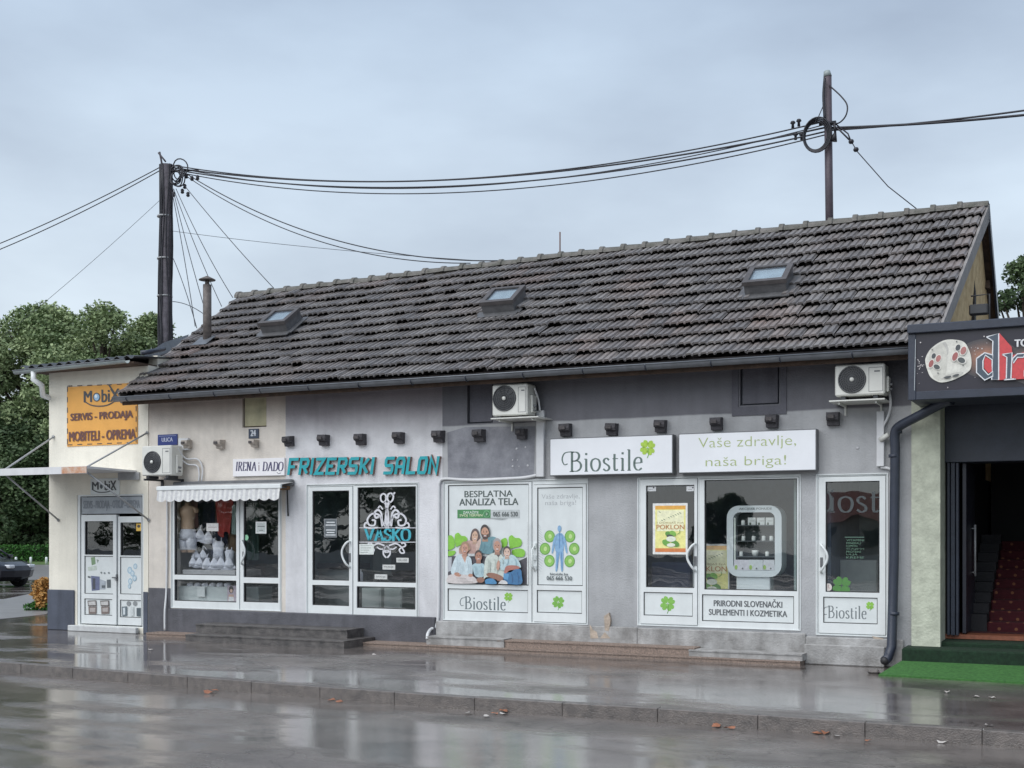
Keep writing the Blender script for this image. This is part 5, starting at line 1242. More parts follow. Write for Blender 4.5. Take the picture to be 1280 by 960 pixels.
# turf fibres along the mat and steps
# casino fascia sign
yb = -.95
fx0 = S(1137, yb); fz0, fz1 = H(1137, 500.5, yb), H(1137, 418, yb)
FS = T('casino_sign', 'big dark box sign with a white die and the red letters dr', 'sign', (fx0+2, yb, fz0))
fx1 = fx0+6.2
mb = MB(); mb.box(fx0, fx1, yb+.012, -.062, fz0, fz1, DMETAL, .01); mb.build('box', FS)
mb = MB(); ix0 = S(1145, yb)
mb.box(fx0-.02, fx1, yb-.06, -.5, fz1+.002, fz1+.11, DMETAL, .01); mb.box(fx0-.015, ix0, yb-.02, yb+.011, fz0, fz1, DMETAL, .006); mb.box(ix0, fx1, yb-.02, yb+.011, fz0, fz0+.10, DMETAL, .006); mb.build('trim', FS)
mb = MB(); mb.box(ix0, fx1, yb-.004, yb+.011, fz0+.101, fz1, mat('sign_black', srgb(46, 44, 54), .35, .1, 1.5, 0)); mb.build('face_panel', FS)
c8 = lambda x, y: (1120+x/6.856, 400+y/6.857)
p = Print(yb-.0045, .0009)
def ringglow(cx, cy, r, col0, col1, n=9, rx=1, ry=1):
    for i in range(n):
        t = i/(n-1); p.ell(cx, cy, r*rx*(1-t*.85), r*ry*(1-t*.85), tuple(int(a+(b-a)*t) for a, b in zip(col0, col1)), n=28)
ringglow(*c8(790, 330), 40, (56, 48, 52), (206, 136, 98), 10, 1.0, .62)
ringglow(1300, 455, 46, (56, 48, 52), (206, 136, 98), 8, 1.0, .6)
for i in range(60):
    a, b = random.uniform(175, 1000), random.uniform(150, 590)
    if i < 26: a = random.gauss(205, 16); b = random.gauss(370, 45)
    elif i < 44: a = random.gauss(690, 60); b = random.gauss(300, 110)
    p.ell(*c8(a, b), random.choice([.35, .5, .5, .9]), random.choice([.35, .5, .9]), (206, 200, 200), n=6); p.k -= 1
p.k += 1
def B8(pts, col, sm=True):
    q = [c8(*t) for t in pts]
    if sm: q = [(a.x, a.y) for a in spline(q+[q[0]], 5)][:-1]
    p.poly(q, col)
B8([(258, 400), (252, 330), (300, 245), (400, 178), (500, 168), (590, 195), (640, 300), (644, 400), (610, 450), (500, 510), (400, 535), (340, 520), (290, 480)], (222, 220, 210))
B8([(272, 390), (300, 262), (400, 195), (415, 210), (440, 300), (425, 470), (380, 520), (330, 500)], (206, 204, 194))
B8([(395, 195), (430, 250), (440, 300), (450, 250), (425, 190)], (186, 184, 178))
B8([(392, 505), (420, 475), (500, 452), (560, 442), (575, 455), (540, 478), (460, 498)], (196, 194, 186))
for (cx, cy, k) in ((335, 350, 1), (545, 285, 1.15)):
    for (dx_, dy, col, rx, ry) in ((-12, -42, (56, 62, 66), 2.6, 3.6), (28, -20, (176, 110, 104), 3.0, 4.6), (-34, 24, (160, 84, 80), 2.8, 5), (14, 52, (60, 66, 68), 4.2, 3.0)):
        p.ell(*c8(cx+dx_*k, cy+dy*k), rx*k*1.25, ry*k*1.2, (236, 232, 224), .4); p.ell(*c8(cx+dx_*k, cy+dy*k), rx*k, ry*k, col, .4)
for a, b in ((310, 255), (360, 455), (520, 185), (575, 390)): p.ell(*c8(a, b), .9, 1.1, (90, 92, 90), n=8)
B8([(405, 495), (430, 482), (470, 478), (465, 492), (430, 503)], (60, 64, 66)); B8([(480, 480), (510, 465), (540, 464), (530, 478), (495, 488)], (60, 64, 66))
RD, WT_, NV = (206, 44, 50), (224, 226, 230), (48, 66, 84)
def outl(pts, col):
    q = [c8(*t) for t in pts]; p.poly(q, col); p.line(q+[q[0]], 1.5, WT_)
p.poly([c8(885, 110), c8(990, 230), c8(1000, 300), c8(1120, 270), c8(1200, 320), c8(1180, 500), c8(870, 515)], RD)
outl([(775, 145), (880, 115), (880, 512), (820, 512), (830, 180)], NV)
outl([(690, 330), (760, 280), (830, 300), (830, 345), (765, 300), (745, 350), (745, 420), (790, 470), (830, 440), (830, 480), (760, 515), (690, 450)], NV)
p.poly([c8(765, 318), c8(815, 345), c8(822, 440), c8(792, 455), c8(755, 412), c8(755, 345)], RD)
outl([(910, 295), (995, 280), (985, 500), (1030, 505), (925, 512), (945, 500), (950, 318)], NV)
outl([(1000, 330), (1040, 290), (1110, 285), (1090, 320), (1040, 320), (1005, 370)], NV)
outl([(1100, 430), (1150, 390), (1230, 390), (1230, 510), (1130, 515), (1100, 480)], NV)
outl([(1120, 330), (1180, 290), (1240, 300), (1240, 400), (1200, 350), (1130, 360)], NV)
p.text('TOP', 1268, 424, 1292, 433, (226, 226, 228), .03); p.build('printed_film', FS)
p = Print(yb-.021); p.line([(1144.5, 424), (1143, 488)], .6, (190, 196, 200)); p.build('pale_edge_line', FS)  # thin pale line drawn along the left trim
# downpipe
q1, q2 = P(1178, 503, -.4), P(1126, 532, -.2)
mb = MB(); pts = spline([P(1190, 500, -.5), P(1176, 505, -.42), P(1150, 519, -.3), P(1124, 533, -.17), P(1118.5, 543, -.14), P(1119, 560, -.13)], 6)+[P(1117.5, 700, -.13), P(1114.5, 808, -.13), P(1110, 822, -.2), P(1106, 826, -.27)]
mb.tube(pts, .062, DMETAL, 12); dp = T('downpipe', 'dark blue grey downpipe between grey wall and green pillar', 'downpipe', (pts[-1].x, -.13, 0)); mb.build('pipe', dp)
mb = MB(); mb.lathe([(.05, 0), (.05, .012)], (pts[-1].x-.003, pts[-1].y-.012, pts[-1].z), GASKET, 14, axis='y'); mb.build('outlet', dp)
for py in (540, 570, 767):
    q = P(1117.5 if py > 560 else 1121, py, -.13); mb = MB(); mb.lathe([(.069, -.02), (.069, .02)], (q.x, -.13, q.z), DMETAL, 12); mb.box(q.x-.01, q.x+.01, -.08, 0, q.z-.01, q.z+.01, DMETAL); mb.build('pipe_clamp', dp)
# flood light on the gable
q = P(1224, 388, .9)
fl = T('flood_light', 'black flood light on a rod above the casino sign', 'lamp', q)
mb = MB(); mb.box(q.x-.12, q.x+.12, q.y-.10, q.y, q.z-.07, q.z+.07, GASKET, .015); mb.build('housing', fl); mb = MB(); mb.box(q.x-.10, q.x+.10, q.y-.106, q.y-.101, q.z-.05, q.z+.05, AC_D); mb.build('lens', fl)
mb = MB(); mb.tube([(q.x+.13, q.y-.04, q.z-.6), (q.x+.13, q.y-.04, q.z+.2), (q.x-.1, q.y-.04, q.z+.19)], .012, GASKET, 6); mb.build('rod', fl)

# ================================================================== CHIMNEY PIPE, MASTS, POLES, CABLES
q = roof_hit(259, 428)
fp = T('flue_pipe', 'grey flue pipe with a small cone cap on the left roof end', 'chimney pipe', q)
FM = mat('flue_metal', srgb(112, 104, 100), .6, .25, 10, .3); top_ = P(258, 356, q.y)
mb = MB(); mb.tube([q-Vector((0, 0, .15)), Vector((q.x, q.y, top_.z))], .075, FM, 14); mb.build('pipe', fp)
mb = MB(); mb.tube([(q.x, q.y, top_.z), (q.x, q.y, top_.z+.09)], .04, FM, 8); mb.lathe([(.15, 0), (.145, .015), (.02, .075), (.002, .08)], (q.x, q.y, top_.z+.08), FM, 16); mb.build('cap', fp)
mb = MB(); mb.obox(q+nrm*.07-V_*.08, U_*.16, V_*.16, nrm*.006, ZINC); mb.build('flashing', fp)
# left utility pole
pb = P(206, 668, 4); up_ = T('utility_pole', 'thick dark utility pole wrapped in cables behind the corner shop', 'utility pole', (pb.x, 4, 0))
ptop = P(208, 206, 4); mb = MB(); mb.tube([(pb.x-.02, 4, 0), (ptop.x, 4, ptop.z)], [.17, .125], POLE, 14); mb.build('pole', up_)
CON = mat('pole_concrete', srgb(150, 148, 150), .8, .2, 6, .3, streak=.3)
mb = MB()
for k in range(9):
    q0 = random.uniform(-2.6, .1); pts = []
    for i in range(14):
        t = i/13; z = 2+(ptop.z-2)*t; qq = q0+.25*math.sin(i*1.1+k); r = .17-.045*t+.012
        pts.append((pb.x+(ptop.x-pb.x)*t+math.cos(qq)*r, 4+math.sin(qq)*r, z))
    mb.tube(pts, random.choice([.012, .016, .02]), CABLE, 5)
mb.build('cable_run', up_)
mb = MB()
for z in (4.6, 5.6, 6.8, 7.6, 8.5): mb.lathe([(.165, -.015), (.165, .015)], (pb.x, 4, z), rodm, 14)
mb.build('strap', up_)
mb = MB()
for k in range(7): 
    c = P(221+random.uniform(-4, 4), 216+random.uniform(-6, 7), 3.85); r = random.uniform(.12, .2); mb.tube([(c.x+r*math.cos(a), 3.85+.03*math.sin(a*2+k), c.z+r*1.1*math.sin(a)) for a in [2*math.pi*i/18 for i in range(19)]], .014, CABLE, 5, False)
mb.build('cable_coil', up_)
mb = MB(); mb.tube([P(203, 208, 4), P(199.5, 190, 4)], .02, POLE, 6); mb.tube([P(198, 191, 4), P(207, 202, 4)], .018, POLE, 6); mb.tube([P(208, 213, 4), P(248, 213, 4)], .02, POLE, 6)
mb.build('bracket', up_)
first = None
for px, py in ((233, 220), (240, 223), (247, 222), (231, 233), (235, 243), (217, 243), (228, 239)):
    q = P(px, py, 3.95); mb = MB(); mb.lathe([(.022, -.05), (.04, -.03), (.03, 0), (.04, .02), (.02, .05)], q, CABLE, 8); o = mb.build('insulator', up_)
# right mast
mq = P(1037, 280, 3.1); mt = P(1034.5, 96, 3.1)
mst = T('roof_mast', 'steel service mast rising behind the roof ridge', 'mast', (mq.x, 3.1, mq.z-.6))
mb = MB(); mb.tube([(mq.x+.01, 3.1, mq.z-1.0), (mt.x, 3.1, mt.z)], .062, MAST, 12); mb.build('pole', mst)
mb = MB(); mb.tube([(mt.x, 3.1, mt.z), P(1033.5, 89, 3.1)], [.066, .05], mat('mast_cap', srgb(150, 160, 160), .5, .1, 8, 0), 12); mb.build('cap', mst)
mb = MB(); c = P(1020, 170, 3.0)
for k in range(4): r = .19+.016*k; mb.tube([(c.x+r*.92*math.cos(a)+.01*k, 3.0-.02*k, c.z+r*1.15*math.sin(a)) for a in [2*math.pi*i/26 for i in range(27)]], .013, CABLE, 5, False)
mb.tube(spline([P(1037, 107, 3.05), P(1052, 121, 2.95), P(1059, 132, 2.9), P(1057, 145, 2.9), P(1048, 154, 3), P(1038, 153, 3.05)], 7), .012, CABLE, 5)
mb.tube(spline([P(1031, 98, 3.0), P(1029.5, 120, 3.0), P(1031, 150, 3.0)], 5), .022, CABLE, 5); mb.tube([P(1031, 128, 3), P(1021, 151, 3)], .008, CABLE, 5); mb.build('cable_coil', mst)
mb = MB(); mb.tube([P(1024, 155, 3.05), P(1045, 153, 3.05)], .03, CABLE, 6); mb.tube([P(1041, 176, 3), P(1044, 166, 3)], [.07, .02], CABLE, 8); mb.tube([P(1044, 166, 3), P(1043, 155, 3)], .02, CABLE, 6); mb.build('bracket', mst)
for px, py in ((991, 155.5), (998.5, 153), (994.5, 170), (1002, 170)):
    q = P(px, py, 3.15); mb = MB(); mb.lathe([(.025, -.06), (.02, 0), (.045, .02), (.03, .05)], q, CABLE, 8); mb.build('insulator', mst)
# thin rod behind the ridge
q = P(700, 290, 3.2); mb = MB(); mb.tube([(q.x, 3.2, q.z), (q.x, 3.2, q.z-.9)], .012, mat('rust_rod', srgb(110, 80, 72), .7, .1, 9, 0), 6); thing_mb('antenna_rod', 'thin rusty rod standing behind the middle of the ridge', 'rod', mb)
# overhead cables
def cable(label, a, b, sag, r=.014, name='overhead_cable', group=None, n=40):
    a, b = Vector(a), Vector(b); pts = []
    for i in range(n+1):
        t = i/n; q = a.lerp(b, t); q.z -= 4*sag*t*(1-t); pts.append(q)
    mb = MB(); mb.tube(pts, r*.78, CABLE, 5); o = thing_mb(name, label, 'cable', mb)
    if group: o['group'] = group
    return o
g1 = 'overhead cables between pole and roof mast'
for k, (ya, yb_, sg, r) in enumerate(((206, 151, .62, .016), (209, 159, .55, .02), (211, 164, .62, .018), (213, 168, .70, .014), (208, 155, .72, .012))):
    cable(('topmost', 'second', 'thick middle', 'lowest', 'thinnest')[k]+' black cable slung from the dark pole to the roof mast', P(212, ya, 4), P(1034, yb_, 3.1), sg, r, group=g1)
for k, (ya, yb_) in enumerate(((164, 136), (161, 143.5))):
    cable(('upper' if k == 0 else 'lower')+' black cable leaving the roof mast to the right edge', P(1037, ya-1, 3.1), P(1330, yb_-5, 3.1), .04, .026 if k else .02)
cable('upper cable of the pair from the dark pole down to the middle ridge', P(225, 212, 4), P(622, 326, 2.9), .50, .014)
cable('lower cable of the pair from the dark pole down to the middle ridge', P(224, 214, 4), P(588, 329, 2.9), .50, .012)
cable('upper cable from the dark pole to the left edge', P(200, 209, 4), P(-160, 362, 2), .18, .014)
cable('lower cable from the dark pole to the left edge', P(200, 213, 4), P(-160, 368, 2), .22, .014)
cable('faint thin wire from the dark pole down behind the trees', P(200, 250, 4), P(-60, 470, 2), .1, .006)
cable('faint thin wire crossing the sky behind the pole', P(210, 288, 9), P(800, 335, 9), .15, .008)
for i, (a, b, c, d, yy, sg) in enumerate(((215, 240, 244, 408, 1.8, -.10), (215, 232, 254, 380, 2.4, .06), (217, 236, 277, 383, 2.6, .08), (220, 236, 291, 372, 2.8, .10), (229, 230, 342, 360, 2.8, .04), (216, 322, 246, 410, 1.7, -.08), (216, 377, 254, 392, 1.9, -.05))):
    cable(['leftmost steep service wire from the dark pole', 'second service wire dropping from the pole to the roof end', 'third service wire dropping from the pole to the roof end', 'fourth service wire reaching the left end of the ridge', 'longest service wire reaching the ridge right of the pole', 'bowed cable from mid pole to the roof end', 'short low cable from the pole to the flue pipe'][i], P(a, b, 3.9), P(c, d, yy), sg, .010, name='service_wire')
pts = [P(1040, 155, 3.05), P(1050, 163, 2.95), P(1062, 175, 2.9)]
mb = MB(); mb.tube(pts, .014, CABLE, 5); mb.tube([P(1042, 153, 3.05), P(1060, 167, 2.95), P(1063, 175, 2.9)], .012, CABLE, 5); mb.lathe([(.03, -.03), (.045, 0), (.03, .03)], P(1064, 177, 2.9), CABLE, 8); mb.lathe([(.03, -.03), (.045, 0), (.03, .03)], P(1070, 187, 2.9), CABLE, 8)
mb.tube([P(1063, 175, 2.9), P(1072, 190, 2.9), P(1110, 233, 2.85), P(1152, 266, 2.8)], .008, CABLE, 5); thing_mb('guy_wire', 'guy wire with two clamps from the mast to the ridge', 'wire', mb)

# ================================================================== THINGS BEHIND THE GLASS
SKIN = mat('mannequin_skin', srgb(206, 176, 150), .5, .06, 4, .05)
SALM = mat('salmon_cloth', srgb(196, 84, 78), .85, .12, 8, .4, 30); NAVY = mat('navy_cloth', srgb(36, 42, 66), .85, .12, 8, .4, 30); BEIGE = mat('beige_cloth', srgb(176, 148, 120), .85, .12, 8, .4, 30); MINT = mat('mint_cloth', srgb(176, 196, 190), .85, .1, 8, .4, 30)
cl = lambda x, y, d=.45: P(200+x/5.65, 600+y/5.65, d)
# mannequin torso: elliptical sections, seamless skin
def section_body(mb, secs, m, n=18):
    v = []
    for (x, y, z, rx, ry) in secs:
        for k in range(n):
            q = 2*math.pi*k/n; v.append((x+rx*math.cos(q), y+ry*math.sin(q), z))
    f = [(i*n+k, i*n+(k+1) % n, (i+1)*n+(k+1) % n, (i+1)*n+k) for i in range(len(secs)-1) for k in range(n)]
    f += [tuple(range(n))[::-1], tuple((len(secs)-1)*n+k for k in range(n))]
    mb.add(v, f, m, smooth=True)
yM = .5; c = cl(196, 260, .24); zt, zw, zb = cl(200, 175, yM).z, cl(200, 335, yM).z, cl(200, 490, yM).z; k_ = 1/5.65/72
yM = .24; mn = T('mannequin', 'headless skin coloured mannequin torso wearing white shorts', 'mannequin', (c.x, yM, zb))
h = zt-zw
mb = MB(); section_body(mb, [(c.x, yM, zw-.06, .13, .09), (c.x, yM, zw, .135, .09), (c.x, yM, zw+h*.25, .125, .085), (c.x, yM, zw+h*.5, .145, .10), (c.x, yM-.01, zw+h*.68, .165, .115), (c.x, yM, zw+h*.82, .18, .09), (c.x, yM, zw+h*.92, .12, .07), (c.x, yM, zt-.02, .05, .05), (c.x, yM, zt+.06, .045, .045)], SKIN)
for s_ in (-1, 1): section_body(mb, [(c.x+s_*.19, yM, zw+h*.62, .03, .035), (c.x+s_*.185, yM, zw+h*.75, .045, .05), (c.x+s_*.16, yM, zw+h*.86, .04, .05)], SKIN, 10)
for s_ in (-1, 1): section_body(mb, [(c.x+s_*.075, yM, zb-.05, .062, .06), (c.x+s_*.075, yM, zb+.04, .068, .065)], SKIN, 12)
mb.build('torso', mn)
mb = MB(); section_body(mb, [(c.x, yM, zb+.17, .165, .11), (c.x, yM, zb+.26, .165, .115), (c.x, yM, zw-.03, .145, .10)], GCLOTH)
for s_ in (-1, 1): section_body(mb, [(c.x+s_*.08, yM, zb-.0, .085, .082), (c.x+s_*.082, yM, zb+.1, .088, .09), (c.x+s_*.075, yM, zb+.19, .09, .1)], GCLOTH, 14)
mb.build('shorts', mn)
def drape(name, label, x0, y0, x1, y1, dpt, m, wob=.03, flare=.0, cat='garment', n=16, jag=0):
    dpt *= .6
    a, b, z0, z1 = P(x0, 668, dpt).x, P(x1, 668, dpt).x, H((x0+x1)/2, y1, dpt), H((x0+x1)/2, y0, dpt); mb = MB(); v = []; R = 8
    ph = random.uniform(0, 6)
    for j in range(R+1):
        t = j/R
        for i in range(n+1):
            u = i/n; w_ = (1-t)*1+t*(1+flare); x_ = (a+b)/2+(u-.5)*(b-a)*w_; v.append((x_, dpt+wob*math.sin(u*14+ph+t)*(.4+.6*t), z1+(z0-z1)*t+jag*t*math.sin(u*9+ph)))
    f = [(j*(n+1)+i, j*(n+1)+i+1, (j+1)*(n+1)+i+1, (j+1)*(n+1)+i) for j in range(R) for i in range(n)]
    mb.add(v, f, m, smooth=True); mb.add([(p_[0], p_[1]+.015, p_[2]) for p_ in v], f, m, smooth=True); return thing_mb(name, label, cat, mb)
drape('hanging_garment', 'salmon red garment hanging in the lingerie window', 268, 622, 292, 668, .62, SALM, .03, -.35, jag=.05)
drape('hanging_garment', 'mint patterned garment hanging behind the window post', 289.5, 632, 296, 668, .6, MINT, .02)
drape('hanging_garment', 'dark navy garment hanging behind the white bras', 245, 622, 268, 694, .9, NAVY, .04)
drape('hanging_garment', 'navy slip below the salmon garment', 262, 664, 284, 696, .75, NAVY, .03)
def lump(mb, c, rx, ry, rz, m, seed, n=16, k=9, amp=.16, top=1.0):
    """a crumpled, folded piece of cloth: a closed dome with pleats"""
    r = random.Random(seed); ph = [r.uniform(0, 6) for _ in range(6)]; v = []
    for j in range(k+1):
        t = math.pi*(.04+.92*j/k)
        for i in range(n):
            q = 2*math.pi*i/n; f_ = 1+amp*(math.sin(3*q+ph[0]+t*1.5)*.6+math.sin(5*q+ph[1]-t*2)*.45+math.sin(2*t*2+ph[2]+q*2)*.35)
            v.append((c[0]+rx*math.sin(t)**.8*math.cos(q)*f_, c[1]+ry*math.sin(t)**.8*math.sin(q)*f_, c[2]-rz*math.cos(t)*(1+amp*math.sin(q*2+ph[3]))))
    mb.add(v, [(a_*n+b_, a_*n+(b_+1) % n, (a_+1)*n+(b_+1) % n, (a_+1)*n+b_) for a_ in range(k) for b_ in range(n)]+[tuple(range(n))[::-1], tuple(k*n+b_ for b_ in range(n))], m, smooth=True)
def bra(label, px, py, s, dpt=.4, m=GCLOTH, rot=0):
    dpt *= .62
    q = P(px, py, dpt); mb = MB()
    for k in (-1, 1):
        cx, cz = q.x+k*.07*s, q.z+k*rot*.04; N_ = 12; v = []
        for j in range(6):     # a cup: rounded below, drawn to a point at the strap
            t = j/5
            for i in range(N_+1):
                a_ = math.pi*2*i/N_; rx_ = .085*s*(1-t)**.75; up_ = (1.75 if math.sin(a_) > 0 else .8); v.append((cx+rx_*math.cos(a_)*(1-.55*max(0, math.sin(a_))), q.y-.055*s*t**.7, cz+.062*s*(1-t)**.75*math.sin(a_)*up_))
        mb.add(v, [(j*(N_+1)+i, j*(N_+1)+i+1, (j+1)*(N_+1)+i+1, (j+1)*(N_+1)+i) for j in range(5) for i in range(N_)], m, smooth=True)
        mb.tube(spline([(cx, q.y, cz+.10*s), (cx-k*.01, q.y+.03, cz+.16*s), (cx+k*.04, q.y+.06, cz+.10*s)], 4), .007, m, 5)
    mb.add([(q.x-.17*s, q.y+.02, q.z-.06*s), (q.x, q.y-.012, q.z-.05*s), (q.x+.17*s, q.y+.02, q.z-.05*s), (q.x+.17*s, q.y+.02, q.z-.01*s), (q.x, q.y-.012, q.z-.015*s), (q.x-.17*s, q.y+.02, q.z-.02*s)], [(0, 1, 4, 5), (1, 2, 3, 4)], m)
    lump(mb, (q.x+.02*s, q.y+.05, q.z-.045*s), .15*s, .05, .04*s, m, int(px*7))
    return thing_mb('bra', label, 'garment', mb)
drape('hanging_garment', 'dusty pink garment hanging behind the mannequin', 222, 624, 246, 660, .8, mat('dusty_pink', srgb(206, 160, 156), .85, .12, 8, .4, 30), .03)
drape('hanging_garment', 'light pink garment behind the salmon garment', 256, 640, 272, 690, 1.0, mat('light_pink', srgb(222, 186, 184), .85, .12, 8, .4, 30), .03)
drape('hanging_garment', 'dark patterned dress hanging deep in the lingerie shop doorway', 306, 620, 322, 700, 1.2, mat('dark_dress', srgb(70, 96, 92), .85, .2, 30, .4, 30), .05)
bra('white bra hanging right of the mannequin shorts', 255, 672, 1.25, .45, rot=-.6)
bra('white bra lying at the left of the display shelf', 245, 704, 1.0, .36); bra('white bra propped above the left shelf end', 249, 696, 1.15, .5); bra('white bra lying mid shelf under the camisole', 263, 706, 1.15, .33); bra('white bra lying at the right of the display shelf', 281, 706, 1.2, .35)
def cami(label, px, yt, yb_, s, dpt, m=GCLOTH):
    dpt *= .62
    a = P(px, yb_, dpt); t = P(px, yt, dpt); hh = t.z-a.z; mb = MB(); section_body(mb, [(a.x, dpt, a.z, .12*s, .06), (a.x, dpt, a.z+hh*.4, .09*s, .055), (a.x, dpt, a.z+hh*.75, .11*s, .07), (a.x, dpt, a.z+hh*.86, .07*s, .04)], m, 14)
    for k in (-1, 1): mb.tube([(a.x+k*.07*s, dpt-.02, a.z+hh*.82), (a.x+k*.06*s, dpt, t.z)], .01, m, 5)
    return thing_mb('camisole', label, 'garment', mb)
cami('white camisole standing among the bras in the window', 273, 672, 703, 1.1, .55); cami('narrow white camisole beside the window post', 287, 684, 706, .8, .5)
q = cl(505, 440, .6); mb = MB(); section_body(mb, [(q.x, .6, q.z-.2, .1, .07), (q.x, .6, q.z, .11, .08), (q.x, .6, q.z+.14, .09, .07), (q.x, .6, q.z+.17, .04, .04)], BEIGE); thing_mb('bust_form', 'beige bust form behind the narrow white camisole', 'mannequin', mb)
SH = mat('shelf_grey', srgb(176, 176, 178), .6, .1, 6, .1)
a, b = P(229, 714, .15), P(295, 714, .15); mb = MB(); mb.box(a.x, b.x, .13, .85, H(262, 719, .15)-.02, H(262, 712.5, .15), SH, .008); thing_mb('display_shelf', 'grey display shelf carrying the white bras', 'shelf', mb)
mb = MB(); a = RX(223, 294, 733, 752, .2); mb.box(a[0], a[1], .2, .8, a[2]-.06, a[3], mat('case_white', srgb(206, 214, 214), .5, .05, 4, .02), .01); thing_mb('display_case', 'low white display case at the foot of the lingerie window', 'case', mb)
for k in range(6):
    q = P(238+k*9.3, 731, .28); mb = MB(); lump(mb, (q.x, .28, q.z-.005), .062, .06, .04, GCLOTH, k, amp=.1); o = thing_mb('folded_garment', 'folded white garment in the row on the low display case', 'garment', mb); o['group'] = 'folded garments on the display case'
s = board('picture_card', 'card with a woman in white lingerie low in the window', 'card', RX(284, 295, 732, 752, .15), .15, .16, mat('card_lilac', srgb(200, 186, 200), .5, bump=0))
p = Print(.149); p.ell(289, 737, 3, 4.6, (60, 48, 50)); p.ell(289, 738.5, 1.7, 2.4, (216, 176, 156)); p.poly([(286, 743), (292, 743), (293, 751.5), (285, 751.5)], (216, 180, 164)); p.poly([(286, 746), (292, 746), (292.5, 751.5), (285.5, 751.5)], (236, 236, 240)); p.build('picture', s)
s = board('picture_card', 'small white card standing before the low display case', 'card', RX(246, 256, 733, 746, .15), .15, .16, PANEL)
mb = MB(); a = RX(306, 323, 734, 752, .5); mb.box(a[0], a[1], .5, .9, a[2]-.05, a[3], mat('cabinet_grey', srgb(150, 162, 164), .6, .06, 4, .02), .01); thing_mb('cabinet', 'pale cabinet behind the lingerie shop door', 'cabinet', mb)
# salon interior
TB = mat('desk_dark', srgb(46, 44, 48), .5, .2, 6, .1); PW = mat('cabinet_white', srgb(190, 200, 198), .5, .06, 4, .02)
dsk = T('reception_desk', 'reception desk with dark top behind the salon door', 'desk', P(415, 740, .6)); a = RX(395, 437, 704, 711, .6)
MB().box(a[0], a[1]+.15, .5, 1.0, a[2], a[3], TB, .006).build('desk_top', dsk); MB().box(a[0]+.05, a[1]+.1, .56, .96, r_salon[2]-.03, a[2]-.001, mat('desk_front', srgb(112, 120, 122), .5, .05, 4, .02)).build('desk_body', dsk)
for i, (xa, xb, lab) in enumerate(((452, 476, 'left white cabinet behind the salon window'), (480, 502, 'right white cabinet behind the salon window'))):
    a = RX(xa, xb, 735, 762, .7); o = T('cabinet', lab, 'cabinet', ((a[0]+a[1])/2, .8, a[2])); MB().box(a[0], a[1], .7, 1.1, a[2]-.05, a[3], PW, .008).build('body', o); MB().box(a[0]+.02, a[1]-.02, .69, .699, a[2]-.02, a[3]-.03, PW, .003).build('door', o)
q = P(451, 724, .3); mb = MB(); mb.lathe([(.035, 0), (.036, .12), (.03, .15), (.012, .165), (.012, .19), (.02, .192)], (q.x, .3, H(451, 727, .3)), GCLOTH, 12); mb.tube([(q.x, .3, H(451, 727, .3)+.19), (q.x-.05, .29, H(451, 727, .3)+.2)], .008, GCLOTH, 5); thing_mb('spray_bottle', 'white pump bottle on the salon window sill', 'bottle', mb)
ch = T('salon_chair', 'dark salon chair behind the lower right salon window', 'chair', P(505, 745, 1.3)); q = P(505, 705, 1.3)
mb = MB(); mb.box(q.x-.25, q.x+.25, 1.28, 1.36, q.z-.2, q.z+.35, TB, .03); mb.build('backrest', ch); mb = MB(); mb.box(q.x-.26, q.x+.26, .85, 1.3, q.z-.32, q.z-.2, TB, .03); mb.build('seat', ch); mb = MB(); mb.tube([(q.x, 1.1, q.z-.32), (q.x, 1.1, .35)], .04, rodm, 8); mb.build('pedestal', ch)
a = RX(444, 520, 728, 731.5, .3); mb = MB(); mb.box(a[0], a[1], .11, .4, a[2]-.02, a[3]-.02, SH, .004); thing_mb('sill_board', 'pale sill board behind the salon window', 'shelf', mb)
for i, (px, py) in enumerate(((400, 640), (470, 650))):
    q = P(px, py, 2.75); o = T('wall_mirror', ('mirror on the salon rear wall behind the door', 'mirror on the salon rear wall behind the scissors emblem')[i], 'mirror', q); MB().box(q.x-.35, q.x+.35, 2.74, 2.795, q.z-.5, q.z+.45, TB, .01).build('frame', o); MB().box(q.x-.31, q.x+.31, 2.735, 2.7395, q.z-.46, q.z+.41, mat('mirror', (.4, .44, .46), .05, 0, metal=1, bump=0)).build('mirror_glass', o)
# supplement shop: rounded display cabinet
yD = .32; ds = T('display_cabinet', 'white rounded display cabinet of supplements in the glazed window', 'display', P(945, 737, yD))
cd_ = lambda x, y: (880+x/6.858, 610+y/6.857)
def rr(x0, x1, z0, z1, r, n=6):
    o = []
    for cx, cz, q0 in ((x1-r, z1-r, 0), (x0+r, z1-r, 90), (x0+r, z0+r, 180), (x1-r, z0+r, 270)):
        for k in range(n+1): q = R_(q0+90*k/n); o.append((cx+r*math.cos(q), cz+r*math.sin(q)))
    return o
a_ = RX(cd_(195, 0)[0], cd_(665, 0)[0], cd_(0, 150)[1], cd_(0, 762)[1], yD); b_ = RX(cd_(250, 0)[0], cd_(607, 0)[0], cd_(0, 208)[1], cd_(0, 706)[1], yD)
oo = rr(*a_, .17); ii = rr(*b_, .09); n = len(oo); mb = MB()
DW = mat('display_white', srgb(226, 234, 236), .3, .03, 3, .01)
mb.add([(x, yD, z) for x, z in oo]+[(x, yD, z) for x, z in ii]+[(x, yD+.3, z) for x, z in oo]+[(x, yD+.25, z) for x, z in ii], [(i, (i+1) % n, n+(i+1) % n, n+i) for i in range(n)]+[(2*n+i, 2*n+(i+1) % n, (i+1) % n, i) for i in range(n)]+[(n+i, n+(i+1) % n, 3*n+(i+1) % n, 3*n+i) for i in range(n)]+[tuple(2*n+i for i in range(n))], DW)
mb.build('shell', ds)
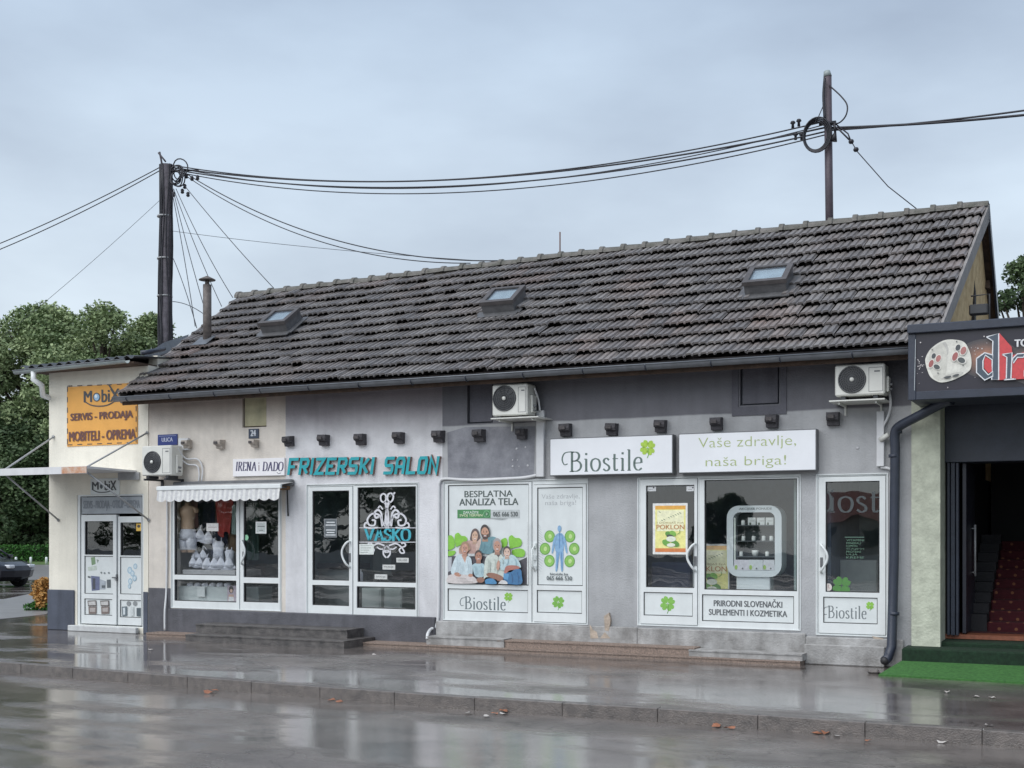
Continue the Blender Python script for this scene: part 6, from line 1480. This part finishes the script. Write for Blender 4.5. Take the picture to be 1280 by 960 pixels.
mb = MB(); mb.add([(x, yD+.245, z) for x, z in ii], [tuple(range(n))], mat('display_back', srgb(70, 78, 82), .6, .05, 4, 0)); mb.build('back_panel', ds)
q0, q1 = P(*cd_(272, 870), yD), P(*cd_(562, 760), yD); MB().box(q0.x, q1.x, yD+.03, yD+.26, q0.z-.1, a_[2]+.02, DW, .01).build('stand', ds)
for yy in (318, 452, 585): z = P(*cd_(430, yy), yD+.1).z; MB().box(b_[0]+.01, b_[1]-.01, yD+.03, yD+.24, z-.012, z, mat('shelf_dark', srgb(92, 100, 104), .4, bump=0)).build('shelf', ds)
a = RX(cd_(262, 0)[0], cd_(288, 0)[0], cd_(0, 255)[1], cd_(0, 660)[1], yD+.02); MB().box(b_[0]+.012, b_[0]+.03, yD+.01, yD+.02, a[2], a[3], mat('light_strip_off', srgb(236, 246, 236), .3, bump=0)).build('light_strip', ds)
p = Print(yD-.001); p.text('AKCIJSKE PONUDE', *cd_(300, 168), *cd_(582, 192), (120, 128, 130), .01)
p.rect(*cd_(258, 615), *cd_(385, 704), (226, 224, 232)); p.rect(*cd_(385, 615), *cd_(505, 704), (222, 228, 230)); p.rect(*cd_(508, 615), *cd_(604, 704), (226, 228, 232))
for a, b in ((275, 680), (400, 680), (520, 680)): p.ell(*cd_(a, b), 1.8, 3, (168, 206, 90))
for a, b in ((330, 690), (450, 690), (572, 690)): p.ell(*cd_(a, b), 1, 1, (90, 96, 96))
p.build('lettering', ds)
BOT = mat('supplement_white', srgb(226, 230, 226), .4, .03, 4, 0); BCAP = mat('bottle_cap', srgb(86, 92, 92), .4, bump=0)
g = 'supplement bottles on the cabinet shelves'
rows = [[335], [338, 425, 511, 577], [318, 541]]; ybs = [318, 452, 585]
names = {335: 'white bottle at the left of the top cabinet shelf', 338: 'leftmost white bottle on the middle cabinet shelf', 425: 'second white bottle on the middle cabinet shelf', 511: 'third white bottle on the middle cabinet shelf', 577: 'rightmost white bottle on the middle cabinet shelf', 318: 'white bottle at the left of the bottom cabinet shelf', 541: 'white bottle at the right of the bottom cabinet shelf'}
for row, yb_ in zip(rows, ybs):
    for x_ in row:
        q = P(*cd_(x_, yb_), yD+.1); o = T('supplement_bottle', names[x_], 'bottle', (q.x, yD+.1, q.z+.001), g)
        MB().lathe([(.026, .001), (.027, .005), (.027, .06), (.018, .068)], (q.x, yD+.1, q.z), BOT, 12).build('body', o); MB().lathe([(.02, .068), (.02, .085)], (q.x, yD+.1, q.z), BCAP, 12).build('cap', o)
for i, x_ in enumerate((414, 490, 566)):
    q = P(*cd_(x_, 318), yD+.1); o = T('supplement_box', ('left', 'middle', 'right')[i]+' white box of three on the top cabinet shelf', 'box', (q.x, yD+.1, q.z)); MB().box(q.x-.055, q.x+.055, yD+.07, yD+.13, q.z+.001, q.z+.105, BOT, .004).build('carton', o)
    p = Print(yD+.069); a, b = cd_(x_-20, 305)[0], cd_(x_-20, 296)[1]; p.rect(a-.8, b, a+1.5, b+3, (80, 96, 80)); p.line([(a, b-2), (a+6, b-2)], .5, (150, 156, 150)); p.build('print', o)
q = P(*cd_(438, 585), yD+.1); mb = MB(); mb.lathe([(.03, .001), (.045, .04), (.048, .085), (.044, .085), (.028, .01)], (q.x, yD+.1, q.z), BOT, 14); thing_mb('bowl', 'white bowl on the bottom cabinet shelf', 'bowl', mb)
s = board('poster_stand', 'yellow poster standing behind the glazed window', 'poster', RX(866, 911.5, 680, 739.5, .45), .45, .47, PANEL); p = Print(.449); promo(p, 868, 682, 910, 745); p.build('printed_film', s)
mb = MB(); a = RX(814, 862, 703, 736, 1.0); mb.box(a[0], a[1], 1.0, 1.5, r_b2[2], a[3], mat('counter_blue', srgb(84, 98, 140), .5, .1, 4, 0), .02); thing_mb('counter', 'blue grey counter inside the glazed supplement shop', 'counter', mb)
mb = MB(); a = RX(1034, 1097, 700, 738, .9); mb.box(a[0], a[1], .9, 1.3, r_b3[2], a[3], mat('counter_pale', srgb(150, 160, 160), .5, .1, 4, 0), .02); thing_mb('counter', 'pale counter behind the single door', 'counter', mb)

# ================================================================== CAR
def sub(o, name, mb): return mb.build(name, o)
PAINT = mat('black_car_paint', srgb(28, 30, 38), .18, .05, 3, 0, spec=.6); CG = glass_mat('car_glass', .1, (.35, .38, .4)); TYRE = mat('tyre', (.02, .02, .02), .8, bump=0); RIM = mat('rim', (.45, .46, .48), .3, metal=.8, bump=0)
nose = G(37, 735, 0); cyaw = YAW*.35
car = T('parked_car', 'dark hatchback at the left edge beside the hedge', 'car', (nose.x-2.75, nose.y, 0)); car.rotation_euler = (0, 0, cyaw)
car['_o'] = (0, 0, 0)
def body(pts, ws, m, name, par):
    """profile (x,z) per station with half widths: closed loft across the width"""
    mb = MB(); n = len(pts); ks = (-1, -.86, -.5, 0, .5, .86, 1); v = []
    for k in ks:
        sh = 1-.10*abs(k)**4
        cx = sum(q[0] for q in pts)/n; cz = sum(q[1] for q in pts)/n
        for (x, z), w_ in zip(pts, ws): v.append((cx+(x-cx)*sh, k*w_, cz+(z-cz)*(1-.06*abs(k)**6)))
    f = [(j*n+i, j*n+(i+1) % n, (j+1)*n+(i+1) % n, (j+1)*n+i) for j in range(len(ks)-1) for i in range(n)]
    f += [tuple(range(n))[::-1], tuple((len(ks)-1)*n+i for i in range(n))]
    mb.add(v, f, m, smooth=False); o = mb.build(name, par, local=True); return o
low = [(2.08, .34), (2.14, .55), (2.08, .70), (1.75, .83), (1.05, .93), (-1.9, .98), (-2.05, .90), (-2.1, .5), (-2.0, .28), (-1.6, .2), (1.7, .2)]
body(low, [.78, .80, .82, .86, .87, .86, .84, .84, .82, .84, .84], PAINT, 'body', car)
up2 = [(1.0, .93), (.35, 1.34), (-.2, 1.44), (-1.3, 1.40), (-1.95, .98)]
body(up2, [.84, .68, .66, .66, .80], CG, 'glasshouse', car)
mb = MB(); mb.prism([(.33, -.67, 1.36), (-.2, -.66, 1.455), (-1.3, -.66, 1.415), (-1.3, .66, 1.415), (-.2, .66, 1.455), (.33, .67, 1.36)], (0, 0, .02), PAINT)
for s_ in (-1, 1):
    for a, b in (((1.0, .84), (.35, .68)), ((-.35, .86), (-.4, .67)), ((-1.9, .81), (-1.3, .66))): mb.tube([(a[0], s_*a[1], .95), (b[0], s_*b[1], 1.4)], .035, PAINT, 6)
mb.build('roof', car, local=True)
for x_ in (1.35, -1.32):
    for s_ in (-1, 1):
        mb = MB(); mb.lathe([(.31, -.1), (.325, -.08), (.325, .08), (.31, .1), (.2, .1), (.2, -.1)], (x_, s_*.78, .315), TYRE, 24, axis='y'); o = mb.build('wheel', car, local=True)
        mb = MB(); mb.lathe([(.2, -.085), (.2, .085), (.05, .095)], (x_, s_*.78, .315), RIM, 10, axis='y'); mb.build('rim', o, local=True)
for s_ in (-1, 1):
    mb = MB(); mb.box(1.88, 2.12, s_*.5-.14, s_*.5+.14, .62, .74, mat('headlight', (.6, .62, .65), .15, bump=0), .03); mb.build('headlight', car, local=True)
    mb = MB(); mb.box(.78, .98, s_*.93-.07, s_*.93+.07, .92, 1.05, PAINT, .03); mb.build('mirror', car, local=True)
    mb = MB(); mb.box(-.9, -.72, s_*.875-.01, s_*.875+.01, .82, .85, RIM, .005); mb.build('door_handle', car, local=True)

# ================================================================== VEGETATION
LEAF = leaf_mat('foliage_hazy', srgb(84, 106, 66), srgb(156, 170, 126)); LEAFD = leaf_mat('foliage_dark', srgb(50, 70, 46), srgb(94, 112, 76)); LEAFH = leaf_mat('hedge_leaf', srgb(40, 84, 34), srgb(76, 124, 50)); LEAFO = leaf_mat('dry_leaf', srgb(170, 128, 70), srgb(214, 170, 110))  # LEAF is paled and greyed, distance haze put into its colours
BARK = mat('bark', srgb(84, 76, 66), .9, .3, 12, .8, 20)
def leaves(cent, rad, nl, size, squash=.8, seed=0):
    r = np.random.default_rng(seed); cent = np.array(cent, float); rad = np.array(rad, float)
    wgt = rad**2; idx = r.choice(len(cent), nl, p=wgt/wgt.sum()); d = r.normal(size=(nl, 3)); d /= np.linalg.norm(d, axis=1)[:, None]
    rr_ = rad[idx]*(r.uniform(.25, 1, nl)**.45)*r.uniform(.85, 1.12, nl); pos = cent[idx]+d*rr_[:, None]*np.array([1, 1, squash])
    t1 = r.normal(size=(nl, 3)); t1[:, 2] *= .6; t1 /= np.linalg.norm(t1, axis=1)[:, None]; t2 = np.cross(t1, r.normal(size=(nl, 3))+np.array([0, 0, .0])); t2 /= np.linalg.norm(t2, axis=1)[:, None]
    s = size*r.uniform(.6, 1.3, nl)[:, None]; v = np.stack([pos-t1*s, pos+t2*s*.55, pos+t1*s, pos-t2*s*.55], 1).reshape(-1, 3); return v
def leaf_mesh(name, v, m, parent):
    me = bpy.data.meshes.new(name); v = v-np.array(parent['_o']); n = len(v)//4; me.vertices.add(len(v)); me.vertices.foreach_set('co', v.ravel()); me.loops.add(4*n); me.loops.foreach_set('vertex_index', np.arange(4*n)); me.polygons.add(n); me.polygons.foreach_set('loop_start', np.arange(0, 4*n, 4)); me.polygons.foreach_set('loop_total', np.full(n, 4)); me.materials.append(m); me.update(); me.validate()
    o = bpy.data.objects.new(name, me); COL.objects.link(o); o.parent = parent; o['_o'] = tuple(parent['_o']); return o
def tree(label, x, y, h, r, nl, size, m, seed, low=.25, nb=44, group=None, shape='round'):
    rs = np.random.default_rng(seed); t = T('tree', label, 'tree', (x, y, 0), group); cent = []; rad = []; mb = MB()
    lean = rs.normal(0, .03, 2); top = Vector((x+lean[0]*h, y+lean[1]*h, h*.86)); mb.tube([(x, y, -.1), (x+rs.normal(0, .1), y, h*.3), (x+lean[0]*h*.6, y+lean[1]*h*.6, h*.6), top], [h*.028, h*.02, h*.012, h*.003], BARK, 8)
    for k in range(nb):
        u = rs.uniform(low, 1); q = rs.uniform(0, 2*math.pi)
        rr_ = (math.sin(min(1, (u-low)/(1-low)*.92+.1)*math.pi)**.6 if shape == 'round' else (1.08-(u-low)/(1-low)))*r*rs.uniform(.35, .95)
        c = Vector((x+lean[0]*h*u+rr_*math.cos(q), y+lean[1]*h*u+rr_*math.sin(q), h*u*.93)); cent.append(c[:]); rad.append(r*rs.uniform(.12, .31))
        s0 = Vector((x+lean[0]*h*u*.6, y+lean[1]*h*u*.6, h*max(.15, u*.93-.14-.08*rs.random()))); mb.tube([s0, s0.lerp(c, .5)+Vector((0, 0, -.03*h)), c], [h*.008, h*.005, h*.002], BARK, 5)
    mb.build('trunk', t); leaf_mesh('crown', leaves(cent, rad, nl, size, .75, seed), m, t); return t
def tree_px(label, px, pyt, Z, r, nl, size, m, seed, **k):
    q = CAM+ray(px, HZ)*Z; h = CAM_H+(HZ-pyt)/FPX*Z; return tree(label, q.x, q.y, h/.97, r, nl, size, m, seed, **k)
tree_px('tall bushy tree at the left edge, leftmost of the trees', -30, 402, 87, 6.3, 30000, 0.150, LEAF, 11, low=.12, nb=57)
tree_px('broad green tree behind the corner shop, second from the left', 40, 376, 91, 7.2, 40000, 0.150, LEAF, 12, low=.14, nb=68)
tree_px('green tree rising just left of the dark pole', 134, 384, 87, 6.3, 34000, 0.143, LEAF, 13, low=.2, nb=57)
tree_px('green tree partly hidden by the dark pole', 192, 394, 89, 5.2, 26000, 0.143, LEAF, 14, low=.2, nb=51)
tree_px('tree behind the roof end, right of the dark pole', 262, 425, 85, 4.7, 18000, 0.143, LEAF, 15, low=.2, nb=44)
tree_px('dark lower tree behind the hedge at the left edge', -20, 520, 83, 5.4, 20000, 0.150, LEAFD, 16, low=.05, nb=57)
tree_px('dark lower tree behind the hedge beside the corner shop', 42, 500, 84, 5.4, 22000, 0.150, LEAFD, 17, low=.05, nb=61)
tree_px('dark lower tree hidden behind the corner shop wall', 100, 510, 85, 5.0, 6000, 0.208, LEAFD, 18, low=.05, nb=40)
tree_px('dark tree at the right edge above the casino sign', 1290, 306, 36, 1.7, 15000, .075, LEAFD, 19, low=.3, nb=68)
mb = MB(); wd = T('woodland', 'dark woodland closing the view far behind the hedge', 'woodland', (-60, 60, 0)); wd['kind'] = 'stuff'
cent = []; rad = []
for k in range(70):
    px = -260+k*7.5; Z = 104+random.uniform(-4, 6); q = CAM+ray(px, HZ)*Z
    for zz in (1.4, 4.5, 8): cent.append((q.x+random.uniform(-1, 1), q.y, zz+random.uniform(-.6, .8))); rad.append(random.uniform(2.1, 3.2))
leaf_mesh('foliage', leaves(cent, rad, 46000, .30, .9, 31), LEAFD, wd)['kind'] = 'stuff'
# hedge
ha, hb = G(-260, 702), G(150, 702); hd = T('hedge', 'clipped green hedge along the far lawn', 'hedge', (ha+hb)/2); n = 110; cent = []; rad = []
dirh = (hb-ha)
for k in range(n):
    for zz in (.25, .7): q = ha+dirh*(k/n); cent.append((q.x, q.y, zz)); rad.append(.42)
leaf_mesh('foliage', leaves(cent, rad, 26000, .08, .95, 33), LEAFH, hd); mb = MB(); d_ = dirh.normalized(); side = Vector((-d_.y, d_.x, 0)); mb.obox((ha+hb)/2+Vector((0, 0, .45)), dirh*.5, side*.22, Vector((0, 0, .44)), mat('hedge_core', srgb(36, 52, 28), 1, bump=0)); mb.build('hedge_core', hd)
for k, px in enumerate((-9, 5, 20, 38.5, 58)):
    q = G(px, 705.5, 0); mb = MB(); mb.lathe([(.07, 0), (.07, .38), (.05, .42), (.001, .43)], q, WHITE, 10); o = thing_mb('bollard', 'small white post standing in the row before the hedge', 'post', mb); o['group'] = 'white posts before the hedge'
# dry shrub at the corner
q = G(55, 763); sh = T('dry_shrub', 'orange brown dried shrub at the corner of the cream wall', 'shrub', (q.x, q.y, 0)); r = np.random.default_rng(5)
hz = H(55, 722, q.y)
leaf_mesh('dry_leaves', leaves([(q.x+.02, q.y, hz*.86), (q.x-.16, q.y, hz*.7), (q.x+.16, q.y+.1, hz*.66), (q.x-.04, q.y, hz*.5), (q.x-.24, q.y, hz*.48), (q.x+.2, q.y, hz*.4), (q.x+.05, q.y-.1, hz*.3)], [.12, .15, .13, .2, .11, .12, .16], 1100, .055, 1.1, 7), LEAFO, sh); leaf_mesh('green_leaves', leaves([(q.x-.1, q.y, .12), (q.x+.15, q.y, .1), (q.x-.3, q.y-.1, .06)], [.22, .2, .18], 700, .04, .6, 8), LEAFH, sh)
mb = MB()
for k in range(9): mb.tube([(q.x, q.y, 0), (q.x+r.normal(0, .2), q.y+r.normal(0, .15), hz*r.uniform(.7, 1.02))], [.012, .004], BARK, 5)
mb.build('stem', sh)
# small weeds along the foot of the corner shop
# fallen leaves in the gutter
first = None; FL = mat('fallen_leaf', srgb(168, 112, 84), .6, .25, 30, .2, coord='obj'); FL2 = mat('pale_litter', srgb(196, 190, 184), .6, .1, 30, 0)
def litter(px, py, s, m, lab, cat, z=-.125, name='fallen_leaf', grp=None):
    q = G(px, py, z); mb = MB(); n = 7; v = [(0, 0, .02*s)]
    for k in range(n): a = 2*math.pi*k/n; rr_ = s*(.042+.022*random.random()); v.append((rr_*math.cos(a), rr_*math.sin(a)*.8, .004+.03*s*random.random()))
    mb.add(v, [(0, k+1, (k+1) % n+1) for k in range(n)], m); o = mb.build(name); o.location = q; o.rotation_euler = (0, 0, random.uniform(0, 6)); tag(o, lab, cat, grp)
for i, (px, py, s) in enumerate(((262, 867, 1.3), (268, 864, 1), (414, 876, 1.0), (424, 878, .8), (618, 893, .8), (629, 891, 1.1), (896, 909, 1), (912, 912, 1), (1022, 917, 1.2), (1034, 917.5, 1.3), (1085, 927, .6))):
    litter(px, py, s, FL, 'brown fallen leaf lying in the road gutter by the kerb', 'leaf', grp='fallen leaves along the kerb')
for px, py in ((630, 893.5), (1046, 921), (585, 893), (1177, 929), (608, 897)): litter(px, py, .8, FL2, 'pale scrap of litter lying by the kerb', 'litter', name='litter', grp='pale litter along the kerb')
for px, py in ((188, 813), (468, 819), (1184, 866), (1236, 908), (1220, 872), (1240, 873)): litter(px, py, .7, FL2, 'pale scrap of litter lying on the wet pavement', 'litter', z=.001, name='litter', grp='pale litter on the pavement')
litter(312, 774, .9, FL2, 'crumpled white scrap on the upper dark step', 'litter', z=.252, name='litter')
q = G(1093, 842, 0); mb = MB(); mb.box(q.x-.08, q.x+.06, q.y-.06, q.y+.05, 0, .05, KERB, .02); mb.box(q.x+.02, q.x+.16, q.y-.02, q.y+.07, 0, .035, KERB, .015); thing_mb('stone', 'small broken stone at the corner of the turf mat', 'stone', mb)

# ================================================================== ACROSS THE ROAD (seen only in the glass)
ob = T('opposite_house', 'low red roofed house across the road, mirrored in the shop glass', 'building', (-4, -84, 0)); z_ = mat('house_wall', srgb(176, 172, 164), .8, .1, 2, .2)
MB().box(-14, -2, -92, -84, 0, 2.9, z_).build('wall', ob); mb = MB(); mb.prism([(-14.6, -83.4, 2.8), (-14.6, -92.6, 2.8), (-14.6, -88, 5.2)], (13.2, 0, 0), mat('red_roof', srgb(124, 62, 54), .7, .15, 3, .2)); mb.build('roof', ob)
for x_ in (-12, -9, -6, -3.5): MB().box(x_-.6, x_+.6, -84.0, -83.9, .9, 2.1, DARK).build('window', ob)
mb = MB(); mb.box(-60, 30, -40.2, -40, -.1, .75, mat('far_wall', srgb(206, 206, 204), .8, .08, 2, .2)); thing_mb('garden_wall', 'low pale wall across the road, mirrored in the shop glass', 'wall', mb)
tree('small leafy tree across the road left of the red roofed house', -19, -80, 5.0, 3.0, 9000, .15, LEAFD, 41, low=.1)
for k, (x_, lab) in enumerate(((-34, 'leafy tree across the road before the salon glass'), (-43, 'second leafy tree across the road facing the salon'), (-53, 'leafy tree across the road facing the lingerie window'), (-64, 'leafy tree across the road facing the corner shop'), (-27, 'short leafy tree across the road near the red roofed house'))):
    tree(lab, x_, -58-k*1.5, 9 if k < 4 else 4.5, 5.0 if k < 4 else 2.5, 9000, .17, LEAFD, 44+k, low=.05)
